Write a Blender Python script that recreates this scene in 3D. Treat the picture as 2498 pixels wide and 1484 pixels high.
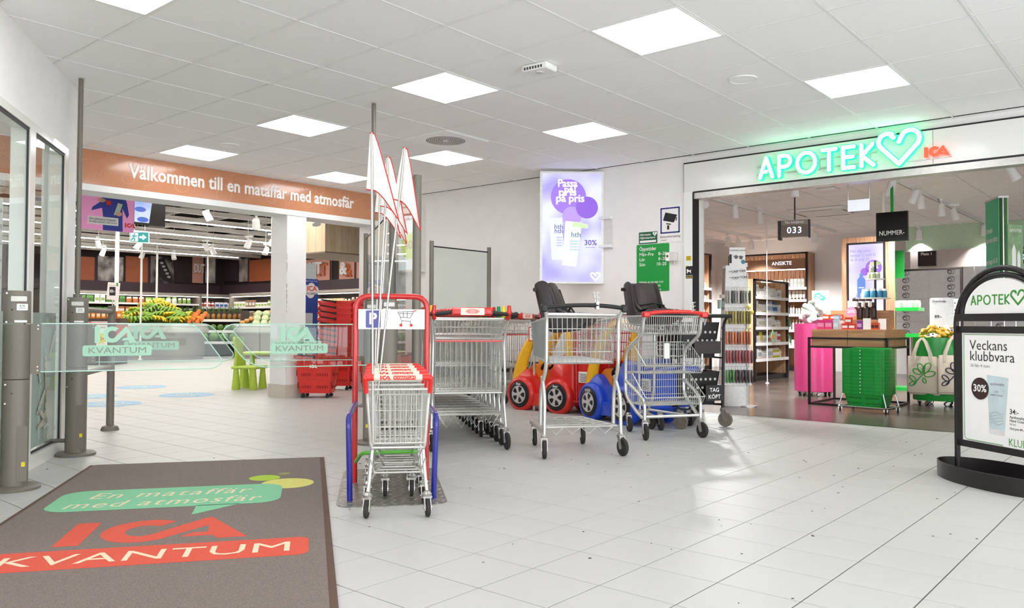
import bpy, bmesh, math, random
from mathutils import Vector as V, Matrix as MX
for o in list(bpy.data.objects): bpy.data.objects.remove(o)
random.seed(11)
S = bpy.context.scene; COL = S.collection; PI = math.pi
# ---------------------------------------------------------------- camera
CH = 0.92; FPX = 1967.95; ZC = 2.669
CR = V((0.76128612, 0.64840447, 0.00388392)); CU = V((0.01280196, -0.02101881, 0.99969711)); CF = V((-0.64828972, 0.76100581, 0.02430218))
cd = bpy.data.cameras.new('camera'); cam = bpy.data.objects.new('camera', cd); COL.objects.link(cam)
cd.sensor_width = 36; cd.sensor_fit = 'HORIZONTAL'; cd.lens = FPX*36/2498; cd.clip_start = .05; cd.clip_end = 200
cm = MX((CR, CU, -CF)).transposed().to_4x4(); cm.translation = (0, 0, CH); cam.matrix_world = cm; S.camera = cam
# ---------------------------------------------------------------- world, exposure
w = bpy.data.worlds.new('world'); S.world = w; w.use_nodes = True
bg = w.node_tree.nodes['Background']; bg.inputs[0].default_value = (.93, .97, 1, 1); bg.inputs[1].default_value = 3.4
S.view_settings.view_transform = 'Standard'; S.view_settings.look = 'None'; S.view_settings.gamma = 1
S.view_settings.use_curve_mapping = False; S.view_settings.exposure = 0.33
LIGHT_HALL = 7.5; LIGHT_STORE = 48.0; LIGHT_PHARM = 230.0
try:
    S.cycles.use_denoising = True; S.cycles.use_light_tree = False; S.cycles.max_bounces = 8; S.cycles.diffuse_bounces = 5; S.cycles.transparent_max_bounces = 24; S.cycles.sample_clamp_indirect = 6
except Exception: pass
# ---------------------------------------------------------------- pixel of the photograph -> point on a surface of the place
def ray(u, v): return CF + CR*((u-1249)/FPX) - CU*((v-742)/FPX)
def fl(u, v, z=0): r = ray(u, v); t = (z-CH)/r.z; return V((r.x*t, r.y*t, z))
def pY(u, v, Y): r = ray(u, v); t = Y/r.y; return V((r.x*t, Y, CH+r.z*t))
def pX(u, v, X): r = ray(u, v); t = X/r.x; return V((X, r.y*t, CH+r.z*t))
def pD(u, v, d): r = ray(u, v)*d; return V((r.x, r.y, CH+r.z))
def pix(p):
    q = V(p)-V((0, 0, CH)); d = q.dot(CF)
    if d < .2: return (-9999, -9999)
    return (1249+FPX*q.dot(CR)/d, 742-FPX*q.dot(CU)/d)
def inview(p, m=60): u, v = pix(p); return -m < u < 2498+m and -m < v < 1484+m
# ---------------------------------------------------------------- materials
def lin(h):
    if not isinstance(h, str): return (h[0], h[1], h[2], 1)
    h = h.lstrip('#'); c = [int(h[i:i+2], 16)/255 for i in (0, 2, 4)]
    return tuple(x/12.92 if x < .04045 else ((x+.055)/1.055)**2.4 for x in c)+(1,)
MATS = {}
def mat(name, col, rough=.5, metal=0, emit=0, noise=.06, scale=30, bump=0, coat=0, ecol=None):
    if name in MATS: return MATS[name]
    m = bpy.data.materials.new(name); m.use_nodes = True; nt = m.node_tree; b = nt.nodes['Principled BSDF']
    c = lin(col); b.inputs['Roughness'].default_value = rough; b.inputs['Metallic'].default_value = metal
    b.inputs['Base Color'].default_value = c
    if coat: b.inputs['Coat Weight'].default_value = coat; b.inputs['Coat Roughness'].default_value = .1
    if emit:
        b.inputs['Emission Color'].default_value = lin(ecol or col); b.inputs['Emission Strength'].default_value = emit
    elif noise or bump:
        tc = nt.nodes.new('ShaderNodeTexCoord'); n = nt.nodes.new('ShaderNodeTexNoise'); n.inputs['Scale'].default_value = scale; n.inputs['Detail'].default_value = 3
        nt.links.new(tc.outputs['Object'], n.inputs['Vector'])
        if noise:
            r = nt.nodes.new('ShaderNodeValToRGB'); r.color_ramp.elements[0].position = .3; r.color_ramp.elements[1].position = .7
            r.color_ramp.elements[0].color = tuple(x*(1-noise) for x in c[:3])+(1,); r.color_ramp.elements[1].color = tuple(min(1, x*(1+noise)) for x in c[:3])+(1,)
            nt.links.new(n.outputs['Fac'], r.inputs['Fac']); nt.links.new(r.outputs['Color'], b.inputs['Base Color'])
        if bump:
            bp = nt.nodes.new('ShaderNodeBump'); bp.inputs['Strength'].default_value = bump; bp.inputs['Distance'].default_value = .002
            nt.links.new(n.outputs['Fac'], bp.inputs['Height']); nt.links.new(bp.outputs['Normal'], b.inputs['Normal'])
    MATS[name] = m; return m
def glassmat(name, tint, fac=.01, rough=.02, diff=0, dcol='#ffffff'):
    m = bpy.data.materials.new(name); m.use_nodes = True; nt = m.node_tree; nt.nodes.clear(); N = nt.nodes.new; L = nt.links.new
    o = N('ShaderNodeOutputMaterial'); t = N('ShaderNodeBsdfTransparent'); g = N('ShaderNodeBsdfGlossy'); mx = N('ShaderNodeMixShader'); lw = N('ShaderNodeFresnel')
    t.inputs[0].default_value = lin(tint); g.inputs['Roughness'].default_value = rough; lw.inputs['IOR'].default_value = 1.45
    ma = N('ShaderNodeMath'); ma.operation = 'ADD'; ma.inputs[1].default_value = fac; L(lw.outputs[0], ma.inputs[0])
    ge = N('ShaderNodeNewGeometry'); iv = N('ShaderNodeMath'); iv.operation = 'SUBTRACT'; iv.inputs[0].default_value = 1; L(ge.outputs['Backfacing'], iv.inputs[1]); mu = N('ShaderNodeMath'); mu.operation = 'MULTIPLY'; L(ma.outputs[0], mu.inputs[0]); L(iv.outputs[0], mu.inputs[1])
    L(mu.outputs[0], mx.inputs[0]); L(t.outputs[0], mx.inputs[1]); L(g.outputs[0], mx.inputs[2]); last = mx
    if diff:
        d = N('ShaderNodeBsdfDiffuse'); d.inputs[0].default_value = lin(dcol); m2 = N('ShaderNodeMixShader'); m2.inputs[0].default_value = diff
        L(mx.outputs[0], m2.inputs[1]); L(d.outputs[0], m2.inputs[2]); last = m2
    L(last.outputs[0], o.inputs[0]); MATS[name] = m; return m
def woodmat(name, c1, c2, scale=3, rough=.5, ax=0):
    m = mat(name, c1, rough, noise=0); nt = m.node_tree; b = nt.nodes['Principled BSDF']; N = nt.nodes.new; L = nt.links.new
    tc = N('ShaderNodeTexCoord'); mp = N('ShaderNodeMapping'); sc = [14, 14, 14]; sc[ax] = .8; mp.inputs['Scale'].default_value = sc
    n = N('ShaderNodeTexNoise'); n.inputs['Scale'].default_value = scale; n.inputs['Detail'].default_value = 5; n.inputs['Distortion'].default_value = .6
    r = N('ShaderNodeValToRGB'); r.color_ramp.elements[0].position = .35; r.color_ramp.elements[1].position = .68
    r.color_ramp.elements[0].color = lin(c1); r.color_ramp.elements[1].color = lin(c2)
    L(tc.outputs['Object'], mp.inputs[0]); L(mp.outputs[0], n.inputs['Vector']); L(n.outputs['Fac'], r.inputs['Fac']); L(r.outputs[0], b.inputs['Base Color'])
    return m
def speckmat(name, base, dark, rough, spec=700, amount=.06, blot=.04):
    m = mat(name, base, rough, noise=0); nt = m.node_tree; b = nt.nodes['Principled BSDF']; N = nt.nodes.new; L = nt.links.new
    tc = N('ShaderNodeNewGeometry'); n = N('ShaderNodeTexNoise'); n.inputs['Scale'].default_value = spec; n.inputs['Detail'].default_value = 1
    L(tc.outputs['Position'], n.inputs['Vector']); r = N('ShaderNodeValToRGB'); r.color_ramp.elements[0].position = .62; r.color_ramp.elements[1].position = .70
    r.color_ramp.elements[0].color = (0, 0, 0, 1); r.color_ramp.elements[1].color = (amount,)*3+(1,); L(n.outputs['Fac'], r.inputs['Fac'])
    n2 = N('ShaderNodeTexNoise'); n2.inputs['Scale'].default_value = 1.3; n2.inputs['Detail'].default_value = 4; L(tc.outputs['Position'], n2.inputs['Vector'])
    c = lin(base); r2 = N('ShaderNodeValToRGB'); r2.color_ramp.elements[0].position = .35; r2.color_ramp.elements[1].position = .65
    r2.color_ramp.elements[0].color = tuple(x*(1-blot) for x in c[:3])+(1,); r2.color_ramp.elements[1].color = tuple(x*(1+blot) for x in c[:3])+(1,); L(n2.outputs['Fac'], r2.inputs['Fac'])
    mx = N('ShaderNodeMixRGB'); L(r.outputs[0], mx.inputs[0]); L(r2.outputs[0], mx.inputs[1]); mx.inputs[2].default_value = lin(dark); L(mx.outputs[0], b.inputs['Base Color'])
    return m
WHITE = mat('white_paint', '#eeeeec', .55, noise=.015, scale=4); PLASTER = mat('warm_white_plaster', '#f1efec', .7, noise=.02, scale=6, bump=.05)
CTILE = mat('ceiling_tile_white', '#f9f9f8', .85, noise=.012, scale=60, bump=.04); TBAR = mat('ceiling_grid_white', '#f2f2f1', .5, noise=0)
PANEL = mat('lamp_diffuser', '#ffffff', .5, emit=LIGHT_HALL, ecol='#fdfdff'); FLOORT = speckmat('pale_stone_tile', '#bebdb9', '#78726a', .42, amount=.35, blot=.02)
GROUT = mat('grey_grout', '#57534d', .9); BLACK = mat('black_plastic', '#141213', .45, noise=.05); DKMETAL = mat('black_powder_coat', '#1d1718', .35, noise=.05)
GREYP = mat('taupe_powder_coat', '#7b756c', .5, metal=.25, noise=.06, scale=400, bump=.05); CHROME = mat('zinc_wire', '#dddcd8', .3, metal=.75, noise=.05)
STEEL = mat('steel', '#bdbab5', .3, metal=.9); RED = mat('red_plastic', '#d8241c', .35, coat=.3); REDP = mat('red_paint', '#c21f1f', .3, coat=.5)
BLUEP = mat('dark_blue_paint', '#16208f', .25, coat=.5); GREENP = mat('green_paint', '#5fae3c', .35); RUBBER = mat('black_rubber', '#2b2725', .75, noise=.2); GREYRUB = mat('grey_rubber', '#6b6259', .7)
YELLOW = mat('yellow_plastic', '#f3b512', .4, coat=.2); BLUEPL = mat('blue_plastic', '#1747c4', .4, coat=.2); GREENPL = mat('green_plastic', '#0f9134', .35, coat=.3)
PRINTW = mat('white_print', '#f6f4f0', .6, noise=0); PRINTK = mat('black_print', '#1b1818', .6, noise=0); PRINTR = mat('red_print', '#d5332b', .6, noise=0); PRINTG = mat('green_print', '#3f8f36', .6, noise=0)
SIGNG = mat('sign_green', '#0f9a3c', .4, noise=0); SIGNDG = mat('sign_dark_green', '#0d5a36', .45, noise=0); SIGNB = mat('sign_navy', '#1c2a80', .45, noise=0); PAPER = mat('white_board', '#f3f1ee', .5, noise=.01)
GLASS = glassmat('clear_glass', '#f6faf8'); GLASSE = mat('glass_edge_green', '#b4dfcc', .15, noise=0); FROST = glassmat('frosted_film', '#e8efec', .02, .3, .72, '#d9ddd9')
ALU = mat('aluminium', '#c9c7c3', .35, metal=.8); SEATBK = mat('black_leatherette', '#2a2022', .38, noise=.15, scale=60); ORANGE = mat('orange_plastic', '#e8762a', .45)
WOODL = woodmat('light_oak', '#b98d66', '#d8b893', 3, .5, 2); WOODX = woodmat('oak_veneer', '#a67853', '#c69a72', 3, .45, 0); WOODZ = woodmat('oak_slats', '#9a6f52', '#c79f7e', 4, .5, 2); PINKP = mat('pink_plastic', '#b8386f', .3, coat=.4)
# ---------------------------------------------------------------- mesh building
def fillet(pts, r, n=4, closed=False):
    pts = [V(p) for p in pts]; out = []; N = len(pts)
    for i, p in enumerate(pts):
        if not closed and i in (0, N-1): out.append(p); continue
        a = pts[i-1]; b = pts[(i+1) % N]; da = a-p; db = b-p
        k = min(r, da.length*.49, db.length*.49); s = p+da.normalized()*k; e = p+db.normalized()*k
        for j in range(n+1): t = j/n; out.append(s*(1-t)**2+p*2*t*(1-t)+e*t*t)
    return out
class B:
    def __init__(s): s.v = []; s.f = []; s.xf = None; s.cm = 0; s.mi = []
    def add(s, vs, fs):
        o = len(s.v); s.v += [(s.xf @ V(p)) if s.xf else V(p) for p in vs]; s.f += [tuple(i+o for i in f) for f in fs]; s.mi += [s.cm]*len(fs); return s
    def box(s, a, b):
        x0, y0, z0 = a; x1, y1, z1 = b
        return s.add([(x0, y0, z0), (x1, y0, z0), (x1, y1, z0), (x0, y1, z0), (x0, y0, z1), (x1, y0, z1), (x1, y1, z1), (x0, y1, z1)],
                     [(0, 3, 2, 1), (4, 5, 6, 7), (0, 1, 5, 4), (1, 2, 6, 5), (2, 3, 7, 6), (3, 0, 4, 7)])
    def cbox(s, c, d): return s.box([c[i]-d[i]/2 for i in range(3)], [c[i]+d[i]/2 for i in range(3)])
    def rbox(s, a, b, r=.01, n=2):            # box with rounded vertical edges and chamfered top and bottom
        x0, y0, z0 = a; x1, y1, z1 = b; r = min(r, (x1-x0)/2.01, (y1-y0)/2.01, (z1-z0)/2.01)
        def ring(ins, z):
            q = []; rr = max(r-ins, r*.3)
            for cx, cy, a0 in ((x1-r, y1-r, 0), (x0+r, y1-r, 1), (x0+r, y0+r, 2), (x1-r, y0+r, 3)):
                for j in range(n+1): t = (a0+j/n)*PI/2; q.append((cx+math.cos(t)*rr, cy+math.sin(t)*rr, z))
            return q
        return s.loft([ring(r*.7, z0), ring(0, z0+r*.7), ring(0, z1-r*.7), ring(r*.7, z1)])
    def loft(s, rings, caps=True, closed=False):
        n = len(rings[0]); vs = [p for r in rings for p in r]; fs = []; K = len(rings)
        for k in range(K if closed else K-1):
            a = k*n; b = ((k+1) % K)*n
            for i in range(n): j = (i+1) % n; fs.append((a+i, a+j, b+j, b+i))
        if caps and not closed: fs += [tuple(range(n-1, -1, -1)), tuple((K-1)*n+i for i in range(n))]
        return s.add(vs, fs)
    def tube(s, pts, r, n=6, closed=False):
        pts = [V(p) for p in pts]; N = len(pts); rings = []; nrm = None
        if isinstance(r, (list, tuple)) and len(r) != N:
            q = r; K = len(q)-1; r = [q[min(int(i/(N-1)*K), K-1)]+(q[min(int(i/(N-1)*K), K-1)+1]-q[min(int(i/(N-1)*K), K-1)])*(i/(N-1)*K-min(int(i/(N-1)*K), K-1)) for i in range(N)]
        for i, p in enumerate(pts):
            if closed: t = pts[(i+1) % N]-pts[i-1]
            else: t = (pts[min(i+1, N-1)]-pts[max(i-1, 0)])
            if t.length < 1e-9: t = V((0, 0, 1))
            t.normalize()
            if nrm is None: nrm = t.cross(V((0, 0, 1)) if abs(t.z) < .9 else V((1, 0, 0))).normalized()
            else:
                nrm = nrm-t*nrm.dot(t); nrm = nrm.normalized() if nrm.length > 1e-6 else t.orthogonal().normalized()
            bn = t.cross(nrm); rr = r[i] if isinstance(r, (list, tuple)) else r
            rings.append([p+nrm*(math.cos(2*PI*k/n)*rr)+bn*(math.sin(2*PI*k/n)*rr) for k in range(n)])
        return s.loft(rings, True, closed)
    def bent(s, pts, r, n=8, fr=.05, closed=False, st=4): return s.tube(fillet(pts, fr, st, closed), r, n, closed)
    def lathe(s, prof, n=16, c=(0, 0, 0), m=None):
        rings = []
        for (r, z) in prof:
            rg = [V((max(r, 1e-4)*math.cos(2*PI*k/n), max(r, 1e-4)*math.sin(2*PI*k/n), z)) for k in range(n)]
            rings.append([(m @ p if m else p)+V(c) for p in rg])
        return s.loft(rings)
    def cyl(s, a, b, r, n=12): return s.tube([a, b], r, n)
    def prism(s, poly, z0, z1, m=None):
        f = (lambda p: m @ V(p)) if m else V
        area = sum(poly[i-1][0]*poly[i][1]-poly[i][0]*poly[i-1][1] for i in range(len(poly)))
        if area < 0: poly = poly[::-1]
        return s.loft([[f((x, y, z0)) for x, y in poly], [f((x, y, z1)) for x, y in poly]])
    def ball(s, c, r, n=8, sc=(1, 1, 1)):
        k = max(4, n//2+1); rings = []
        for i in range(k+1):
            t = PI*i/k; rr = max(math.sin(t), 1e-3)
            rings.append([V((c[0]+r*sc[0]*rr*math.cos(2*PI*j/n), c[1]+r*sc[1]*rr*math.sin(2*PI*j/n), c[2]-r*sc[2]*math.cos(t))) for j in range(n)])
        return s.loft(rings)
    def mesh(s, name, mt=None, smooth=None):
        me = bpy.data.meshes.new(name); me.from_pydata([tuple(p) for p in s.v], [], s.f)
        for q in (mt if isinstance(mt, (list, tuple)) else [mt] if mt else []): me.materials.append(q)
        if any(s.mi): me.polygons.foreach_set('material_index', s.mi)
        if smooth: me.shade_smooth(); me.set_sharp_from_angle(angle=math.radians(smooth))
        return me
FRONT = MX.Rotation(PI/2, 4, 'X')           # 2d print (x right, y up) -> stands facing -Y
def obj(name, b, mt=None, parent=None, smooth=None, loc=None, rot=None):
    me = b.mesh(name, mt, smooth) if isinstance(b, B) else b
    o = bpy.data.objects.new(name, me); COL.objects.link(o)
    if parent: o.parent = parent
    if loc is not None: o.location = loc
    if rot is not None: o.rotation_euler = rot
    return o
def tag(o, label, cat=None, group=None, kind=None):
    if label: o['label'] = label
    if cat: o['category'] = cat
    if group: o['group'] = group
    if kind: o['kind'] = kind
    return o
def thing(name, label, cat, loc=(0, 0, 0), rz=0, group=None):
    o = bpy.data.objects.new(name, None); COL.objects.link(o); o.empty_display_size = .1; o.location = loc; o.rotation_euler = (0, 0, rz)
    return tag(o, label, cat, group)
def struct(name, b, mt, label=None, smooth=None, parent=None):
    o = obj(name, b, mt, parent, smooth)
    if not parent: o['kind'] = 'structure'
    if label: o['label'] = label; 
    return o
def dup(root, loc, rz, label, group=None, rot=None):
    def cp(o, par):
        c = o.copy(); COL.objects.link(c)
        if par is not None: c.parent = par
        for k in list(o.children): cp(k, c)
        return c
    r = cp(root, None); r.location = loc; r.rotation_euler = rot or (0, 0, rz); r['label'] = label
    if group: r['group'] = group
    return r
ORDW = 'first second third fourth fifth sixth seventh eighth ninth tenth eleventh twelfth thirteenth fourteenth fifteenth sixteenth seventeenth eighteenth nineteenth'.split()
def nth(k):
    if k < 19: return ORDW[k]
    n = k+1; t = ['twent', 'thirt', 'fort', 'fift'][n//10-2]; return t+'ieth' if n % 10 == 0 else t+'y-'+ORDW[n % 10-1]
def colour(h):
    import colorsys
    r, g, b = [int(h[i:i+2], 16)/255 for i in (1, 3, 5)]; H, L, s = colorsys.rgb_to_hls(r, g, b)
    if L > .82: return 'white'
    if s < .18: return 'grey' if L > .3 else 'black'
    H *= 360; n = 'red' if H < 14 or H > 340 else 'orange' if H < 40 else 'yellow' if H < 66 else 'green' if H < 165 else 'blue' if H < 260 else 'purple'
    if n == 'orange' and L < .45: n = 'brown'
    return ('pale ' if L > .7 else 'dark ' if L < .28 else '')+n
# ---------------------------------------------------------------- lettering
TXC = {}
def txmesh(s, size, align='LEFT', bold=0, space=1, shear=0, ext=0):
    k = (s, size, align, bold, space, shear, ext)
    if k in TXC: return TXC[k]
    c = bpy.data.curves.new('lettering', 'FONT'); c.body = s; c.size = size; c.align_x = align; c.align_y = 'CENTER'; c.offset = bold*size; c.space_character = space; c.shear = shear; c.extrude = ext
    c.resolution_u = 2; o = bpy.data.objects.new('lettering', c); me = bpy.data.meshes.new_from_object(o); bpy.data.objects.remove(o); TXC[k] = me; return me
TXM = {}
def text(parent, s, size, mt, x, z, y=-.002, align='CENTER', bold=.012, space=1, w=None, name='lettering', rot=None, shear=0, ext=0):
    me0 = txmesh(s, size, align, bold, space, shear, ext); key = (me0.name, mt.name)
    if key not in TXM: me = me0.copy(); me.materials.clear(); me.materials.append(mt); TXM[key] = me
    o = bpy.data.objects.new(name, TXM[key]); COL.objects.link(o); o.parent = parent; o.location = (x, y, z); o.rotation_euler = rot or (PI/2, 0, 0)
    if w:
        xs = [v.co.x for v in me0.vertices]; ww = max(xs)-min(xs); o.scale = (w/ww, 1, 1)
    return o
def rrect(w, h, r, n=4, x=0, y=0):
    q = []
    for cx, cy, a0 in ((w/2-r, h/2-r, 0), (-w/2+r, h/2-r, 1), (-w/2+r, -h/2+r, 2), (w/2-r, -h/2+r, 3)):
        for j in range(n+1): t = (a0+j/n)*PI/2; q.append((x+cx+math.cos(t)*r, y+cy+math.sin(t)*r))
    return q
def circ(r, n=20, x=0, y=0, sx=1, sy=1): return [(x+sx*r*math.cos(2*PI*k/n), y+sy*r*math.sin(2*PI*k/n)) for k in range(n)]
def flat(b, poly, y, d=.001, m=FRONT):       # printed shape standing at depth y, facing -Y
    return b.prism(poly, -y, -y+d, m)
def stroke(b, path, r, d0, d1, m=FRONT, n=8):  # capsule chain in 2d, raised between d0 and d1
    for i, (a, c) in enumerate(zip(path[:-1], path[1:])):
        dx, dy = c[0]-a[0], c[1]-a[1]; t = math.atan2(dy, dx); q = []
        for j in range(n+1): q.append((c[0]+r*math.cos(t-PI/2+PI*j/n), c[1]+r*math.sin(t-PI/2+PI*j/n)))
        for j in range(n+1): q.append((a[0]+r*math.cos(t+PI/2+PI*j/n), a[1]+r*math.sin(t+PI/2+PI*j/n)))
        b.prism(q, d0, d1+.0002*(i % 3), m)
def arc(cx, cy, rx, ry, a0, a1, n=10): return [(cx+rx*math.cos(math.radians(a0+(a1-a0)*i/n)), cy+ry*math.sin(math.radians(a0+(a1-a0)*i/n))) for i in range(n+1)]
HEART = [(-.02+x, y) for x, y in [(-.10, .30), (-.16, .36)]]+arc(-.27, .22, .2, .2, 55, 215, 8)+[(0, -.36), (.40, .06)]+arc(.25, .22, .22, .22, -35, 130, 8)+[(.0, .18)]
LET = {'A': [[(0, 0), (.33, 1), (.66, 0)], [(.14, .3), (.34, .3)]], 'P': [[(0, 0), (0, 1), (.28, 1)]+arc(.3, .72, .28, .28, 80, -90, 8)+[(.02, .44)]],
       'O': [arc(.45, .5, .45, .5, 0, 360, 20)], 'T': [[(0, 1), (.64, 1)], [(.32, 1), (.32, 0)]], 'E': [[(.5, 1), (0, 1), (0, 0), (.5, 0)], [(0, .52), (.44, .52)]], 'K': [[(0, 0), (0, 1)], [(.5, 1), (.02, .48), (.54, 0)]]}
def ica2d(h):                                # the three letter mark as flat polygons, height h, width about 2.3 h
    P = [[(0, 0), (.3, 0), (.3, 1), (0, 1)]]
    o = arc(.95, .5, .52, .5, 48, 300, 14); i = arc(.95, .5, .24, .24, 300, 48, 12)
    for k in range(14):
        a0 = 48+252*k/14; a1 = 48+252*(k+1)/14
        P.append([arc(.95, .5, .52, .5, a0, a1, 1)[0], arc(.95, .5, .52, .5, a0, a1, 1)[1], arc(.95, .5, .23, .24, a0, a1, 1)[1], arc(.95, .5, .23, .24, a0, a1, 1)[0]])
    P += [[(1.21, .067), (1.75, .62), (1.75, 1), (1.69, 1), (1.065, .292)], [(1.75, 1), (2.3, 0), (1.93, 0), (1.86, .14), (1.45, .14), (1.6, .3), (1.78, .3), (1.75, .62)]]
    return [[(x*h, y*h) for x, y in p] for p in P]
def ica(b, h, x, z, y, d=.001):
    for p in ica2d(h): flat(b, [(a+x, c+z) for a, c in p], y, d)
    return b
# ================================================================ THE SETTING
GX, GY = -2.757, 3.92; X0, X1, Y0, YB = -8.5, 4.2, -4.0, 7.6
# ---- floor: base + tiles
floor = struct('floor', B().box((-26.5, -5, -.06), (4.2, 7.7, -.0035)).box((-26.5, 7.7, -.06), (-8.2, 15.5, -.0035)), GROUT, 'pale speckled stone tile floor with thin grey joints')
def tileb(g=.0026, s=.3, t=.008):
    h = s/2-g; c = .002
    return B().loft([[(-h, -h, -t), (h, -h, -t), (h, h, -t), (-h, h, -t)], [(-h, -h, -c/2), (h, -h, -c/2), (h, h, -c/2), (-h, h, -c/2)], [(-h+c/2, -h+c/2, 0), (h-c/2, -h+c/2, 0), (h-c/2, h-c/2, 0), (-h+c/2, h-c/2, 0)]])
tm = tileb().mesh('floor_tile', FLOORT); cells = []; rest = B(); tb = tileb()
for i in range(-60, 18):
    for j in range(-14, 42):
        x = -1.02+.3*i-.15; y = 2.98+.3*j-.15
        if y > 7.68 and x > -8.95: continue
        if y > 7.65 and x > -8.9: continue
        u, v = pix((x, y, 0)); dd = (V((x, y, -CH))).length
        if -90 < u < 2590 and 0 < v < 1560 and V((x, y, 0)).dot(CF) > .3: cells.append((dd, x, y))
        elif x > -9: rest.xf = MX.Translation((x, y, 0)); rest.add(tb.v, tb.f)
cells.sort()
for d, x, y in cells[:300]: obj('floor_tile', tm, None, floor, loc=(x, y, 0))
for d, x, y in cells[300:]: rest.xf = MX.Translation((x, y, 0)); rest.add(tb.v, tb.f)
o = obj('floor_tile_field', rest, FLOORT, floor); o['kind'] = 'stuff'
obj('floor_slab', B().box((-26.5, -5, -.05), (-19.16, 15.5, 0)), FLOORT, floor)
PHFL = mat('dark_polished_floor', '#4f433e', .24, noise=.25, scale=1.6)
struct('floor_pharmacy', B().box((-8.1, 7.72, -.06), (4.2, 16.5, 0)), PHFL, 'dark brown polished concrete floor of the pharmacy')
struct('trim_1', B().box((-4.0, 7.68, -.02), (4.2, 7.72, .004)), ALU, 'thin metal strip where pale tiles meet the dark floor')
# ---- ceiling of the hall
LAMPS = [(0, 0), (-3, 0), (-6, 0), (-9, 0), (1, 3), (-3, 3), (-6, 3), (-9, 3), (-3, -4), (0, -4), (3, -4), (4, 0), (5, 3), (-3, -8), (1, -8), (6, -8), (8, 0), (8, 3), (-8, -5), (-9, -8), (-6, -8)]  # final entries, beyond the glazing, are unseen panels added to brighten the vestibule
VENT = (-5, 2)
ceil = struct('ceiling', B().box((X0, Y0, ZC+.02), (X1, YB, ZC+.1)), CTILE, 'white suspended ceiling of square tiles')
h = .2898
ct = B().loft([[(-h, -h, .012), (h, -h, .012), (h, h, .012), (-h, h, .012)], [(-h, -h, .001), (h, -h, .001), (h, h, .001), (-h, h, .001)], [(-h+.002, -h+.002, 0), (h-.002, -h+.002, 0), (h-.002, h-.002, 0), (-h+.002, h-.002, 0)]])
ct.f = [tuple(reversed(f)) for f in ct.f]; ctm = ct.mesh('ceiling_tile', CTILE); rest = B()
for i in range(-10, 12):
    for j in range(-14, 7):
        if (i, j) in LAMPS or (i, j) == VENT: continue
        x = GX+.6*i+.3; y = GY+.6*j+.3
        if x > 4.1 or y < -3.8: continue
        sx = 1; sy = 1
        if y+.3 > YB: sy = (YB-(y-.3)-.012)/.6; y = (YB+y-.3)/2
        if x-.3 < X0: sx = (x+.3-X0)/.6; x = (X0+x+.3)/2
        if sy < .05 or sx < .05: continue
        if inview((x, y, ZC), 200):
            t = obj('ceiling_tile', ctm, None, ceil, loc=(x, y, ZC+.003)); t.scale = (sx, sy, 1)
        else: rest.xf = MX.Translation((x, y, ZC+.003)) @ MX.Diagonal((sx, sy, 1, 1)); rest.add(ct.v, ct.f)
o = obj('ceiling_tile_field', rest, CTILE, ceil); o['kind'] = 'stuff'
g = B()
for i in range(-9, 12): x = GX+.6*i; g.box((x-.0075, Y0, ZC), (x+.0075, YB, ZC+.02))
for j in range(-13, 7): y = GY+.6*j; g.box((X0, y-.0075, ZC+.0006), (X1, y+.0075, ZC+.02))
g.box((X0, YB-.02, ZC-.001), (X1, YB, ZC+.02)).box((X0, Y0, ZC-.001), (X0+.02, YB, ZC+.02))
obj('ceiling_grid', g, TBAR, ceil)
# ---- ceiling lamps
fr = B()
for a, b in (((-.292, -.292), (.292, -.28)), ((-.292, .28), (.292, .292)), ((-.292, -.28), (-.28, .28)), ((.28, -.28), (.292, .28))): fr.box((a[0], a[1], -.002), (b[0], b[1], .02))
frm = fr.mesh('frame', TBAR); pnm = B().box((-.281, -.281, .001), (.281, .281, .012)).mesh('diffuser', PANEL)
LN = {(0, 0): 'square ceiling light panel, largest one, between the pharmacy sign and the top edge', (-3, 0): 'square ceiling light panel above and beside the round air diffuser, nearer the camera', (-6, 0): 'square ceiling light panel over the word till in the orange header', (-9, 0): 'square ceiling light panel right against the start of the orange header',
      (1, 3): 'square ceiling light panel directly above the green pharmacy sign', (-3, 3): 'square ceiling light panel above the bright lilac screen', (-6, 3): 'square ceiling light panel just behind the round air diffuser', (-9, 3): 'square ceiling light panel behind the white flags near the header end', (-3, -4): 'square ceiling light panel cut by the top edge above the glazed partition'}
for (i, j) in LAMPS:
    x = GX+.6*i+.3; y = GY+.6*j+.3
    if x > 4 or y < -3.8: continue
    t = thing('ceiling_light', LN.get((i, j), 'square ceiling light panel out of view'), 'lamp', (x, y, ZC), 0, 'ceiling light panels in the hall')
    obj('frame', frm, None, t); obj('diffuser', pnm, None, t)
# ---- air diffuser, detectors, discs in the ceiling
t = thing('air_diffuser', 'square white ceiling vent with round perforated face beside the flags', 'vent', (GX+.6*VENT[0]+.3, GY+.6*VENT[1]+.3, ZC))
obj('plate', B().box((-.291, -.291, -.006), (.291, .291, .012)), mat('vent_white', '#fafafa', .4), t)
hb = B(); VD = mat('vent_slot', '#4f4742', .8)
for k in range(9):
    r = .032+.018*k; n = max(14, int(2*PI*r/.0135))
    for q in range(n):
        hb.xf = MX.Rotation(2*PI*q/n, 4, 'Z'); hb.box((r, -.0032, -.0072), (r+.0105, .0032, -.006))
o = obj('perforation', hb, VD, t); o['kind'] = 'stuff'
for (u, v, lab) in ((1812, 194, 'flat round white ceiling disc between two light panels on the right'), (560, 355, 'flat round white ceiling disc above the orange header')):
    r = ray(u, v); p = V((r.x, r.y, 0))*((ZC-CH)/r.z)
    t = thing('ceiling_speaker', lab, 'speaker', (p.x, p.y, ZC)); obj('rim', B().lathe([(.1, .003), (.1, -.004), (.09, -.006), (.088, -.002), (.088, .003)], 24), WHITE, t, 40); obj('cone', B().lathe([(.088, .003), (.088, -.003), (0, -.0045)], 24), CTILE, t)
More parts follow.
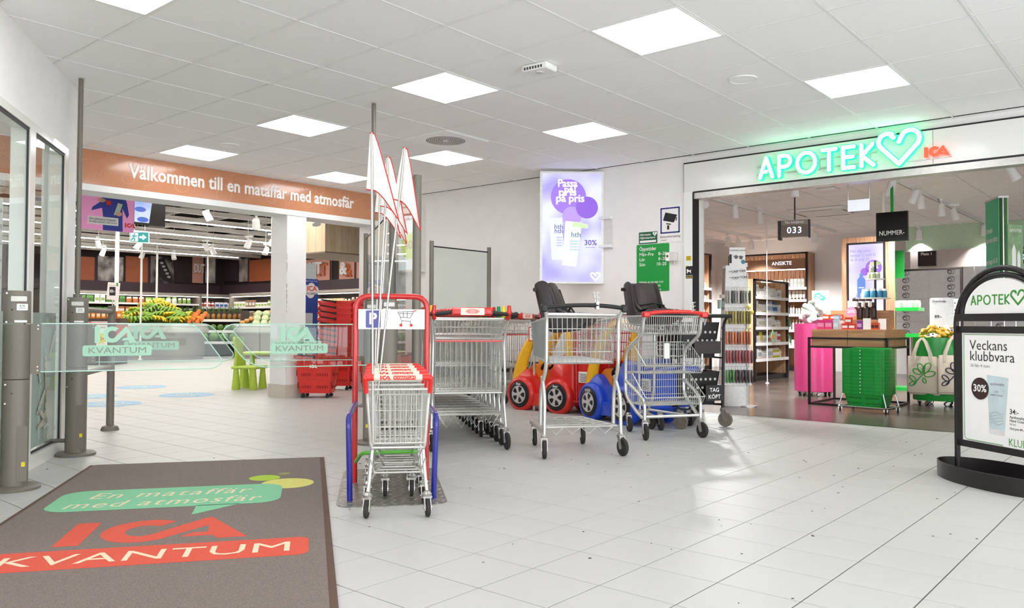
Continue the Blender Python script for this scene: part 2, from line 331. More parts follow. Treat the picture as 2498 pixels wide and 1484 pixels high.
r = ray(1316, 160); p = V((r.x, r.y, 0))*((ZC-CH)/r.z)
t = thing('motion_sensor', 'small white box sensor with printed label on the ceiling', 'sensor', (p.x, p.y, ZC), math.radians(5))
obj('body', B().rbox((-.1, -.07, -.045), (.1, .07, 0), .012), WHITE, t, 30); obj('lens', B().lathe([(.03, -.045), (.028, -.052), (0, -.056)], 14), mat('lens_grey', '#c8c8c6', .3), t); lb = B()
for k in range(7): lb.box((-.08+.022*k, -.0705, -.038), (-.066+.022*k, -.0695, -.02))
obj('label_print', lb, VD, t)
cr_ = B(); rnd = random.Random(77)
for k in range(110):
    x, y = rnd.uniform(-5.5, -.6), rnd.uniform(1.8, 7.2); q = rnd.uniform(.0015, .0045); cr_.xf = MX.Translation((x, y, 0)) @ MX.Rotation(rnd.uniform(0, 3), 4, 'Z'); cr_.box((-q*rnd.uniform(1, 3), -q, 0), (q, q, q*.5))
o = obj('floor_crumbs', cr_, mat('crumb_brown', '#4a3f38', .9)); tag(o, 'tiny dark crumbs scattered over the pale floor', 'crumbs', kind='stuff')
# ---- wall with the lilac screen and the pharmacy front
struct('wall_back', B().box((X0-.35, YB, 0), (-4.09, YB+.4, ZC+.1)).box((-4.09, YB, 2.6), (X1, YB+.2, ZC+.1)), PLASTER, 'plain warm white plaster wall behind the trolleys')
struct('baseboard_back', B().box((X0, YB-.012, 0), (-4.09, YB, .08)), mat('baseboard_beige', '#cfc8bd', .6), 'low beige skirting under the white wall')
FASC = mat('glossy_white_fascia', '#e9e8e4', .22, noise=.01, coat=.3)
o = struct('trim_2', B().box((-4.09, YB-.03, 2.3), (-1.72, YB, 2.595)).box((-1.716, YB-.03, 2.3), (X1, YB, 2.595)), FASC, 'glossy white fascia band carrying the green pharmacy sign')
obj('shadow_gap', B().box((-4.09, YB-.028, 2.596), (X1, YB, 2.61)).box((-4.095, YB-.028, 2.3), (-4.091, YB, 2.61)), BLACK, o)
obj('door_rail', B().box((-3.99, YB-.01, 2.225), (X1, YB+.12, 2.285)), ALU, o); obj('lower_gap', B().box((-3.99, YB-.012, 2.286), (X1, YB+.1, 2.299)), BLACK, o)
o = struct('trim_3', B().box((-4.09, YB-.03, 0), (-3.995, YB+.16, 2.3)), WHITE, 'white jamb at the left of the pharmacy entrance'); obj('gasket', B().box((-3.996, YB-.025, 0), (-3.985, YB+.1, 2.29)), BLACK, o)
# ---- orange header, pillar
HEADC = mat('copper_orange_laminate', '#c48662', .18, noise=.03, scale=8, bump=.0, coat=.4)
nt = HEADC.node_tree
o = struct('wall_left_header', B().box((X0-.35, .6, 2.31), (X0, YB, ZC+.1)).box((X0-.35, 7.12, 0), (X0, YB, 2.31)).box((X0-.35, .3, 0), (X0, .6, ZC+.1)), PLASTER, 'white lintel wall over the grocery entrance')
t = thing('header_sign', 'glossy copper orange header with white lettering over the grocery entrance', 'sign', (X0+.004, 3.9, 2.49), PI/2)
obj('panel', B().box((-3.2, -.004, -.178), (3.25, .002, .172)), HEADC, t)
text(t, 'Välkommen till en mataffär med atmosfär', .205, PRINTW, 1.36, .005, -.0065, 'CENTER', .022, 1.0, 2.95, ext=.002)
LINEC = mat('pale_line_print', '#d9a98b', .4, noise=0); lb = B(); rnd = random.Random(5)
def drawing(x, z, s, k):
    if k == 0: p = [[(a*s+x, b*s*.8+z) for a, b in circ(.5, 18)+[(.5, 0)]], [(x-.2*s, z), (x, z+.15*s), (x+.2*s, z)]]
    elif k == 1: p = [[(x-.5*s, z-.3*s), (x-.5*s, z+.2*s), (x-.1*s, z+.4*s), (x+.5*s, z+.3*s), (x+.5*s, z-.2*s), (x-.1*s, z-.4*s), (x-.5*s, z-.3*s)], [(x-.5*s, z+.2*s), (x-.1*s, z+.05*s), (x-.1*s, z-.4*s)], [(x-.1*s, z+.05*s), (x+.5*s, z+.3*s)]]
    elif k == 2: p = [[(x-.6*s, z-.3*s), (x-.2*s, z-.05*s), (x+.3*s, z+.05*s), (x+.6*s, z+.35*s)]]+[[(x+q*s, z+(q*.45)*s), (x+(q+.12)*s, z+(q*.45+.3)*s), (x+(q+.25)*s, z+(q*.45+.12)*s)] for q in (-.4, -.1, .2)]
    else: p = [[(x+a*s*.28, z+b*s*.28) for a, b in circ(.5, 12)+[(.5, 0)]], [(x+.4*s+a*s*.4, z-.1*s+b*s*.4) for a, b in circ(.5, 12)+[(.5, 0)]]]
    for q in p: lb.tube([(a, -.0045, max(-.17, min(.165, b))) for a, b in q], .0018, 3)
for k in range(44): drawing(-3.0+.143*k+rnd.uniform(-.04, .04), (.1 if k % 2 else -.1)+rnd.uniform(-.03, .03), rnd.uniform(.12, .24), k % 4)
o = obj('food_drawing', lb, LINEC, t); o['kind'] = 'stuff'
struct('trim_4', B().box((X0-.36, .6, 2.245), (X0+.012, 7.12, 2.31)), WHITE, 'white rail along the underside of the orange header')
o = struct('pillar', B().box((X0-.34, 5.72, 0), (X0, 6.0, 2.25)), PLASTER, 'cream plastered pillar with scuffed corner beside the green children chair')
sc = B(); rnd = random.Random(3)
for k in range(34):
    z = rnd.uniform(.3, 1.9)**1.0; sc.cbox((X0+.0005, 5.722+rnd.uniform(0, .004), z*.95), (.004, rnd.uniform(.003, .009), rnd.uniform(.008, .05)))
q = obj('corner_scuff', sc, mat('scuff_grey', '#b9b3aa', .9), o); q['kind'] = 'stuff'
obj('base_plate', B().box((X0-.355, 5.705, 0), (X0+.015, 6.015, .16)), mat('beige_tile', '#cfc7b9', .5), o)
# ---- glazed partition on the left (runs diagonally)
LW = V((-5.05, 1.53, 0)); LRZ = math.atan2(.5642, -.8256)
def place(o, p, rz): o.location = p; o.rotation_euler = (0, 0, rz); return o
WFRAME = mat('white_lacquer_frame', '#eceae5', .22, noise=.01, coat=.3)
o = place(struct('wall_left', B().box((-6.5, 0, 2.17), (1.69, .16, ZC+.02)).box((1.42, 0, 0), (1.69, .16, 2.17)), PLASTER, 'white partition wall above and beside the tall glazing'), LW, LRZ)
obj('top_rail', B().box((-6.5, -.012, 2.12), (1.42, .1, 2.17)), WFRAME, o); obj('bottom_rail', B().box((-6.5, -.03, 0), (1.42, .1, .085)), WFRAME, o)
obj('post', B().box((.55, -.012, .085), (.655, .1, 2.12)), WFRAME, o); obj('post', B().box((1.345, -.012, 0), (1.425, .1, 2.12)), WFRAME, o); obj('post', B().box((-1.4, -.012, .085), (-1.3, .1, 2.12)), WFRAME, o)
DOTS = mat('frosted_film_dot', '#b9b6a4', .5, noise=0)
for n, (a, b) in enumerate(((-1.3, .55), (.655, 1.345))):
    o = place(struct('window_%d' % (n+1), B().box((a, .004, .085), (b, .012, 2.12)), GLASS, ['wide clear pane with frosted dotted film at the frame edge', 'narrow clear pane with frosted dotted film beside the grey gate posts'][n]), LW, LRZ)
    g = B().box((a, -.003, .085), (a+.008, .005, 2.12)).box((b-.02, -.003, .085), (b, .005, 2.12)).box((a, -.003, 2.1), (b, .005, 2.12)).box((a, -.003, .085), (b, .005, .1)); obj('gasket', g, BLACK, o)
    obj('frosted_film', B().box((a+.02, .013, .11), (b-.08 if n else b-.025, .0145, .98)), FROST, o)
    db = B(); rnd = random.Random(9+n)
    for c in range(9 if n else 16):
        x = rnd.uniform(a+.05, b-.1); z = rnd.uniform(.15, .9); an = rnd.uniform(0, 6.28)
        for k in range(7):
            s_ = .012+.012*math.sin(k/6*PI); xx = x+k*.032*math.cos(an); zz = z+k*.05*math.sin(an)
            if a+.05 < xx < b-.1 and .14 < zz < .95: flat(db, circ(s_, 10, xx, zz), .0035, .0008)
    q = obj('film_dots', db, DOTS, o); q['kind'] = 'stuff'
o = place(struct('wall_glazing_backdrop', B().box((-3.5, 1.5, 0), (2.2, 1.6, ZC)), PLASTER, 'pale wall added behind the glazing to brighten the panes'), LW, LRZ)  # backdrop added so the panes do not look into darkness
# ---- outer shell of hall (vestibule side)
struct('wall_vestibule', B().box((X0-.4, -4.2, 0), (X0, .3, ZC+.1)), PLASTER, 'white wall beyond the glazing')
# ---- grocery hall shell
SCEIL = mat('dark_store_ceiling', '#1c1513', .9); SX, SY = -25.4, 14.6
struct('ceiling_store', B().box((SX-.3, -4.2, 4.1), (X0-.35, SY+.3, 4.3)), SCEIL, 'dark open ceiling deck above the grocery beams')
STW = mat('terracotta_wall', '#b4623f', .6, noise=.04); STD = mat('aubergine_fascia', '#3a2730', .55)
struct('wall_store_end', B().box((SX-.3, -4.2, 0), (SX, SY+.3, 4.1)), mat('store_dark_wall', '#2c2120', .8), 'dark far wall of the grocery')
struct('wall_store_side', B().box((SX, SY, 0), (X0-.35, SY+.3, 4.1)), MATS['store_dark_wall'], 'dark side wall of the grocery')
struct('wall_store_near', B().box((SX, -4.4, 0), (X0, -4.2, 4.1)), MATS['store_dark_wall'], 'dark wall closing the grocery hall')
struct('wall_store_upper', B().box((X0-.35, -4.2, ZC+.1), (X0-.3, SY, 4.1)).box((X0-.35, YB+.4, 0), (X0-.3, SY, ZC+.1)), MATS['store_dark_wall'], 'dark wall above the entrance seen from inside')
# ---- pharmacy shell
PHW = mat('pharmacy_white_wall', '#e4e2e0', .6, noise=.02); YP = 16.3
struct('wall_pharmacy', B().box((-8.2, YP, 0), (4.2, YP+.2, ZC+.1)).box((-8.2, YB+.4, 0), (-8.0, YP, ZC+.1)).box((4.1, YB, 0), (4.3, YP, ZC+.1)).box((-8.2, YB+.4, 0), (-4.09, YB+.42, ZC)), PHW, 'pale grey white inner walls of the pharmacy')
pc = struct('ceiling_pharmacy', B().box((-8.2, YB+.02, ZC+.02), (4.2, YP, ZC+.1)), CTILE, 'white tiled pharmacy ceiling'); rest = B()
for i in range(-9, 12):
    for j in range(6, 21):
        x = GX+.6*i+.3; y = GY+.6*j+.3
        if y < YB+.35 or y > YP-.2 or x < -7.8: continue
        u, v = pix((x, y, ZC))
        if 1680 < u < 2540 and 380 < v < 640: obj('ceiling_tile', ctm, None, pc, loc=(x, y, ZC+.003))
        else: rest.xf = MX.Translation((x, y, ZC+.003)); rest.add(ct.v, ct.f)
o = obj('ceiling_tile_field', rest, CTILE, pc); o['kind'] = 'stuff'; g = B()
for i in range(-8, 12): x = GX+.6*i; g.box((x-.0075, YB+.02, ZC), (x+.0075, YP, ZC+.02))
for j in range(6, 21): y = GY+.6*j; g.box((-8, y-.0075, ZC+.0006), (4.1, y+.0075, ZC+.02))
obj('ceiling_grid', g, TBAR, pc)
# ================================================================ HALL OBJECTS
def ang(dx, dy): return math.atan2(dy, dx)
DIAG = V((-.8147, .58, 0)); ADIAG = ang(.58, .8147)      # the passage runs along DIAG; things across it have local x along ADIAG
# ---- entrance mat
MATC = mat('charcoal_carpet', '#7a6e67', .95, noise=.35, scale=260, bump=.6); mo = fl(798, 1118)
t = thing('entrance_mat', 'large charcoal entrance mat with green bubble, red letters and red bar', 'mat', (mo.x, mo.y, 0), math.radians(54.4))
obj('carpet', B().prism(rrect(1.40, 4.0, .02, 3, -.748, -2.0), .0005, .009), MATC, t); b = B()
for a in ((-1.47, -4.0, -1.445, 0), (-.05, -4.0, -.02, 0), (-1.47, -.02, -.02, 0)): b.box((a[0], a[1], .0005), (a[2], a[3], .0075))
obj('rubber_edge', b, mat('brown_rubber', '#5b4337', .8), t)
def floorprint(name, poly, mt, z=.0095, par=None): return obj(name, B().prism(poly, z-.0005, z), mt, par or t)
MG = mat('mat_mint', '#7fc096', .95, noise=.12, scale=260); MR = mat('mat_red', '#d2533f', .95, noise=.12, scale=260); MC = mat('mat_cream', '#e6d2b4', .95, noise=.1, scale=260)
floorprint('yellow_circle', circ(.145, 24, -.235, -.88), mat('mat_yellow', '#d5cf72', .95, noise=.1, scale=260), .0096); floorprint('lime_circle', circ(.088, 20, -.37, -.69), mat('mat_lime', '#a9c63a', .95, noise=.1, scale=260), .0098); floorprint('olive_circle', circ(.035, 16, -.262, -.575), mat('mat_olive', '#97935a', .95, noise=.1, scale=260), .0096)
floorprint('speech_bubble', rrect(1.11, .5, .12, 5, -.815, -1.12), MG, .0102); floorprint('bubble_tail', [(-.66, -1.36), (-.45, -1.36), (-.655, -1.56)], MG, .0102)
for s_, x, y, w_ in (('En mataffär', -.83, -1.03, .8), ('med atmosfär', -.83, -1.24, .93)): text(t, s_, .2, MC, x, 0, 0, 'CENTER', 0, 1.12, w_, rot=(0, 0, 0), shear=.25).location = (x, y, .0106)
b = B()
for p in ica2d(.39): b.prism([(x*.84-1.125, y-2.02) for x, y in p], .009, .0098)
obj('logo_letters', b, MR, t); floorprint('red_bar', rrect(1.25, .27, .05, 4, -.74, -2.22), MR, .0099)
text(t, 'KVANTUM', .2, MC, 0, 0, 0, 'CENTER', 0, 1.02, 1.06, rot=(0, 0, 0)).location = (-.72, -2.23, .0104)
# ---- swing gate posts with glass leaves
PRINTM = glassmat('mint_print', '#c9efdc', .02, .4, .7, '#bfe8d2')
def gate(p, q, label, flip):
    d = V((q.x-p.x, q.y-p.y, 0)); L = d.length/2-.03; rz = ang(d.x, d.y) if not flip else ang(-d.x, -d.y)
    g = thing('gate_post', label, 'gate', (p.x, p.y, 0), rz, 'grey swing gate posts'); sg = -1 if flip else 1; W = .066
    def ring(z, s_=1): return [V((x*s_, y*s_, z)) for x, y in rrect(2*W, 2*W, .055, 4)]
    obj('base_disc', B().lathe([(.128, 0), (.13, .014), (.118, .022), (.07, .024)], 24), GREYP, g, 40)
    obj('lower_body', B().loft([ring(.02), ring(.6), ring(.602, .99)]), GREYP, g, 40); obj('pivot_sleeve', B().loft([ring(.606), ring(.906)]), GREYP, g, 40)
    hd = obj('head', B().loft([ring(.91), ring(1.085), ring(1.09, .96)]), GREYP, g, 40)
    obj('display_window', B().prism(rrect(.075, .028, .004, 2), .004, .007, FRONT), mat('milky_window', '#d6d5cf', .3), hd, loc=(.012*sg, -W+.002, 1.045))
    obj('maker_sticker', B().prism(rrect(.052, .036, .002, 1), .0, .0006, FRONT), PRINTW, hd, loc=(.028*sg, -W-.0006, 1.0)); text(hd, 'K N', .014, SIGNDG, .028*sg, 1.006, -W-.0015, 'CENTER', .03); text(hd, 'KOMMUNEN', .006, PRINTK, .028*sg, .994, -W-.0015)
    obj('strip_sticker', B().prism(rrect(.06, .012, .002, 1), 0, .0006, FRONT), PRINTW, hd, loc=(.022*sg, -W-.0006, .922))
    sc = B()
    for x, z in ((-.045*sg, 1.075), (-.045*sg, .918), (-.045*sg, .578), (-.045*sg, .475)): sc.cyl((x, -W+.006, z), (x, -W-.003, z), .005, 8)
    o = obj('screws', sc, STEEL, g); o['kind'] = 'stuff'
    obj('keyhole', B().cyl((-.015*sg, -W+.004, .53), (-.015*sg, -W-.001, .53), .0045, 8), BLACK, g); obj('keyhole', B().cyl((-.02*sg, -W+.004, .985), (-.02*sg, -W-.001, .985), .0045, 8), BLACK, g)
    obj('service_hatch', B().prism(rrect(.05, .3, .006, 2), 0, .0012, FRONT), GREYP, g, loc=(.038*sg, -W-.001, .2)); obj('warning_sticker', B().box((.045*sg-.009, -W-.0035, .13), (.045*sg+.009, -W-.002, .155)), mat('sticker_yellow', '#e8d21e', .5), g)
    if not flip: obj('conduit', B().cyl((-.055, 0, .1), (-.2, .04, .1), .014, 8), GREYP, g, 40)
    c0 = W*sg; c1 = (W+.05)*sg; cl = obj('hinge_plate', B().box((min(c0, c1), -.016, .63), (max(c0, c1), .016, .91)), GREYP, g)
    bb = B()
    for z in (.65, .67, .88, .9): bb.cyl((c1-.014*sg, -.02, z), (c1-.014*sg, .02, z), .004, 8)
    o = obj('hinge_bolts', bb, STEEL, cl); o['kind'] = 'stuff'
    xa = c1-.03*sg; e0, e1 = (L-.1, L+.05) if not flip else (-(L+.03), -(L-.1))
    if not flip: poly = [(xa, .64), (e1-.05, .64), (e1, .68), (e0, .885), (e0-.05, .91), (xa, .91)]
    else: poly = [(xa, .64), (e0+.24, .64), (e0+.15, .68), (e0, .86), (e0+.05, .91), (xa, .91)]
    pts = [(v.x, v.y) for v in fillet([(x, z, 0) for x, z in poly], .04, 3, True)]
    lf = obj('glass_leaf', B().prism(pts, -.005, .005, FRONT), GLASS, g)
    ed = B(); ed.tube([(x, 0, z) for x, z in pts], .0034, 5, True); obj('polished_edge', ed, GLASSE, lf)
    cx = (xa+ (e0 if not flip else e1))/2+(.03 if flip else .0)
    if flip: cx = (xa+e0)/2
    bb = B(); ica(bb, .095, cx-.13, .8, -.0065); obj('logo_print', bb, PRINTM, lf); bb = B(); flat(bb, rrect(.36, .062, .012, 3, cx-.01, .755), -.0065); obj('bar_print', bb, PRINTM, lf)
    text(lf, 'KVANTUM', .05, mat('see_through_letter', '#8c8d84', .6), cx-.01, .755, -.0085, 'CENTER', 0, 1, .3)
    return g
PA, PB_ = V((-4.97, 1.62, 0)), V((-5.93, 2.31, 0)); PD_, PC_ = V((-4.17, 3.6, 0)), V((-4.83, 4.02, 0))
gate(PA, PD_, 'nearest grey gate post with glass leaf, beside the wide glazed pane', False); gate(PB_, PC_, 'second grey gate post with glass leaf, under the thin ceiling pole', False)
gate(PD_, PA, 'grey gate post directly behind the red trolley stand', True); gate(PC_, PB_, 'grey gate post farther back, showing left of the red trolley stand', True)
# ---- guard rail and thin poles up to the ceiling
r = ray(198, 193); q = V((r.x, r.y, 0))*((ZC-CH)/r.z); r = ray(912, 253); q2 = V((r.x, r.y, 0))*((ZC-CH)/r.z)
t = thing('ceiling_pole', 'thin taupe pole from floor to ceiling beside the glazed partition end', 'pole', (q.x, q.y, 0)); obj('shaft', B().cyl((0, 0, 0), (0, 0, ZC), .017, 12), GREYP, t, 40); obj('foot', B().lathe([(.06, 0), (.06, .01), (.03, .03)], 16), GREYP, t, 40); obj('sleeve', B().cyl((0, 0, .95), (0, 0, 1.12), .028, 12), GREYP, t, 40)
t2 = thing('ceiling_pole', 'thin taupe pole up to the ceiling behind the white flags', 'pole', (q2.x, q2.y, 0)); obj('shaft', B().cyl((0, 0, 0), (0, 0, ZC), .017, 12), GREYP, t2, 40); obj('foot', B().lathe([(.06, 0), (.06, .01), (.03, .03)], 16), GREYP, t2, 40)
e = fl(268, 1050); d = V((q.x-e.x, q.y-e.y, 0)); L = d.length
t = thing('guard_rail', 'taupe guard rail post with two horizontal bars by the grocery entrance', 'rail', (e.x, e.y, 0), ang(d.x, d.y))
obj('post', B().cyl((0, 0, 0), (0, 0, 1.06), .031, 16), GREYP, t, 40); obj('foot', B().lathe([(.072, 0), (.072, .012), (.06, .035), (.034, .045)], 20), GREYP, t, 40)
for z in (1.01, .54): obj('bar', B().cyl((.01, 0, z), (L-.02, 0, z), .021, 12), GREYP, t, 40); 
for z in (1.01, .54): obj('collar', B().cyl((.028, 0, z), (.05, 0, z), .028, 12), GREYP, t, 40)
# ---- tall glass screens
def screen(label, pts, rod=True):
    o = V((pts[0][0], pts[0][1], 0)); t = thing('glass_screen', label, 'screen', o)
    for k, (x, y, z, r_) in enumerate(pts):
        c = V((x, y, 0))-o; p = obj('post', B().cyl((c.x, c.y, 0), (c.x, c.y, z), r_, 16), GREYP, t, 40); obj('foot', B().lathe([(.075, 0), (.07, .02), (.034, .035)], 16, c), GREYP, p, 40)
    for a, b_ in zip(pts[:-1], pts[1:]):
        c = V((a[0], a[1], 0))-o; e_ = V((b_[0], b_[1], 0))-o; dd = (e_-c).normalized(); n = V((-dd.y, dd.x, 0))*.004; c2 = c+dd*.04; e2 = e_-dd*.04; z0 = min(a[2], b_[2])-.06
        g = obj('glass_pane', B().loft([[c2-n+V((0, 0, .25)), c2+n+V((0, 0, .25)), c2+n+V((0, 0, z0)), c2-n+V((0, 0, z0))], [e2-n+V((0, 0, .25)), e2+n+V((0, 0, .25)), e2+n+V((0, 0, z0)), e2-n+V((0, 0, z0))]]), GLASS, t)
        obj('top_rod', B().cyl(c+V((0, 0, a[2]-.06)), e_+V((0, 0, b_[2]-.06)), .008, 8), DKMETAL, t, 40)
def tp(u, v, d, r_=.03): p = pD(u, v, d); return (p.x, p.y, p.z, r_)
screen('tall glass screen with thick taupe posts behind the red trolley stand', [tp(1018, 428, 5.62), tp(958, 496, 6.9), tp(893, 570, 8.9, .026)])
screen('lower glass screen with two thin posts against the white wall', [tp(1053, 588, 9.2, .025), tp(1193, 604, 9.9, .025)])
# ---- casters and wire helpers
CAST = {}
def caster(parent, x, y, zt, r=.058, a=0, w=.024, tire=None, fork=None, name='caster'):
    k = (r, w, tire, fork, zt)
    if k not in CAST:
        f = B(); f.lathe([(.022, zt-.012), (.024, zt), (.012, zt+.012)], 12); f.box((-.022, -.02, zt-.02), (.022, .02, zt-.01))
        for s_ in (-1, 1): f.prism([(-.018, zt-.012), (.018, zt-.012), (-.012, r-.016), (-.036, r-.012), (-.034, r+.012)], s_*(w/2+.004)-.002, s_*(w/2+.004)+.002, MX(((0, 0, 1, 0), (1, 0, 0, 0), (0, 1, 0, 0), (0, 0, 0, 1))))
        f.cyl((-.022, -.024, r), (.022, -.024, r), .005, 8)
        wb = B(); R = MX.Rotation(PI/2, 4, 'Y'); wb.lathe([(r*.62, -w*.42), (r*.92, -w*.45), (r, -w*.25), (r, w*.25), (r*.92, w*.45), (r*.62, w*.42)], 22, (0, -.024, r), R); wb.cm = 1; wb.lathe([(.012, -w*.5), (.014, -w*.36), (r*.64, -w*.36), (r*.64, w*.36), (.014, w*.36), (.012, w*.5)], 18, (0, -.024, r), R)
        CAST[k] = (f.mesh('fork', fork or STEEL, 40), wb.mesh('wheel', [tire or RUBBER, GREYRUB if tire is None else mat('pale_hub', '#8f867b', .5)], 35))
    f, wm = CAST[k]; c = obj(name, f, None, parent, loc=(x, y, 0), rot=(0, 0, a)); obj('wheel', wm, None, c); return c
def lerp(a, b, t): return V(a)*(1-t)+V(b)*t
def panel(b, A, Bq, C, D, n, m, r=.0022, edge=.0032, sides=4):   # wire panel on quad ABCD (A-B bottom, D-C top)
    r *= 1.35
    for i in range(n+1): t = i/n; b.tube([lerp(A, Bq, t), lerp(D, C, t)], r, sides)
    for k in range(m+1): t = k/m; b.tube([lerp(A, D, t), lerp(Bq, C, t)], edge if k in (0, m) else r, sides)
def basket(b, lo, hi, nx, ny, m, r=.0022, edge=.004, back=True, floor=True):  # lo, hi: four corners rear-left, rear-right, front-right, front-left
    for k, (i, j) in enumerate(((0, 1), (1, 2), (2, 3), (3, 0))):
        if k == 0 and not back: continue
        panel(b, lo[i], lo[j], hi[j], hi[i], nx if k in (0, 2) else ny, m, r, edge)
    if floor: panel(b, lo[0], lo[1], lo[2], lo[3], nx, max(4, ny//2), r, edge)
CREAM = mat('cream_plastic', '#e2d5c1', .4)
# ---- trolley stand with its children's trolleys
so = V((-3.095, 2.715, 0)); SRZ = math.radians(50.0)
t = thing('trolley_stand', 'red tubular trolley bay with blue side rails on a tread plate', 'stand', so, SRZ)
PLT = mat('tread_plate', '#8f8b84', .4, metal=.7, noise=.35, scale=25)
pl = obj('tread_plate', B().prism(rrect(.56, 1.05, .09, 5, 0, .52), 0, .005), PLT, t); tr = B()
for i in range(22):
    for j in range(11):
        x = -.26+.052*j+(.0 if i % 2 else .013); y = .02+.048*i
        if abs(x) > .26 or y > 1.02: continue
        tr.xf = MX.Translation((x, y, 0)) @ MX.Rotation(PI/4 if (i+j) % 2 else -PI/4, 4, 'Z'); tr.add([(-.018, 0, .005), (0, -.005, .005), (.018, 0, .005), (0, .005, .005), (0, 0, .0075)], [(0, 1, 4), (1, 2, 4), (2, 3, 4), (3, 0, 4)])
o = obj('tread_pattern', tr, MATS['steel'], pl); o['kind'] = 'stuff'
obj('portal_frame', B().bent([(-.205, .62, 0), (-.205, .62, 1.075), (.205, .62, 1.075), (.205, .62, 0)], .017, 10, .08, st=6), REDP, t, 50)
for s_ in (-1, 1): obj('side_rail', B().bent([(s_*.215, .14, .0), (s_*.225, .12, .44), (s_*.2, .62, .46)], .015, 10, .06), BLUEP, t, 50)
obj('stop_bar', B().bent([(-.2, .62, .12), (-.16, .36, .215), (.16, .36, .215), (.2, .62, .12)], .011, 8, .05), GREENP, t, 50)
pb = obj('sign_plate', B().box((-.19, .598, .885), (.19, .603, 1.0)), PAPER, t); b = B(); flat(b, rrect(.085, .1, .006, 2, -.105, .943), .597); obj('parking_symbol_print', b, BLUEP, pb); b = B(); flat(b, rrect(.074, .088, .004, 2, -.105, .943), .5955)
text(pb, 'P', .09, PRINTW, -.108, .943, .594, 'CENTER', .03); b = B()
for a in ([(.035, .985), (.05, .955), (.105, .95), (.125, .985)], [(.035, .985), (.125, .988), (.135, .993)], [(.05, .955), (.055, .935), (.11, .93)], [(.04, .975), (.12, .975)], [(.065, .985), (.068, .954)], [(.09, .985), (.088, .952)], [(.06, .935), (.055, .915)], [(.105, .93), (.11, .915)]): b.tube([(x, .5965, z) for x, z in a], .0012, 4)
obj('trolley_print', b, PRINTK, pb); b = B()
for x in (.053, .112): flat(b, circ(.009, 12, x, .908), .5965)
flat(b, [(.118, .984), (.142, .992), (.142, .997), (.118, .989)], .5965); obj('red_wheel_print', b, PRINTR, pb)
def small_trolley(label):
    t = thing('child_trolley', label, 'trolley', (0, 0, 0), 0, "nested children's trolleys in the red stand")
    b = B(); basket(b, [(-.125, .05, .335), (.125, .05, .335), (.095, .42, .36), (-.095, .42, .36)], [(-.14, .03, .6), (.14, .03, .6), (.115, .47, .565), (-.115, .47, .565)], 10, 12, 4, .0019, .0045, back=False)
    obj('wire_basket', b, CHROME, t); b = B(); panel(b, (-.135, .035, .34), (.135, .035, .34), (.14, .03, .575), (-.14, .03, .575), 11, 3, .0019, .0042); obj('rear_flap', b, CHROME, t); b = B()
    for s_ in (-1, 1): b.bent([(s_*.15, -.01, .655), (s_*.148, .03, .58), (s_*.128, .04, .325), (s_*.122, .06, .31), (s_*.135, .0, .15), (s_*.14, -.01, .118)], .0085, 8, .03); b.bent([(s_*.138, .0, .16), (s_*.1, .3, .17), (s_*.07, .46, .118)], .007, 8, .05)
    b.tube([(-.128, .045, .318), (.128, .045, .318)], .007, 8); b.tube([(-.14, .03, .6), (.14, .03, .6)], .006, 8); b.tube([(-.1, .07, .30), (-.07, .46, .14)], .005, 6).tube([(.1, .07, .30), (.07, .46, .14)], .005, 6)
    obj('frame', b, CHROME, t, 50); b = B()
    for k in range(4): f = k/3; w = .11-.035*f; b.tube([(-w, .06+.34*f, .195-.02*f), (w, .06+.34*f, .195-.02*f)], .0045, 6)
    for s_ in (-1, 1): b.tube([(s_*.112, .05, .2), (s_*.072, .43, .175)], .0045, 6); b.tube([(s_*.112, .05, .2), (s_*.13, .01, .27)], .004, 6)
    obj('lower_rack', b, CHROME, t, 50)
    h = obj('handle', B().cyl((-.115, -.012, .66), (.115, -.012, .66), .0155, 14), CREAM, t, 40); b = B(); ica(b, .022, -.085, .649, -.0282); flat(b, rrect(.105, .02, .003, 2, .03, .66), -.0282); obj('logo_print', b, PRINTR, h); text(h, 'KVANTUM', .0165, CREAM, .03, .66, -.0298, 'CENTER', 0, 1, .095)
    for s_ in (-1, 1): obj('grip', B().cyl((s_*.115, -.012, .66), (s_*.15, -.012, .66), .0165, 12).bent([(s_*.146, -.012, .668), (s_*.155, -.014, .655), (s_*.152, .0, .585)], [.012,.0145,.0145,.011], 10, .02, st=10), RED, t, 50)
    for s_ in (-1, 1): caster(t, s_*.14, -.01, .105, .042, .15*s_, .02); caster(t, s_*.07, .46, .105, .042, 0, .02)
    fp = obj('flag_pole', B().cyl((0, 0, 0), (0, 0, 1.5), .0055, 8), STEEL, t, 50, loc=(-.118, .02, .34))
    fg = B(); rows = []
    for i in range(9):
        z = 1.5-.27*i/8; w = .02+.115*(i/8)**.9; rows.append([(-.008+w*j/6-.02*(i/8)*(1 if j == 0 else 0), .03*math.sin(j*1.3+i*.25)*(i/8)+.012*j/6, z-.15*(j/6)**1.5*(i/8)) for j in range(7)])
    vs = [p for r_ in rows for p in r_]; fs = [(i*7+j, i*7+j+1, (i+1)*7+j+1, (i+1)*7+j) for i in range(8) for j in range(6)]; fg.add(vs, fs); n = len(vs); fg.add([(x, y+.0025, z) for x, y, z in vs], [tuple(reversed(f)) for f in fs])
    f = obj('flag', fg, mat('white_cloth', '#f2f0ec', .9), fp, 60); hm = B(); hm.tube([rows[i][6] for i in range(9)], .003, 5).tube(rows[8], .003, 5).tube([rows[0][0], rows[0][3], rows[0][6]], .004, 5); obj('flag_hem', hm, mat('red_hem', '#c8342f', .8), fp)
    return t
ST = [("children's trolley at the front of the red stand", 0), ("second children's trolley from the front in the red stand", .28), ("third children's trolley, middle of the row in the red stand", .55), ("fourth children's trolley, last but one in the red stand", .82), ("rearmost children's trolley in the red stand", 1.06)]
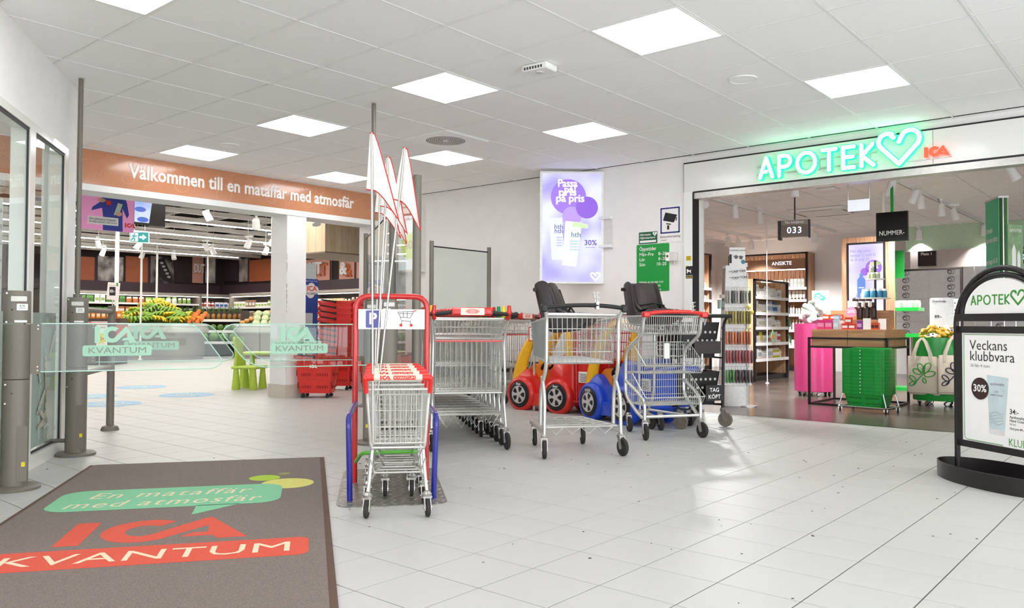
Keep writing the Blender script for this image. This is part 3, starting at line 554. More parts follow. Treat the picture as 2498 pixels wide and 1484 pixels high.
st0 = V((-2.93, 2.60, 0)); hd = V((-math.sin(SRZ), math.cos(SRZ), 0)); s0 = None; lean = [(0, -.012, 0), (0, .10, 0), (0, .045, 0), (.0, .02, 0), (0, .06, 0)]
for k, (lab, y) in enumerate(ST):
    p = st0+hd*y
    if k == 0: s0 = small_trolley(lab); s0.location = p; s0.rotation_euler = (0, 0, SRZ-.04); c = s0
    else: c = dup(s0, p, SRZ-.04, lab)
    for ch in c.children:
        if ch.name.startswith('flag_pole'): ch.rotation_euler = lean[k]
# ================================================================ BIG TROLLEYS
GRIPC = {'red': RED, 'yellow': mat('yellow_grip', '#efdf2a', .35, coat=.3), 'green': mat('green_grip', '#0f9a56', .35, coat=.3)}
SAFE = mat('pale_print_plate', '#efe3d6', .5)
def big_trolley(label):
    t = thing('shopping_trolley', label, 'trolley', (0, 0, 0), 0, 'large nested trolleys')
    b = B(); basket(b, [(-.24, .06, .42), (.24, .06, .42), (.18, .78, .49), (-.18, .78, .49)], [(-.25, .04, .93), (.25, .04, .93), (.21, .86, .88), (-.21, .86, .88)], 14, 20, 4, .0021, .005, back=False); obj('wire_basket', b, CHROME, t)
    b = B(); panel(b, (-.245, .05, .425), (.245, .05, .425), (.245, .05, .795), (-.245, .05, .795), 13, 2, .0024, .004); obj('rear_flap', b, CHROME, t)
    b = B(); panel(b, (-.25, .045, .84), (.25, .045, .84), (.26, .03, .945), (-.26, .03, .945), 17, 2, .0024, .0045); panel(b, (-.24, .05, .81), (.24, .05, .81), (.2, .24, .80), (-.2, .24, .80), 12, 5, .002, .0035); obj('child_seat_grid', b, CHROME, t)
    obj('red_strip', B().box((-.25, .035, .785), (.25, .045, .797)), RED, t)
    b = B()
    for s_ in (-1, 1): b.bent([(s_*.285, -.07, .985), (s_*.275, .0, .9), (s_*.262, .04, .8), (s_*.27, .03, .45), (s_*.265, .06, .36), (s_*.275, .02, .16)], .011, 8, .06); b.bent([(s_*.262, .05, .41), (s_*.25, .1, .22), (s_*.2, .7, .17), (s_*.2, .7, .15)], .011, 8, .06); b.tube([(s_*.272, .02, .17), (s_*.2, .7, .17)], .011, 8)
    b.tube([(-.26, .04, .955), (.26, .04, .955)], .009, 8); b.tube([(-.25, .06, .41), (.25, .06, .41)], .008, 8); obj('frame', b, CHROME, t, 50)
    b = B(); panel(b, (-.235, .02, .255), (.235, .02, .255), (.19, .62, .235), (-.19, .62, .235), 6, 5, .003, .005); z = [(-.22+.055*k, .02-.01*(k % 2), .25-(.085 if k % 2 else 0)) for k in range(9)]; b.tube(z, .003, 5); obj('lower_rack', b, CHROME, t)
    obj('handle', B().bent([(-.3, -.09, .985), (-.2, -.1, .99), (-.13, -.1, 1.005), (.13, -.1, 1.005), (.2, -.1, .99), (.33, -.085, .985)], .0145, 10, .04), BLACK, t, 50)
    h = obj('handle_block', B().rbox((-.15, -.13, .975), (.15, -.072, 1.035), .02), RED, t, 30); obj('message_plate', B().box((-.085, -.1335, .98), (.085, -.1295, 1.03)), SAFE, h); b = B(); flat(b, circ(.016, 18, 0, 1.006, 3.1, 1.05), -.1345); obj('bubble_print', b, mat('salmon_print', '#ee8d86', .6), h); text(h, 'Rädda', .013, PRINTW, 0, 1.01, -.1362); text(h, 'Barnen', .011, PRINTW, 0, .997, -.1362)
    obj('coin_lock', B().rbox((.1, -.134, .992), (.135, -.128, 1.015), .004), REDP, h)
    for s_ in (-1, 1): obj('grip', B().bent([(s_*.265, -.065, .95), (s_*.275, -.09, .99), (s_*.27, -.1, 1.05)], [.014, .021, .022, .013], 10, .05, st=8), RED, t, 50); obj('bumper_knob', B().lathe([(.014, 0), (.02, .008), (.02, .022), (.012, .03)], 12, (s_*.31, -.085, .985), MX.Rotation(s_*PI/2, 4, 'Y')), BLACK, t, 40)
    for s_ in (-1, 1): caster(t, s_*.275, .02, .14, .062, .1, .028); caster(t, s_*.2, .7, .14, .062, -.1, .028)
    return t
ORD = ['frontmost', 'second', 'third', 'fourth', 'fifth', 'sixth', 'seventh', 'eighth']
TRZ = math.radians(52); hd2 = V((-math.sin(TRZ), math.cos(TRZ), 0)); tp0 = V((-4.04, 4.27, 0)); bt = big_trolley('frontmost large wire trolley of the row, red handle with printed plate'); bt.location = tp0; bt.rotation_euler = (0, 0, TRZ)
GC = ['red', 'yellow', 'green', 'red', 'red', 'green', 'yellow', 'red']
for k in range(1, 8):
    c = dup(bt, tp0+hd2*(.205*k), TRZ, '%s large wire trolley from the front of the row, %s handle grips' % (ORD[k], GC[k]))
    for ch in c.children:
        if ch.name.startswith('grip') and GC[k] != 'red': ch.data = ch.data.copy(); ch.data.materials[0] = GRIPC[GC[k]]
bx = fl(1247, 998)
for k, lab in enumerate(('wire trolley parked by the wall guard, nearest to the red car', 'wire trolley parked by the wall guard, behind another trolley', 'wire trolley parked by the wall guard, farthest along')):
    c = dup(bt, V((bx.x-.35-.28*k, 7.18, 0)), math.radians(90), lab, 'trolleys along the wall guard')
t = thing('info_plate', 'small white plate in a red frame on a trolley by the wall', 'sign', pD(1290, 832, 8.6), math.radians(12))
obj('plate', B().box((0, 0, 0), (.13, .004, .15)), PAPER, t); b = B()
for a in (((0, 0), (.13, .008)), ((0, .142), (.13, .15)), ((0, 0), (.008, .15)), ((.122, 0), (.13, .15))): b.box((a[0][0], -.004, a[0][1]), (a[1][0], .0, a[1][1]))
obj('red_frame', b, RED, t); b = B()
for x, z in ((.04, .1), (.09, .1), (.04, .05), (.09, .05)): b.tube([(x-.012, -.0015, z+.02), (x, -.0015, z), (x+.014, -.0015, z+.012)], .003, 4); flat(b, circ(.006, 8, x, z-.012), -.001)
o = obj('pictogram_print', b, PRINTK, t); o['kind'] = 'stuff'; obj('bracket', B().box((.05, .004, -.75), (.07, .02, .14)), CHROME, t)
# ---- baby seat
SEATP = mat('brown_black_pad', '#3a2c2d', .42, noise=.12, scale=40)
def baby_seat(loc, rz, label, sc=1):
    t = thing('baby_seat', label, 'seat', loc, rz, 'baby seats on trolleys'); t.scale = (sc, sc, sc)
    pr = [(-.19, .30), (-.12, .33), (-.07, .30), (-.03, .16), (.0, .07), (.06, .04), (.17, .085), (.23, .07), (.23, .02), (.12, -.03), (-.05, -.05), (-.12, 0)]; pr = [(q.x, q.y) for q in fillet([(a, c, 0) for a, c in pr], .035, 3, True)]; rings = []
    for x, s_, dz in ((-.16, .86, .0), (-.145, .98, .02), (-.12, 1, .0), (.12, 1, .0), (.145, .98, .02), (.16, .86, 0)): rings.append([V((x, -(a*s_), c*s_+dz)) for a, c in pr])
    obj('shell', B().loft(rings), SEATBK, t, 50)
    def pad(name, p0, p1, w, th):
        d = V(p1)-V(p0); n = V((0, d.z, -d.y)).normalized(); rg = []
        for i in range(6):
            f = i/5; c = V(p0)+d*f; ww = w*(1-.25*(2*f-1)**4); h_ = th*(.4+.6*math.sin(PI*min(max(f, .08), .92))); rg.append([c+V((ww*math.cos(2*PI*k/14), 0, 0))+n*(h_*math.sin(2*PI*k/14)) for k in range(14)])
        return obj(name, B().loft(rg), SEATP, t, 60)
    pad('back_pad', (0, .08, .32), (0, -.005, .09), .12, .03); pad('seat_pad', (0, -.02, .07), (0, -.22, .085), .13, .028)
    for s_ in (-1, 1): obj('side_wing', B().loft([[V((s_*.13+.022*math.cos(2*PI*k/10)*q, -a+.03*math.sin(2*PI*k/10)*q*1.3, c)) for k in range(10)] for a, c, q in ((-.15, .32, .5), (-.08, .28, 1), (-.03, .14, 1), (.05, .09, .9), (.14, .1, .5))]), SEATBK, t, 60)
    obj('strap', B().tube([(-.13, -.03, .13), (0, -.06, .15), (.13, -.03, .13)], .008, 6).tube([(0, -.06, .15), (0, -.1, .09)], .008, 6), BLACK, t, 50); obj('knob', B().cyl((-.17, .17, .27), (-.15, .17, .27), .016, 10), BLACK, t, 40)
    return t
# ---- trolley with baby seat in front of the red car
def wheelset(t, rear, front, zt=.14, tire=None, fork=None):
    for s_ in (-1, 1): caster(t, s_*rear[0], rear[1], zt, .062, .2*s_, .03, tire, fork); caster(t, s_*front[0], front[1], zt, .062, -.15, .03, tire, fork)
FRZ = math.radians(53.5); fo = V((-3.26, 4.59, 0)); hf = V((-math.sin(FRZ), math.cos(FRZ), 0)); xf_ = V((math.cos(FRZ), math.sin(FRZ), 0))
t = thing('seat_trolley', 'wire trolley with black bar handle standing alone before the red toy car', 'trolley', fo, FRZ)
b = B(); basket(b, [(-.235, .04, .645), (.235, .04, .645), (.18, .6, .665), (-.18, .6, .665)], [(-.255, .02, .965), (.255, .02, .965), (.2, .66, .925), (-.2, .66, .925)], 14, 24, 4, .0024, .006); obj('wire_basket', b, CHROME, t); obj('basket_tray', B().loft([[(-.23, .05, .652), (.23, .05, .652), (.23, .05, .656), (-.23, .05, .656)], [(-.175, .59, .67), (.175, .59, .67), (.175, .59, .674), (-.175, .59, .674)]]), mat('tray_white', '#e8e6e2', .5), t)
obj('side_screen', B().loft([[(-.252, .03, .67), (-.256, .03, .67), (-.262, .03, .95), (-.258, .03, .95)], [(-.19, .62, .68), (-.194, .62, .68), (-.208, .64, .92), (-.204, .64, .92)]]), glassmat('grey_mesh', '#e2e6e6', .02, .3, .3, '#c2c8c8'), t)
b = B()
for s_ in (-1, 1):
    b.bent([(s_*.285, -.04, 1.035), (s_*.262, .0, .96), (s_*.262, .01, .62), (s_*.27, .12, .45), (s_*.27, .13, .21)], .0135, 8, .06); b.bent([(s_*.266, .1, .55), (s_*.275, .0, .42), (s_*.278, .0, .15)], .0135, 8, .07)
b.tube([(-.26, .02, .985), (.26, .02, .985)], .011, 8); obj('frame', b, CHROME, t, 50)
b = B(); panel(b, (-.27, .05, .2), (.27, .05, .2), (.2, .6, .2), (-.2, .6, .2), 5, 5, .004, .007); b.tube([(-.24+.06*k, .05, .2-(.05 if k % 2 else 0)) for k in range(9)], .004, 5); obj('lower_rack', b, CHROME, t, 50); obj('rack_rail', B().tube([(-.28, .0, .17), (-.21, .62, .17)], .014, 6).tube([(.28, .0, .17), (.21, .62, .17)], .014, 6), CHROME, t)
h = obj('handle', B().bent([(-.29, -.035, 1.03), (-.15, -.06, 1.045), (0, -.07, 1.05), (.15, -.06, 1.045), (.29, -.035, 1.03)], .015, 10, .1), BLACK, t, 50)
for s_ in (-1, 1): obj('handle_end', B().rbox((s_*.29-.022, -.06, 1.0), (s_*.29+.022, .0, 1.055), .012), BLACK, t, 30)
b = B()
for z in (1.07, 1.1, 1.135): b.tube([(.08+.022*math.cos(a*.7), -.055+.025*math.sin(a*.7), z+.006*math.sin(a*.7)) for a in range(9)], .0022, 5, True)
b.tube([(.075, -.045, 1.04), (.07, -.035, 1.14)], .003, 5).tube([(.09, -.045, 1.04), (.09, -.035, 1.14)], .003, 5); b.box((.07, -.078, 1.022), (.09, -.04, 1.07)); obj('wire_cup_holder', b, CHROME, t); wheelset(t, (.278, 0), (.19, .6), .15)
baby_seat(fo+hf*.44+xf_*-.02+V((0, 0, .90)), math.radians(115), 'black baby seat on the trolley in front of the red toy car', 1.0)
# ---- trolley with three wire baskets
BRZ = math.radians(58); bo = V((-3.235, 5.80, 0)); hb2 = V((-math.sin(BRZ), math.cos(BRZ), 0))
t = thing('basket_trolley', 'three-tier wire basket trolley with red handle before the blue toy car', 'trolley', bo, BRZ)
b = B(); basket(b, [(-.235, .02, .84), (.235, .02, .84), (.19, .58, .87), (-.19, .58, .87)], [(-.25, .0, .985), (.25, .0, .985), (.21, .66, .985), (-.21, .66, .985)], 26, 26, 2, .0022, .005); obj('upper_basket', b, CHROME, t)
for nm, z0 in (('middle_basket', .525), ('lower_basket', .27)):
    b = B(); z1 = z0+.245; panel(b, (-.26, .3, z0), (.26, .3, z0), (.26, .3, z1), (-.26, .3, z1), 26, 4, .0021, .004); panel(b, (-.26, .0, z0), (.26, .0, z0), (.265, -.05, z0+.065), (-.265, -.05, z0+.065), 30, 1, .0021, .004); panel(b, (-.26, .0, z0), (.26, .0, z0), (.26, .3, z0), (-.26, .3, z0), 22, 5, .002, .004)
    for s_ in (-1, 1):
        b.tube([(s_*.26, .2, z1), (s_*.265, -.05, z0+.065)], .004, 5); b.tube([(s_*.26, .2, z1), (s_*.26, .3, z1)], .004, 5); b.tube([(s_*.26, 0, z0), (s_*.26, .3, z0)], .004, 5)
        for k in range(9): y = .02+.03*k; zt_ = min(z1, z0+.065+(z1-z0-.065)*min(1, (y+.05)/.25)); b.tube([(s_*.26, y, z0), (s_*.26, y, zt_)], .002, 4)
        b.tube([(s_*.26, .02, z0+.08), (s_*.26, .3, z0+.08)], .002, 4)
    obj(nm, b, CHROME, t)
b = B()
for s_ in (-1, 1):
    b.bent([(s_*.255, -.035, 1.005), (s_*.258, .0, .97), (s_*.262, .02, .84), (s_*.272, .3, .7), (s_*.272, .31, .33), (s_*.262, .1, .2), (s_*.25, .02, .165)], .0145, 8, .07); b.bent([(s_*.272, .3, .45), (s_*.262, .08, .36), (s_*.252, .0, .3), (s_*.252, .0, .15)], .0145, 8, .06)
b.tube([(-.25, .01, .18), (.25, .01, .18)], .013, 8).tube([(-.15, .01, .18), (-.05, .5, .18)], .011, 8).tube([(.15, .01, .18), (.05, .5, .18)], .011, 8); obj('frame', b, CHROME, t, 50)
obj('handle', B().bent([(-.27, -.04, 1.0), (-.15, -.065, 1.018), (0, -.075, 1.022), (.15, -.065, 1.018), (.28, -.04, 1.0)], .016, 10, .1), RED, t, 50)
for s_ in (-1, 1): obj('handle_end', B().rbox((s_*.26-.03, -.07, .975), (s_*.26+.03, -.01, 1.02), .012), RED, t, 30)
b = B()
for z in (1.03, 1.06, 1.09): b.tube([(.14+.024*math.cos(a*.7), -.07+.02*math.sin(a*.7), z+.01*math.cos(a*.7)) for a in range(9)], .002, 5, True)
b.tube([(.13, -.06, 1.02), (.12, -.05, 1.1)], .0025, 5).tube([(.155, -.06, 1.02), (.155, -.05, 1.1)], .0025, 5); obj('wire_cup_holder', b, CHROME, t)
obj('card_holder', B().box((.08, .292, .63), (.13, .296, .76)), PRINTW, t); wheelset(t, (.25, 0), (.15, .5), .15)
baby_seat(bo+hb2*.42+V((.0, .02, .95)), math.radians(70), 'brown black baby seat on the three-tier basket trolley', 1.0)
# ---- toy car trolleys
def car_trolley(label, loc, rz, body, word, T=.42):
    t = thing('toy_car_trolley', label, 'trolley', loc, rz, 'toy car trolleys'); t.scale = (1.1, 1.1, 1.1)
    YX = MX(((0, 0, 1, 0), (1, 0, 0, 0), (0, 1, 0, 0), (0, 0, 0, 1)))   # (s,z,x) -> x across, y forward, z up
    def slab(poly, x0, x1, rnd_=.02):
        cx = sum(p[0] for p in poly)/len(poly); cz = sum(p[1] for p in poly)/len(poly); k = 1-rnd_*2.2; rg = []
        for x, s_ in ((x0, k), (x0+rnd_*.4, 1-rnd_*.6), (x0+rnd_, 1), (x1-rnd_, 1), (x1-rnd_*.4, 1-rnd_*.6), (x1, k)): rg.append([V((x, cx+(a-cx)*s_, cz+(c-cz)*s_)) for a, c in poly])
        return B().loft(rg)
    def sm(p, r_=.05): return [(v.x, v.y) for v in fillet([(a, c, 0) for a, c in p], r_, 3, True)]
    lower = sm([(-.02, .07), (-.02, .55), (.17, .55), (.24, .36), (.30, .29), (.44, .29), (.50, .36), (.58, .41), (.70, .33), (.78, .22), (.78, .08)], .05)
    obj('car_body', slab(lower, -.21, .21, .05), body, t, 60)
    for s_ in (-1, 1): obj('sill', slab(sm([(.05, .05), (.05, .17), (.66, .17), (.66, .05)], .03), min(s_*.15, s_*.235), max(s_*.15, s_*.235), .015), body, t, 60)
    for y in (.16, .62):
        for s_ in (-1, 1):
            R = MX.Rotation(s_*PI/2, 4, 'Y'); f = obj('fender', B().lathe([(.165, -.0), (.172, .05), (.16, .085), (.135, .095), (.128, .085)], 26, (s_*.165, y, .155), R), body, t, 50)
            tb_ = B().lathe([(.12, .06), (.128, .088), (.122, .094), (.088, .096)], 26, (s_*.165, y, .15), R); w_ = obj('wheel', tb_, BLACK, t, 50); hb_ = B(); hb_.lathe([(.088, .09), (.086, .1), (.078, .1), (.076, .09)], 24, (s_*.165, y, .15), R)
            for k in range(5):
                a = 2*PI*k/5+.3; hb_.xf = MX.Translation((s_*.165, y, .15)) @ R @ MX.Rotation(a, 4, 'Z'); hb_.prism([(.018, -.012), (.05, -.012), (.078, -.026), (.078, .026), (.05, .012), (.018, .012)], .088, .099)
            hb_.xf = None; hb_.lathe([(.026, .088), (.024, .103), (0, .105)], 14, (s_*.165, y, .15), R); obj('hubcap', hb_, mat('silver_plastic', '#cfc9c6', .4, metal=.3), w_, 40)
            if s_ < 0: text(w_, word, .03, PRINTW, -.265, .252, y, 'CENTER', .02, 1, .075 if len(word) > 5 else .055, rot=(PI/2, 0, -PI/2))
    def column(y0, z0, y1, z1, y2, z2, wa, wb, wc, nm):
        for s_ in (-1, 1):
            P = [(s_*.17, y0, z0, wa), (s_*.185, y1, z1, wb), (s_*.15, y2, z2, wc)]; rg = []
            for i in range(9):
                f = i/8; q = [(1-f)**2, 2*f*(1-f), f*f]; x, y, z, w_ = [sum(q[m]*P[m][j] for m in range(3)) for j in range(4)]
                rg.append([V((x+.035*math.cos(2*PI*k/10), y+w_*math.sin(2*PI*k/10)*.7, z+w_*math.sin(2*PI*k/10)*.35)) for k in range(10)])
            obj(nm, B().loft(rg), YELLOW, t, 60)
    column(.70, .21, .67, .62, .36, .85, .12, .07, .04, 'windscreen_pillar'); column(.06, .52, .04, .72, .1, .84, .075, .06, .05, 'rear_pillar')
    roof = sm([(.02, .80), (.04, .875), (.3, .88), (.44, .83), (.43, .80), (.3, .83)], .03); obj('roof', slab(roof, -.19, .19, .03), YELLOW, t, 60)
    obj('dashboard', slab(sm([(.42, .25), (.44, .40), (.52, .46), (.60, .40), (.62, .25)], .04), -.14, .14, .03), mat('orange_seat_plastic', '#e4801c', .45), t, 60); obj('seat', slab(sm([(.14, .2), (.14, .5), (.2, .5), (.24, .27), (.42, .25), (.42, .2)], .03), -.16, .16, .02), MATS['orange_seat_plastic'], t, 60)
    sw = B(); R = MX.Translation((-.06, .42, .43)) @ MX.Rotation(-.9, 4, 'X'); sw.tube([R @ V((.075*math.cos(2*PI*k/18), .075*math.sin(2*PI*k/18), 0)) for k in range(18)], .012, 8, True)
    for a in (.5, 2.6, 4.7): sw.tube([R @ V((0, 0, 0)), R @ V((.07*math.cos(a), .07*math.sin(a), 0))], .009, 6)
    s1 = obj('steering_wheel', sw, BLACK, t, 50); obj('horn_cap', B().ball(R @ V((0, 0, .008)), .026, 12), YELLOW, s1, 60)
    # trolley half behind the car
    tub = B().loft([[V((x, y, z)) for x, y, z in ((-.2, .06-T, .16), (.2, .06-T, .16), (.2, -.06, .16), (-.2, -.06, .16))], [V((x, y, z)) for x, y, z in ((-.235, -T, .5), (.235, -T, .5), (.235, -.04, .5), (-.235, -.04, .5))]]); obj('tub', tub, body, t)
    b = B(); basket(b, [(-.235, -T, .5), (.235, -T, .5), (.235, -.04, .5), (-.235, -.04, .5)], [(-.25, -T-.02, .84), (.25, -T-.02, .84), (.245, -.04, .82), (-.245, -.04, .82)], 14, 14, 4, .0022, .006, floor=False); obj('wire_basket', b, REDP if body is RED else CHROME, t)
    b = B()
    for s_ in (-1, 1): b.bent([(s_*.25, -T-.08, .9), (s_*.25, -T-.03, .8), (s_*.245, -T-.02, .3), (s_*.24, .06-T, .13), (s_*.2, .05, .12)], .012, 8, .08); b.tube([(s_*.24, -.08, .12), (s_*.245, -.06, .82)], .01, 8)
    obj('frame', b, REDP if body is RED else CHROME, t, 50); obj('handle', B().bent([(-.27, -T-.09, .895), (0, -T-.11, .905), (.27, -T-.09, .895)], .014, 10, .2), RED if body is RED else BLACK, t, 50)
    for s_ in (-1, 1): caster(t, s_*.2, .1-T, .13, .055, 0, .028)
    st = obj('sticker', B().box((-.232, -.19, .3), (-.222, -.09, .4)), PRINTW, t); b = B()
    for k in range(6): b.box((-.2335, -.18, .31+.013*k), (-.2315, -.11+.01*(k % 2), .315+.013*k))
    o = obj('sticker_print', b, PRINTK, st); o['kind'] = 'stuff'
    return t
rp = fl(1356, 1009); car_trolley('red toy car trolley with yellow pillars beside the white wall', V((rp.x+.19, rp.y+.265, 0)), math.radians(88), RED, 'Bean')
bp_ = fl(1512, 1037); car_trolley('blue toy car trolley with yellow roof behind the basket trolley', V((bp_.x+.27, bp_.y+.2, 0)), math.radians(70), BLUEPL, 'KID CADDIE', .24)
# ---- black plastic two-bin cart
kp = fl(1763, 1042); KRZ = math.radians(62); kx = V((math.cos(KRZ), math.sin(KRZ), 0)); ko = kp-kx*.22; ko.z = 0
t = thing('black_bin_cart', 'black cart with two perforated plastic bins by the pharmacy entrance', 'cart', ko, KRZ)
for nm, z0, z1 in (('upper_bin', .62, .94), ('lower_bin', .2, .5)):
    bb = B(); n = 4; bb.loft([[V((x, y, z0)) for x, y in rrect(.36, .4, .03, n, 0, .25)], [V((x, y, z1)) for x, y in rrect(.42, .48, .03, n, 0, .25)], [V((x, y, z1)) for x, y in rrect(.40, .46, .03, n, 0, .25)], [V((x, y, z0+.01)) for x, y in rrect(.34, .38, .03, n, 0, .25)]]); o_ = obj(nm, bb, BLACK, t, 40); hh = B()
    for k in range(7):
        for j in range(3):
            z = z0+.08+.075*j; yy = .25-(.2+.04*(z-z0)/(z1-z0))-.002; hh.cyl((-.15+.05*k+(.025 if j % 2 else 0), yy+.004, z), (-.15+.05*k+(.025 if j % 2 else 0), yy-.002, z), .012, 10)
            if k < 6: xx = .18+.03*(z-z0)/(z1-z0)+.001; hh.cyl((xx-.004, .1+.055*k+(.025 if j % 2 else 0), z), (xx+.002, .1+.055*k+(.025 if j % 2 else 0), z), .012, 10)
    hh2 = obj('hole_pattern', hh, mat('hole_grey', '#bdb8b2', .8), o_); hh2['kind'] = 'stuff'
b = B()
for s_ in (-1, 1): b.bent([(s_*.24, -.06, 1.0), (s_*.235, .0, .94), (s_*.235, .02, .16)], .013, 8, .05); b.tube([(s_*.235, .02, .2), (s_*.235, .5, .17)], .011, 8); b.tube([(s_*.235, .0, .62), (s_*.235, .5, .62)], .009, 8)
obj('frame', b, DKMETAL, t, 50); obj('handle', B().cyl((-.27, -.06, .995), (.27, -.06, .995), .017, 12), BLACK, t, 50); obj('info_sign', B().box((.02, -.03, .24), (.2, -.02, .38)), BLACK, t); text(t, 'TAG', .05, PRINTW, .11, .335, -.032); text(t, 'KÖPT', .05, PRINTW, .11, .275, -.032); obj('blank_plate', B().box((-.1, -.03, .66), (.18, -.02, .77)), mat('dark_plate', '#2b211f', .5), t)
for s_ in (-1, 1): caster(t, s_*.235, .02, .16, .066, .6, .03, mat('taupe_rubber', '#6f655b', .7), GREYP); caster(t, s_*.2, .46, .16, .066, 0, .03, MATS['taupe_rubber'], GREYP)
# ---- wall guard boards
struct('trim_5', B().box((-8.0, YB-.02, .94), (-4.75, YB, 1.03)), GREYP, 'upper taupe guard board on the white wall'); struct('trim_6', B().box((-8.0, YB-.02, .32), (-4.75, YB, .46)), mat('brown_guard', '#5d5148', .6), 'lower brown guard board on the white wall')
# ================================================================ WALL SIGNS, A-BOARD, BASKETS, CHILDREN'S FURNITURE
def screenmat(name, c1, c2, strength, sc=2.5):
    m = mat(name, c1, .3, emit=strength); nt = m.node_tree; b = nt.nodes['Principled BSDF']; N = nt.nodes.new; L = nt.links.new
    b.inputs['Base Color'].default_value = (.02, .02, .02, 1)
    tc = N('ShaderNodeTexCoord'); n = N('ShaderNodeTexNoise'); n.inputs['Scale'].default_value = sc; n.inputs['Detail'].default_value = 1; r = N('ShaderNodeValToRGB'); r.color_ramp.elements[0].position = .35; r.color_ramp.elements[1].position = .62
    r.color_ramp.elements[0].color = lin(c1); r.color_ramp.elements[1].color = lin(c2); L(tc.outputs['Object'], n.inputs[0]); L(n.outputs['Fac'], r.inputs[0]); L(r.outputs[0], b.inputs['Emission Color']); return m
def emat(name, c, s_=1): m = mat(name, c, .3, emit=s_); m.node_tree.nodes['Principled BSDF'].inputs['Base Color'].default_value = (.02, .02, .02, 1); return m
# ---- lilac screen, turned towards the hall
c = pD(1395, 555, 9.1); LZ = math.radians(41.5)
t = thing('digital_screen', 'tall lilac advertising screen in white frame hung on the white wall', 'screen', (c.x, c.y, c.z-.635), LZ)
obj('housing', B().box((-.36, .0, 0), (.36, .09, 1.27)), mat('screen_housing', '#eceae8', .35), t); obj('panel', B().box((-.333, -.004, .022), (.333, .001, 1.245)), screenmat('lilac_screen', '#9c94f2', '#d3d6fb', 1.05), t)
b = B(); flat(b, circ(.2, 28, -.04, .98), -.005); obj('lilac_disc', b, emat('disc_violet', '#9a6fe6', .9), t); b = B(); flat(b, circ(.125, 24, .17, .86), -.0055); obj('lilac_disc', b, emat('disc_purple', '#8a56d8', .9), t); b = B(); flat(b, circ(.11, 24, .0, .76), -.0052); obj('lilac_disc', b, emat('disc_pale', '#b795ee', .9), t)
EW = emat('screen_white', '#f4f4ff', 1.25); EP = emat('screen_purple', '#5a3fb8', .8)
for k, (s_, z, w_) in enumerate((('Passa', 1.13, .22), ('på!', 1.06, .13), ('pris', 1.03, .2), ('på pris', .96, .32))): text(t, s_, .12, EW, -.05+.03*(k % 2), z, -.0075-.0008*k, 'CENTER', .02, .95, w_)
def bottle2d(x, z, w_, h_, tilt, m1, name):
    b = B(); ca, sa = math.cos(tilt), math.sin(tilt); R = lambda p: (x+p[0]*ca-p[1]*sa, z+p[0]*sa+p[1]*ca)
    flat(b, [R(p) for p in [(-w_/2, 0), (w_/2, 0), (w_*.58, h_), (-w_*.58, h_)]], -.0082); return obj(name, b, m1, t)
bottle2d(-.16, .27, .13, .47, .05, emat('screen_bottle', '#cfe2f6', 1.1), 'bottle_picture'); q_ = bottle2d(-.03, .2, .16, .5, -.1, emat('screen_bottle_front', '#dff1f4', 1.15), 'bottle_picture'); q_.location = (0, -.001, 0); b = B(); flat(b, [(.0, .64), (.185, .62), (.18, .67), (.01, .7)], -.0105); obj('bottle_cap_picture', b, emat('screen_cap', '#c4e3a8', 1), t)
text(t, 'hth', .085, emat('screen_teal', '#2f6f8a', .8), .045, .55, -.011, 'CENTER', .01); text(t, 'hth', .075, EP, -.15, .64, -.011, 'CENTER', .01); text(t, 'hth', .075, EP, -.148, .59, -.011, 'CENTER', .01)
for k in range(4): text(t, 'shampoo', .028, MATS['screen_teal'], .03, .48-.032*k, -.011); text(t, 'balsam', .024, EP, -.14, .52-.03*k, -.011)
text(t, '30%', .085, EP, .21, .46, -.008, 'CENTER', .02); text(t, 'på hela serien', .02, EP, .21, .41, -.008); b = B(); stroke(b, [(x*.11+.265, y*.11+.075) for x, y in HEART], .007, .006, .008); obj('heart_picture', b, EW, t)
q_ = B(); ca = math.cos(-LZ); w0 = V((c.x, c.y)); obj('wall_mount', B().box((-.05, .09, .45), (.1, .3, .62)), ALU, t)
hl = pY(1488, 565, YB)
t = thing('wall_bracket', 'white wall bracket with two arms beside the lilac screen', 'bracket', (hl.x-.04, YB, hl.z)); obj('back_plate', B().box((-.12, -.012, -.2), (.08, 0, .17)), mat('bracket_white', '#dcd9d5', .5), t)
for z in (-.17, .15): obj('arm', B().box((-.14, -.06, z-.012), (.08, -.012, z+.018)), WHITE, t)
# ---- printed wall signs
def sign(name, label, cat, x0, z0, x1, z1, mt=PAPER, rad=.004, th=.006):
    t = thing(name, label, cat, ((x0+x1)/2, YB, (z0+z1)/2)); w_, h_ = x1-x0, z1-z0; obj('board', B().prism(rrect(w_, h_, rad, 3), 0.0005, th, FRONT), mt, t); t['w'] = w_; return t, w_, h_, -th
t, w_, h_, y = sign('opening_hours_sign', 'green opening hours board with white text on the wall', 'sign', -4.68, 1.275, -4.28, 1.785, SIGNG, .012)
text(t, 'Öppettider', .058, PRINTW, -w_/2+.035, .205, y-.001, 'LEFT', .012, 1, .21)
for k, (a, c_) in enumerate((('Mån–Fre', '8–20'), ('Lör', '8–20'), ('Sön', '10–20'))): text(t, a, .05, PRINTW, -w_/2+.035, .145-.055*k, y-.001, 'LEFT', .012); text(t, c_, .05, PRINTW, w_/2-.03, .145-.055*k, y-.001, 'RIGHT', .012)
for k, a in enumerate(('Hämta ut recept och', 'handla dygnet runt', 'på apotekhjartat.se')): text(t, a, .035, PRINTW, -w_/2+.035, -.155-.04*k, y-.001, 'LEFT', .006)
t, w_, h_, y = sign('camera_notice', 'white camera surveillance notice with blue frame and camera symbol', 'sign', -4.41, 1.79, -4.125, 2.185)
b = B()
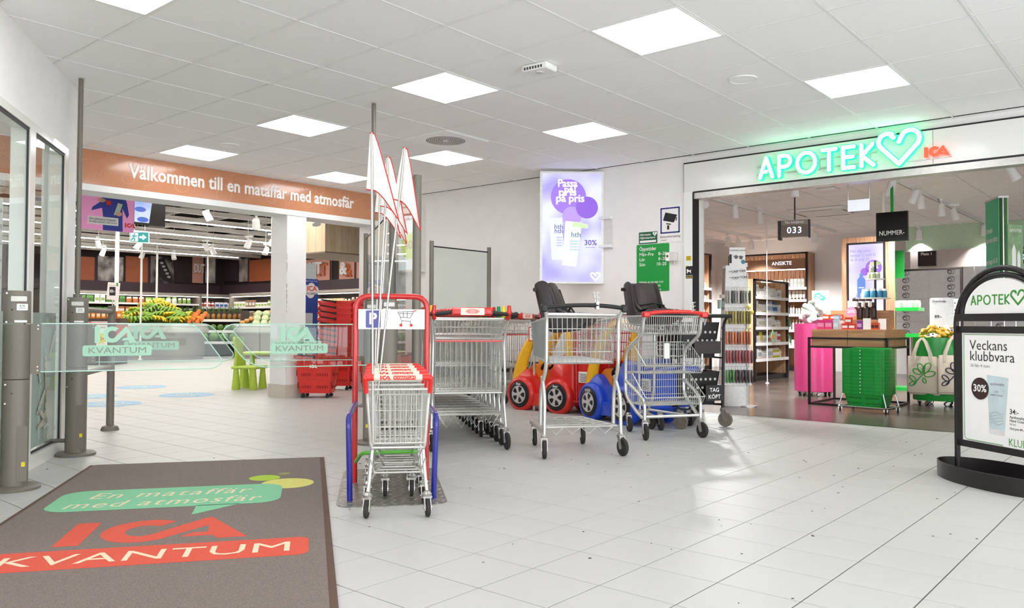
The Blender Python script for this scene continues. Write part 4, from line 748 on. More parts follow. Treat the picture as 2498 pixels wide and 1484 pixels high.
for a in ((-.115, -.1, .115, -.085), (-.115, .16, .115, .175), (-.115, -.1, -.1, .175), (.1, -.1, .115, .175)): b.box((a[0], y-.0015, a[1]), (a[2], y, a[3]))
obj('blue_frame', b, SIGNB, t); b = B(); flat(b, [(-.085, .04), (.045, .01), (.085, .09), (-.055, .125)], y); flat(b, [(.065, .03), (.075, .025), (.085, .06), (.075, .065)], y); flat(b, [(-.045, .01), (.01, .0), (.01, -.012), (-.045, -.002)], y); flat(b, [(-.035, -.06), (-.01, -.06), (-.01, -.015), (-.035, -.015)], y); obj('camera_symbol', b, PRINTK, t); text(t, 'Kameraövervakning', .036, PRINTK, 0, -.135, y-.001, 'CENTER', .004, 1, .24); text(t, 'STANLEY', .018, PRINTK, -.11, -.172, y-.001, 'LEFT', .012)
t, w_, h_, y = sign('defibrillator_sign', 'small dark green sign pointing to the nearest defibrillator', 'sign', -4.65, 1.793, -4.425, 1.92, SIGNDG, .003)
text(t, 'Närmaste', .034, PRINTW, -.1, .035, y-.001, 'LEFT', .012); text(t, 'Hjärtstartare:', .034, PRINTW, -.1, .0, y-.001, 'LEFT', .012, 1, .19); obj('blank_strip', B().box((-.1, y-.001, -.052), (.1, y, -.028)), PRINTW, t); b = B(); flat(b, [(.085, .012), (.058, .042), (.062, .056), (.075, .058), (.085, .05), (.095, .058), (.108, .056), (.112, .042)], y); obj('heart_symbol', b, PRINTW, t); b = B(); flat(b, [(.08, .052), (.09, .04), (.084, .038), (.09, .022), (.076, .04), (.083, .042)], y-.001); obj('flash_symbol', b, SIGNDG, t)
t, w_, h_, y = sign('pharmacy_cross_sign', 'white framed sign with green cross below the opening hours', 'sign', -4.67, .99, -4.36, 1.255); b = B()
for p in ([(-.03, .02), (-.03, .095), (.0, .095), (.0, .05), (-.0, .02)], [(.01, .04), (.03, .02), (.085, .02), (.085, .05), (.04, .05), (.04, .09), (.01, .06)], [(-.085, -.01), (-.085, .02), (-.03, .02), (-.0, .0), (-.0, -.06), (-.03, -.06), (-.03, -.01)], [(.01, -.06), (.04, -.06), (.04, -.01), (.085, -.01), (.085, .005), (.03, .005), (.01, -.01)]): flat(b, p, y)
obj('cross_print', b, SIGNG, t); text(t, 'Apotek', .02, SIGNG, .06, -.03, y-.001)
t = thing('key_box', 'small white box with knob on the wall right of the green board', 'box', (-4.23, YB, 1.63)); obj('case', B().rbox((-.055, -.07, -.045), (.055, 0, .05), .008), mat('box_plastic', '#d9d7d2', .5), t, 30); obj('face_plate', B().box((-.055, -.073, -.04), (-.01, -.07, .045)), PRINTW, t); b = B(); flat(b, circ(.014, 12, -.033, .008), -.073); obj('round_symbol', b, mat('brown_print', '#6b5548', .6), t); obj('loop', B().tube([(.0, -.03, -.045), (.01, -.03, -.075), (.025, -.03, -.07), (.025, -.03, -.045)], .004, 6), ALU, t)
def jsign(name, label, v0, v1, u0, u1, mt):
    a = pY(u0, v0, YB-.031); e_ = pY(u1, v1, YB-.031); t = thing(name, label, 'sticker', ((a.x+e_.x)/2, YB-.031, (a.z+e_.z)/2)); obj('decal', B().box((-(e_.x-a.x)/2, -.001, -(a.z-e_.z)/2), ((e_.x-a.x)/2, 0, (a.z-e_.z)/2)), mt, t); return t
t = jsign('yellow_sticker', 'small yellow sticker high on the entrance jamb', 625, 636, 1674, 1686, mat('sticker_gold', '#e0c41c', .5))
for k in range(2): text(t, 'INGÅNG', .012, PRINTK, 0, .012-.02*k, -.002)
t = jsign('dog_sticker', 'black sticker with white dog and yellow band on the jamb', 650, 679, 1673, 1691, PRINTK); b = B(); flat(b, [(-.03, -.01), (-.03, .02), (-.035, .03), (-.015, .032), (-.01, .02), (.01, .02), (.015, .03), (.018, -.01), (.01, -.01), (.008, .005), (-.018, .005), (-.02, -.01)], -.001); obj('dog_print', b, PRINTW, t); b = B(); flat(b, [(-.042, .055), (-.015, .07), (-.042, .07)], -.001).box((-.042, -.0022, -.055), (.042, -.001, -.048)); obj('yellow_print', b, MATS['sticker_gold'], t); text(t, 'VÄLKOMMEN', .013, PRINTW, 0, -.035, -.0025)
# ---- display on the wall near the corner
t = thing('poster_lightbox', 'white light box with extra price poster in the corner by the flags', 'sign', (-8.25, YB, 1.62)); obj('case', B().box((-.23, -.1, 0), (.23, 0, .92)), mat('lightbox_case', '#e7e3dd', .5), t); obj('poster', B().box((-.21, -.104, .03), (.19, -.1, .89)), emat('poster_glow', '#eef0f2', .95), t)
obj('headline_band', B().box((-.21, -.1055, .72), (.19, -.104, .81)), emat('poster_plum', '#9c5560', .8), t); text(t, 'Extrapris', .075, EW, .0, .765, -.107, 'CENTER', .015, 1, .3); b = B(); st_ = []
for k in range(28): r_ = .16 if k % 2 else .2; st_.append((.02+r_*math.cos(2*PI*k/28), .36+r_*math.sin(2*PI*k/28)))
flat(b, st_, -.1045); obj('starburst_print', b, emat('poster_lime', '#cfe06a', .95), t); text(t, '40', .17, emat('poster_rose', '#b98a72', .8), -.01, .37, -.107, 'CENTER', .02)
# ---- green neon pharmacy sign
NEON = emat('neon_white', '#d9fff0', 5.0); NEONG = mat('neon_green_side', '#0fbf7a', .35, emit=1.6, ecol='#10d98a'); a0 = pY(1848, 434, YB-.08); a1 = pY(2140, 402, YB-.08); a2 = pY(2125, 352, YB-.08)
t = thing('pharmacy_neon_sign', 'glowing green pharmacy letters with heart outline on white fascia', 'sign', (a0.x, YB-.03, 2.345)); hL = .188; x = .03
for k, ch in enumerate('APOTEK'):
    wd = {'A': .66, 'P': .58, 'O': .9, 'T': .64, 'E': .5, 'K': .54}[ch]*hL
    b = B(); f = B()
    for pth in LET[ch]: p = [(x+px*hL, py*hL) for px, py in pth]; stroke(b, p, .0235, .012, .06); stroke(f, p, .0165, .06, .063)
    o = obj('letter_body', b, NEONG, t); obj('letter_face', f, NEON, o); x += wd+.066
hx = x+.145; b = B(); f = B(); p = [(hx+px*.355, .11+py*.355) for px, py in HEART]; stroke(b, p, .025, .012, .06); stroke(f, p, .0175, .06, .063); o = obj('heart_body', b, NEONG, t); obj('heart_face', f, NEON, o)
for z in (.03, .115): obj('mount_rail', B().box((-.02, -.014, z), (x-.05, -.004, z+.012)), ALU, t)
for k in range(3): tb = B().box((.1+.45*k, -.02, .02), (.14+.45*k, .0, .13)); obj('mount_clip', tb, ALU, t)
i0 = pY(2259, 387, YB-.03); t = thing('red_letter_sign', 'small red three letter logo beside the green heart', 'sign', (i0.x, YB-.03, i0.z)); b = B()
for p in ica2d(.085): flat(b, p, -.035, .03)
o = obj('letter_body', b, mat('red_lit_letter', '#e5462c', .4, emit=.9, ecol='#f0502f'), t); obj('mount_rail', B().box((-.15, -.012, -.012), (.2, 0, -.004)), ALU, t)
# ---- A-board
lp = pD(2333, 790, 5.0); AR = ang(.8, -.6)
t = thing('pavement_sign', 'black framed arched poster board on oval base at the pharmacy entrance', 'sign', (lp.x, lp.y, 0), AR); Wd = .69; rr = Wd/2
def ell(a, b_, z, n=40): return [V((Wd/2+a*math.cos(2*PI*k/n), b_*math.sin(2*PI*k/n), z)) for k in range(n)]
b = B(); b.loft([ell(.45, .225, .0), ell(.45, .225, .095), ell(.442, .217, .095), ell(.442, .217, .012), ell(.44, .215, .01)]); obj('base_tray', b, DKMETAL, t, 40)
apex = 1.255; pts = [(0, 0, .01), (0, 0, .93)]+[(rr-rr*math.cos(PI*k/20), 0, .915+(apex-.915)*math.sin(PI*k/20)) for k in range(1, 20)]+[(Wd, 0, .93), (Wd, 0, .01)]; obj('outer_tube', B().tube(pts, .0165, 10), DKMETAL, t, 50)
pts = [(rr-(rr-.05)*math.cos(PI*k/20), (.99+(1.215-.99)*math.sin(PI*k/20))) for k in range(21)]
b = B(); q2_ = [(rr-(rr-.075)*math.cos(PI*k/20), (.985+(1.195-.985)*math.sin(PI*k/20))) for k in range(21)]; lun = [(p[0], p[1]) for p in q2_]; obj('header_panel', B().prism(lun, -.008, .008, FRONT), PAPER, t); obj('inner_arch', B().tube([(p[0], 0, p[1]) for p in pts], .0165, 8), DKMETAL, t, 50)
obj('cross_bar', B().box((.01, -.018, .945), (Wd-.01, .018, .99)), DKMETAL, t)
for k in (5, 15): a_ = PI*k/20; obj('spacer', B().cyl((rr-(rr-.05)*math.cos(a_), 0, .99+.225*math.sin(a_)), (rr-rr*math.cos(a_), 0, .915+(apex-.915)*math.sin(a_)), .008, 8), DKMETAL, t)
b = B()
for a in ((.02, .185, .67, .225), (.02, .875, .67, .915), (.02, .185, .06, .915), (.63, .185, .67, .915)): b.box((a[0], -.022, a[1]), (a[2], .022, a[3]))
obj('poster_frame', b, DKMETAL, t); ps = obj('poster', B().box((.058, -.014, .22), (.632, .014, .88)), PAPER, t)
y = -.0175; x = .13; f = B()
for ch in 'APOTEK':
    wd = {'A': .66, 'P': .58, 'O': .9, 'T': .64, 'E': .5, 'K': .54}[ch]*.052
    for pth in LET[ch]: stroke(f, [(x+px*.052, 1.045+py*.052) for px, py in pth], .0042, .008, .0095)
    x += wd+.016
stroke(f, [(x+.045+px*.1, 1.075+py*.1) for px, py in HEART], .0055, .008, .0095); obj('green_logo_print', f, PRINTG, t); b = B(); 
for p in ica2d(.026): b.prism([(a+x+.1, c_+1.045) for a, c_ in p], .008, .0095, FRONT)
obj('red_logo_print', b, PRINTR, t)
b = B(); b.tube([(.075, -.0145, .86), (.075, -.0145, .245), (.095, -.0145, .232), (.36, -.0145, .232)], .0022, 4).tube([(.075, -.0145, .865), (.61, -.0145, .865), (.615, -.0145, .3)], .0018, 4); obj('green_border_print', b, PRINTG, ps)
text(ps, 'Veckans', .085, PRINTK, .12, .80, -.0155, 'LEFT', -.004); text(ps, 'klubbvara', .085, PRINTK, .12, .735, -.0155, 'LEFT', -.004); text(ps, '26 feb–4 mars', .026, mat('grey_print', '#8d8a88', .6), .125, .68, -.0155, 'LEFT', 0)
tube_ = B(); flat(tube_, [(.265, .32), (.375, .315), (.405, .62), (.25, .63)], -.0145); obj('tube_picture', tube_, mat('pale_teal_print', '#c3d3d6', .5, noise=.08, scale=12), ps); b = B(); flat(b, [(.262, .29), (.372, .287), (.375, .315), (.264, .32)], -.0145); obj('tube_cap_picture', b, mat('pale_cap', '#dcdad8', .5), ps); text(ps, 'apolosophy', .022, MATS['grey_print'], .325, .58, -.0165); text(ps, 'ECO', .014, MATS['grey_print'], .322, .535, -.0165); text(ps, 'HAND CREAM', .014, MATS['grey_print'], .32, .515, -.0165)
b = B()
for k in range(5): b.tube([(.268+.011*m, -.0168, .35+.016*k+.006*math.sin(m*.9+k)) for m in range(10)], .0008, 3)
o = obj('wave_print', b, MATS['grey_print'], ps); o['kind'] = 'stuff'
b = B(); flat(b, circ(.065, 28, .2, .545), -.0172); obj('discount_disc_print', b, mat('dark_brown_print', '#38211f', .6), ps); text(ps, '30%', .06, PRINTW, .2, .545, -.0195, 'CENTER', .02)
for s_, z, sz, mt in (('34:-', .43, .04, PRINTK), ('Apolosophy Eco', .4, .021, PRINTK), ('Hand Cream', .38, .021, PRINTK), ('50 ml', .36, .018, MATS['grey_print']), ('Ord pris 49:-', .335, .018, PRINTK)): text(ps, s_, sz, mt, .41, z, -.0155, 'LEFT', .008)
text(ps, 'KLUBB', .062, PRINTG, .40, .255, -.0155, 'LEFT', -.006, 1, .15); b = B(); stroke(b, [(.6+px*.07, .25+py*.07) for px, py in HEART], .0035, .0145, .016); obj('heart_print', b, PRINTG, ps)
# ---- red shopping baskets on wheels
def red_basket(label, loc, rz, group=None, h=.46, logo=True, top=True):
    t = thing('rolling_basket', label, 'basket', loc, rz, group); b = B()
    lo = rrect(.26, .4, .05, 4); hi = rrect(.34, .5, .06, 4); z0 = .06
    b.loft([[V((x, y, z0)) for x, y in lo], [V((x, y, z0+h)) for x, y in hi], [V((x*.96, y*.96, z0+h)) for x, y in hi], [V((x*.94, y*.94, z0+.01)) for x, y in lo]]); obj('tub', b, RED, t, 50)
    b = B(); b.loft([[V((x*1.05, y*1.05, z0+h-.03)) for x, y in hi], [V((x*1.06, y*1.06, z0+h)) for x, y in hi], [V((x*.97, y*.97, z0+h)) for x, y in hi]], caps=False); obj('rim', b, RED, t, 50)
    b = B(); SL = mat('slot_dark', '#7a120c', .8)
    for s_ in (-1, 1):
        for z in (.12, .27):
            for k in range(16):
                if 6 <= k <= 8: continue
                f = (z-.06)/h; yy = .2+.05*f; b.box((-.125+.0165*k, s_*yy-.003, z), (-.118+.0165*k, s_*yy+.003, z+.075))
                xx = .13+.04*f; b.box((s_*xx-.003, -.16+.021*k, z), (s_*xx+.003, -.152+.021*k, z+.075))
    o = obj('slots', b, SL, t); o['kind'] = 'stuff'
    if logo: b = B(); ica(b, .04, -.045, .34, -.2385); obj('logo_print', b, PRINTW, t)
    if logo: b = B(); [b.prism([(a-.05, c_+.37) for a, c_ in p], .178, .181, MX.Rotation(PI/2, 4, 'Z') @ FRONT) for p in ica2d(.04)]; obj('logo_print', b, PRINTW, t)
    obj('handle', B().bent([(-.185, .0, z0+h-.015), (-.19, -.2, z0+h+.015), (.19, -.2, z0+h+.015), (.185, .0, z0+h-.015)], .009, 8, .04), BLACK, t, 50)
    for s_ in (-1, 1): obj('hinge_knob', B().cyl((s_*.17, 0, z0+h-.015), (s_*.2, 0, z0+h-.015), .018, 10), BLACK, t, 40)
    for x in (-.1, .1):
        for y in (-.15, .15): obj('caster', B().cyl((x-.012, y, .024), (x+.012, y, .024), .024, 12).box((x-.016, y-.012, .03), (x+.016, y+.012, .07)), BLACK, t, 40)
    return t
rb = fl(752, 966); rbk = red_basket('single red rolling basket standing by the cream pillar', V((rb.x+.24, rb.y-.04, 0)), math.radians(-50)); p0 = fl(838, 950); 
ns = ['bottom', 'second', 'third', 'fourth', 'fifth', 'sixth', 'seventh', 'eighth', 'ninth', 'top']
for si, (px, py, nm) in enumerate(((p0.x-.02, p0.y-.08, 'left'), (p0.x+.58, p0.y+.12, 'right'))):
    for k in range(10):
        c = dup(rbk, V((px, py, .0+.078*k)), math.radians(-46 if si else -52), '%s red basket in the %s tall stack behind the glass leaf' % (ns[k], nm), 'stacked red rolling baskets')
        for ch in list(c.children):
            if ch.name.startswith('logo_print'): bpy.data.objects.remove(ch)
# ---- lime children's chair and table
LIME = mat('lime_plastic', '#b7d24a', .45)
def legs(t, pts, h):
    for x, y in pts: obj('leg', B().lathe([(.055, 0), (.058, .01), (.032, h-.02), (.03, h)], 14, (x, y, 0)), LIME, t, 40)
cpos = fl(605, 950); t = thing('children_chair', "lime plastic children's chair left of the cream pillar", 'chair', (cpos.x-.05, cpos.y+.05, 0), math.radians(30)); legs(t, [(-.13, -.13), (.13, -.13), (-.13, .13), (.13, .13)], .3)
obj('seat', B().rbox((-.19, -.18, .28), (.19, .18, .32), .04, 3), LIME, t, 40); rg = []
for z, w_ in ((.3, .15), (.4, .12), (.5, .115), (.58, .13), (.66, .17), (.70, .165), (.72, .14)): rg.append([V((-.16-.02*(z-.3)+x, y, z)) for x, y in rrect(.045, 2*w_*.8, .02, 3)])
obj('backrest', B().loft(rg), LIME, t, 50)
tpos = fl(655, 944); t = thing('children_table', "lime plastic children's table behind the cream pillar", 'table', (tpos.x-.25, tpos.y+.15, 0), math.radians(40)); legs(t, [(-.3, -.2), (.3, -.2), (-.3, .2), (.3, .2)], .46); obj('table_top', B().rbox((-.38, -.28, .455), (.38, .28, .49), .03, 3), LIME, t, 40)
# ---- blue round floor stickers
STB = mat('sticker_blue', '#7fb0d4', .5); STY = mat('sticker_cream', '#d9d8a4', .5)
for k, (u, v, lab) in enumerate(((345, 945, 'blue oval floor sticker farthest into the grocery entrance'), (456, 964, 'blue oval floor sticker in front of the produce island'), (215, 968, 'blue oval floor sticker half hidden by the gate post'), (268, 986, 'blue oval floor sticker nearest the guard rail'))):
    p = fl(u, v); t = thing('floor_sticker', lab, 'sticker', (p.x, p.y, .001), ADIAG, 'blue floor stickers'); obj('disc', B().prism(circ(.33, 28), 0, .001), STB, t); text(t, 'HÅLL', .13, STY, 0, 0, 0, 'CENTER', .02, rot=(0, 0, 0)).location = (0, .1, .002); text(t, 'AVSTÅND', .11, STY, 0, 0, 0, 'CENTER', .02, rot=(0, 0, 0)).location = (0, -.05, .002); text(t, 'TACK', .09, STY, 0, 0, 0, 'CENTER', .02, rot=(0, 0, 0)).location = (0, -.18, .002)
# ================================================================ PHARMACY
def spotlamp(name, energy, size=80, blend=.7, col=(1, .985, .97)):
    l = bpy.data.lights.new(name, 'SPOT'); l.energy = energy; l.spot_size = math.radians(size); l.spot_blend = blend; l.shadow_soft_size = .06; l.color = col; return l
PHL = spotlamp('pharmacy_spot', LIGHT_PHARM, 110); LENS = mat('spot_lens', '#ffffff', .4, emit=6)
for k, (x, y0, y1, lab) in enumerate(((-5.1, 9.3, 15.2, 'white ceiling light track over the queue display'), (-2.75, 9.0, 15.6, 'white ceiling light track behind the black square sign'), (-6.7, 12.2, 15.6, 'short white ceiling light track near the shelf wall'))):
    t = thing('light_track', lab, 'light track', (x, y0, ZC), 0, 'pharmacy light tracks'); obj('rail', B().box((-.018, 0, -.034), (.018, y1-y0, .0)), TBAR, t); obj('slot', B().box((-.006, .01, -.035), (.006, y1-y0-.01, -.033)), mat('track_slot', '#6f6a68', .6), t)
hb_ = B().lathe([(.028, .12), (.046, .10), (.055, -.06), (.052, -.062)], 18).mesh('lamp_head', TBAR, 40); ln = B().lathe([(.05, -.056), (0, -.054)], 18).mesh('lens', LENS); br_ = B().cyl((0, 0, .1), (0, 0, .16), .012, 8).box((-.02, -.09, .15), (.02, .05, .185)).mesh('adapter', TBAR)
SP = [(1717, 493, 'turned to the hall, beside the entrance jamb', .9, -2.4), (1793, 520, 'left of the queue display', .25, .3), (1853, 535, 'nearest left of the queue display', .2, .2), (1712, 586, 'low behind the entrance jamb, lit face showing', .6, -2.2), (1775, 592, 'above the sunglasses poster', .3, .8), (1800, 596, 'right of the sunglasses poster', .3, .6), (1833, 600, 'over the wooden shelf wall', .1, -.5), (1988, 582, 'right of the wooden shelf wall', .3, .5), (1938, 466, 'under the fascia above the queue display', .1, 0), (2172, 462, 'behind the blank white sign', .4, 1.0), (2228, 482, 'first of a pair above the black square sign', .5, 1.2), (2246, 497, 'second of a pair above the black square sign', .15, 0), (2296, 516, 'between the black sign and the green banner', .1, .2), (2330, 527, 'left of the green banner', .35, -1.2), (2242, 576, 'against the pale green wall band', .0, 0), (2402, 565, 'just left of the green banner pole', .0, 0), (2472, 425, 'near the right picture edge under the fascia', .55, -1.0)]
for k, (u, v, lab, tilt, az) in enumerate(SP):
    r = ray(u, v); p = r*((2.5-CH)/r.z); y = p.y
    t = thing('track_spotlight', 'white track spotlight '+lab, 'lamp', (p.x, p.y, 2.49), az, 'pharmacy spotlights'); obj('adapter', br_, None, t); obj('lamp_head', hb_, None, t, rot=(tilt, 0, 0)); ll = obj('lens', ln, None, t, rot=(tilt, 0, 0))
    lo = bpy.data.objects.new('spot_light', PHL); COL.objects.link(lo); lo.parent = t; lo.location = (0, 0, -.1); lo.rotation_euler = (min(tilt, .5), 0, 0)
for k, (u, v, lab) in enumerate(((2020, 460, 'flat white ceiling cassette over the table display'), (2010, 514, 'wide white ceiling air cassette behind the blank sign'))):
    r = ray(u, v); p = r*((ZC-CH)/r.z); s_ = .12 if k == 0 else .42; t = thing('ceiling_cassette', lab, 'vent', (p.x, p.y, ZC)); obj('body', B().rbox((-s_, -s_, -.04), (s_, s_, 0), .02), WHITE, t, 30)
    for a in range(4 if k else 0): obj('slot', B().box((-.25, -.38, -.0415), (.25, -.34, -.0405)), mat('cassette_slot', '#8b837e', .7), t, rot=(0, 0, a*PI/2))
# hanging displays
p = pY(1938, 556, 10.5)
t = thing('queue_display', 'hanging metal queue display reading 033', 'display', (p.x, p.y, p.z), math.radians(14)); obj('case', B().box((-.17, 0, -.125), (.17, .04, .105)), mat('brushed_bronze', '#8b8078', .35, metal=.5), t); obj('lower_face', B().box((-.165, -.006, -.115), (.165, 0, .04)), mat('smoked_face', '#6d625c', .25), t)
obj('side_wing', B().box((-.21, -.01, -.15), (-.17, .12, .1)), BLACK, t); obj('side_wing', B().box((.17, 0, -.13), (.19, .1, .105)), BLACK, t); obj('hanger', B().cyl((0, .04, .1), (0, .04, ZC-p.z), .009, 8), BLACK, t); text(t, '033', .12, emat('led_blue_white', '#cfe2ff', 3), .0, -.035, -.008, 'CENTER', .0, 1.1); text(t, 'Nu betjänas', .05, PRINTW, 0, .075, -.002, 'CENTER', .006)
p = pY(2095, 501, 7.95); t = thing('blank_hanging_sign', 'blank white sign hanging on two rods below the fascia', 'sign', (p.x, p.y, p.z)); obj('plate', B().box((-.1, -.008, -.055), (.1, .008, .055)), mat('milk_plate', '#e3e6ee', .4, emit=.25), t)
for x in (-.098, .098): obj('rod', B().cyl((x, 0, .05), (x, 0, ZC-p.z), .004, 6), ALU, t)
obj('edge_frame', B().tube([(-.1, 0, -.055), (.1, 0, -.055), (.1, 0, .055), (-.1, 0, .055)], .006, 4, True), ALU, t)
p = pY(2175, 553, 9.9); t = thing('number_sign', 'hanging black square sign with white word NUMMER', 'sign', (p.x, p.y, p.z)); obj('panel', B().box((-.17, 0, -.17), (.17, .05, .17)), mat('gloss_black', '#050505', .2), t); text(t, 'NUMMER-', .075, PRINTW, 0, -.075, -.002, 'CENTER', .006, 1, .27); obj('hanger', B().box((-.015, .015, .17), (.015, .035, ZC-p.z)), GREENPL, t)
b = pY(2076, 560, 9.9); t = thing('white_column', 'slim white pole running up behind the wooden totem', 'pole', (b.x, 11.2, 0)); obj('shaft', B().cyl((0, 0, 0), (0, 0, ZC), .022, 12), WHITE, t, 40); obj('foot', B().lathe([(.05, 0), (.05, .01), (.022, .02)], 12), WHITE, t)
b = pY(1871, 700, 12.2); t = thing('thin_pole', 'thin white pole between the glasses rack and the shelf wall', 'pole', (b.x, 12.2, 0)); obj('shaft', B().cyl((0, 0, 0), (0, 0, ZC), .007, 8), WHITE, t, 40); obj('foot', B().lathe([(.03, 0), (.03, .01), (.01, .02)], 12), WHITE, t)
# ---- small goods
PC = {}
def goods(kind, w_, d_, h_, c1, c2='#ffffff'):
    k = (kind, round(w_, 3), round(d_, 3), round(h_, 3), c1, c2)
    if k in PC: return PC[k]
    m1 = mat('pack_'+c1, c1, .45, noise=.1, scale=50); m2 = mat('pack_'+c2, c2, .4, noise=.03); b = B()
    if kind == 'box': b.box((-w_/2, -d_/2, 0), (w_/2, d_/2, h_)); b.cm = 1; b.box((-w_*.42, -d_/2-.0015, h_*.25), (w_*.42, -d_/2, h_*.65))
    elif kind == 'bottle': b.lathe([(w_*.46, 0), (w_*.5, h_*.03), (w_*.5, h_*.68), (w_*.2, h_*.8)], 10); b.cm = 1; b.lathe([(w_*.22, h_*.79), (w_*.24, h_), (0, h_)], 8); b.lathe([(w_*.505, h_*.2), (w_*.505, h_*.55)], 10)
    elif kind == 'tube': b.loft([[(-w_/2, -.003, h_), (w_/2, -.003, h_), (w_/2, .003, h_), (-w_/2, .003, h_)], [(-w_*.42, -d_/2, h_*.2), (w_*.42, -d_/2, h_*.2), (w_*.42, d_/2, h_*.2), (-w_*.42, d_/2, h_*.2)]]); b.cm = 1; b.lathe([(w_*.3, 0), (w_*.3, h_*.2)], 8)
    elif kind == 'jar': b.lathe([(w_*.48, 0), (w_*.5, h_*.04), (w_*.5, h_*.72), (w_*.42, h_*.78)], 12); b.cm = 1; b.lathe([(w_*.44, h_*.76), (w_*.44, h_), (0, h_)], 12)
    PC[k] = b.mesh(kind, [m1, m2], 40); return PC[k]
KN = {'box': 'carton', 'bottle': 'bottle', 'tube': 'tube', 'jar': 'jar'}
def good(kind, dims, cols, loc, rz, label, group, name=None): o = obj(name or KN[kind], goods(kind, *dims, *cols), None, None, loc=loc, rot=(0, 0, rz)); return tag(o, label, KN[kind], group)
def shelf_row(o, ux, rz, x0, x1, z, label, group, kinds, pals, hmin, hmax, rnd, yoff=0, gap=.012, wmin=.04, wmax=.07):
    n = V((-ux.y, ux.x, 0)); x = x0; cnt = 0
    while x < x1:
        kd = rnd.choice(kinds); run = rnd.randint(2, 4); c = rnd.choice(pals); w_ = round(rnd.uniform(wmin, wmax), 2); h_ = round(rnd.uniform(hmin, hmax)/.02)*.02
        for k in range(run):
            if x+w_ > x1: x = x1+1; break
            good(kd, (w_, min(w_, .05), h_), c, o+ux*(x+w_/2)+n*yoff+V((0, 0, z)), rz, '%s %s, %s from the left on %s' % (colour(c[0]), KN[kd], nth(cnt), label), group); x += w_+gap; cnt += 1
        x += .01
WPAL = [('#f4f4f2', '#dfe3e6'), ('#eef0ee', '#cfd8dc'), ('#f6f3ee', '#e8d9c8'), ('#f2f4f6', '#9fb6c8'), ('#f5f5f5', '#e2e2e2'), ('#e9eef0', '#b9c9b9')]
def shelf_unit(label, loc, rz, W, H, D, zs, back, wood=WOODZ, name='shelf_unit', top=None):
    t = thing(name, label, 'shelf', loc, rz); obj('back_panel', B().box((0, D-.02, .06), (W, D, H)), back, t); obj('plinth', B().box((0, .03, 0), (W, D, .08)), BLACK, t)
    for x in (0, W): obj('upright', B().box((x-.02, -.01, 0), (x+.02, .03, H)), DKMETAL, t)
    for x in (0, W): obj('side_panel', B().box((x-.012, .03, .08), (x+.012, D, H)), wood, t)
    obj('top_rail', B().box((-.02, -.01, H-.03), (W+.02, .03, H)), DKMETAL, t)
    for z in zs: s_ = obj('shelf', B().box((.0, 0.0, z-.02), (W, D-.02, z)), wood, t); obj('price_rail', B().box((0, -.012, z-.045), (W, 0, z+.005)), mat('price_rail_white', '#efefee', .4), s_)
    return t
rnd = random.Random(21); UX, UY = V((1, 0, 0)), V((0, 1, 0))
# back wall unit
AO = V((-7.5, 15.85, 0)); az = (.5, .82, 1.13, 1.42, 1.66); t = shelf_unit('tall wooden face-care shelf wall against the back of the pharmacy', AO, 0, 1.62, 2.36, .42, az, WOODZ)
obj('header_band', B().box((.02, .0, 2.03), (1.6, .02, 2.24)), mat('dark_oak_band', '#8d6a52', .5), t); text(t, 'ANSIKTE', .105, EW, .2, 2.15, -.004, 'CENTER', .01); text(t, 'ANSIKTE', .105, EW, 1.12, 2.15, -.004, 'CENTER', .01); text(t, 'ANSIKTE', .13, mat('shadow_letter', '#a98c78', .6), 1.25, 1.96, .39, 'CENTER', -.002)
for k in range(18): obj('slat', B().box((.03+.088*k, .385, 1.75), (.1+.088*k, .4, 2.33)), WOODZ, t)
obj('shelf_light', B().box((.05, .03, 2.015), (1.57, .06, 2.03)), mat('shelf_led', '#fff6ea', .4, emit=14), t)
for k, z in enumerate(az): shelf_row(AO, UX, 0, .04, 1.58, z, 'the %s shelf of the face-care wall' % ['lowest', 'second', 'third', 'fourth', 'top'][k], 'skincare on the face-care wall', ['box', 'bottle', 'tube', 'jar'], WPAL, .1, .2, rnd, .12)
AO2 = V((-7.95, 15.3, 0)); t = shelf_unit('wooden face-care shelf unit glimpsed behind the glasses rack', V((-7.98, 12.6, 0)), PI/2, 2.6, 2.36, .35, az, WOODZ, name='shelf_unit'); t.location = (-7.6, 12.6, 0); text(t, 'ANSIKTE', .11, EW, 1.9, 2.15, -.004, 'CENTER', .01)
for k, z in enumerate(az): shelf_row(V((-7.6, 12.6, 0)), UY, PI/2, .9, 2.55, z, 'the %s shelf of the side wall unit' % ['lowest', 'second', 'third', 'fourth', 'top'][k], 'skincare on the side wall unit', ['box', 'bottle', 'jar'], WPAL, .1, .2, rnd, .1, .03)
# gondola along the aisle
GO = V((-5.45, 12.45, 0)); gz = (.36, .62, .88, 1.12, 1.38); t = shelf_unit('aisle shelf gondola with black frame and perforated panel', GO, PI/2, 1.35, 1.66, .4, gz, WOODL, WOODL, 'shelf_gondola'); pp = obj('perforated_panel', B().box((.05, .375, .3), (1.33, .382, 1.33)), mat('perforated_white', '#eeedea', .5), t); hb_2 = B()
for i in range(24):
    for j in range(18): hb_2.box((.08+.052*i+(.026 if j % 2 else 0), .373, .33+.055*j), (.1+.052*i+(.026 if j % 2 else 0), .375, .35+.055*j))
o = obj('holes', hb_2, BLACK, pp); o['kind'] = 'stuff'
SN = ['lowest', 'second', 'third', 'fourth', 'top']
for k, z in enumerate(gz): shelf_row(GO, UY, PI/2, .05, 1.28, z, 'the %s shelf of the aisle gondola' % SN[k], 'goods on the aisle gondola', ['tube', 'box', 'bottle'], WPAL+([('#f4f4f2', '#c94f4f'), ('#3aa35a', '#f2f2f2'), ('#d7cf3a', '#ffffff')] if k < 2 else [('#cfd9e2', '#3566a8')]), .12, .2, rnd, .1, .012)
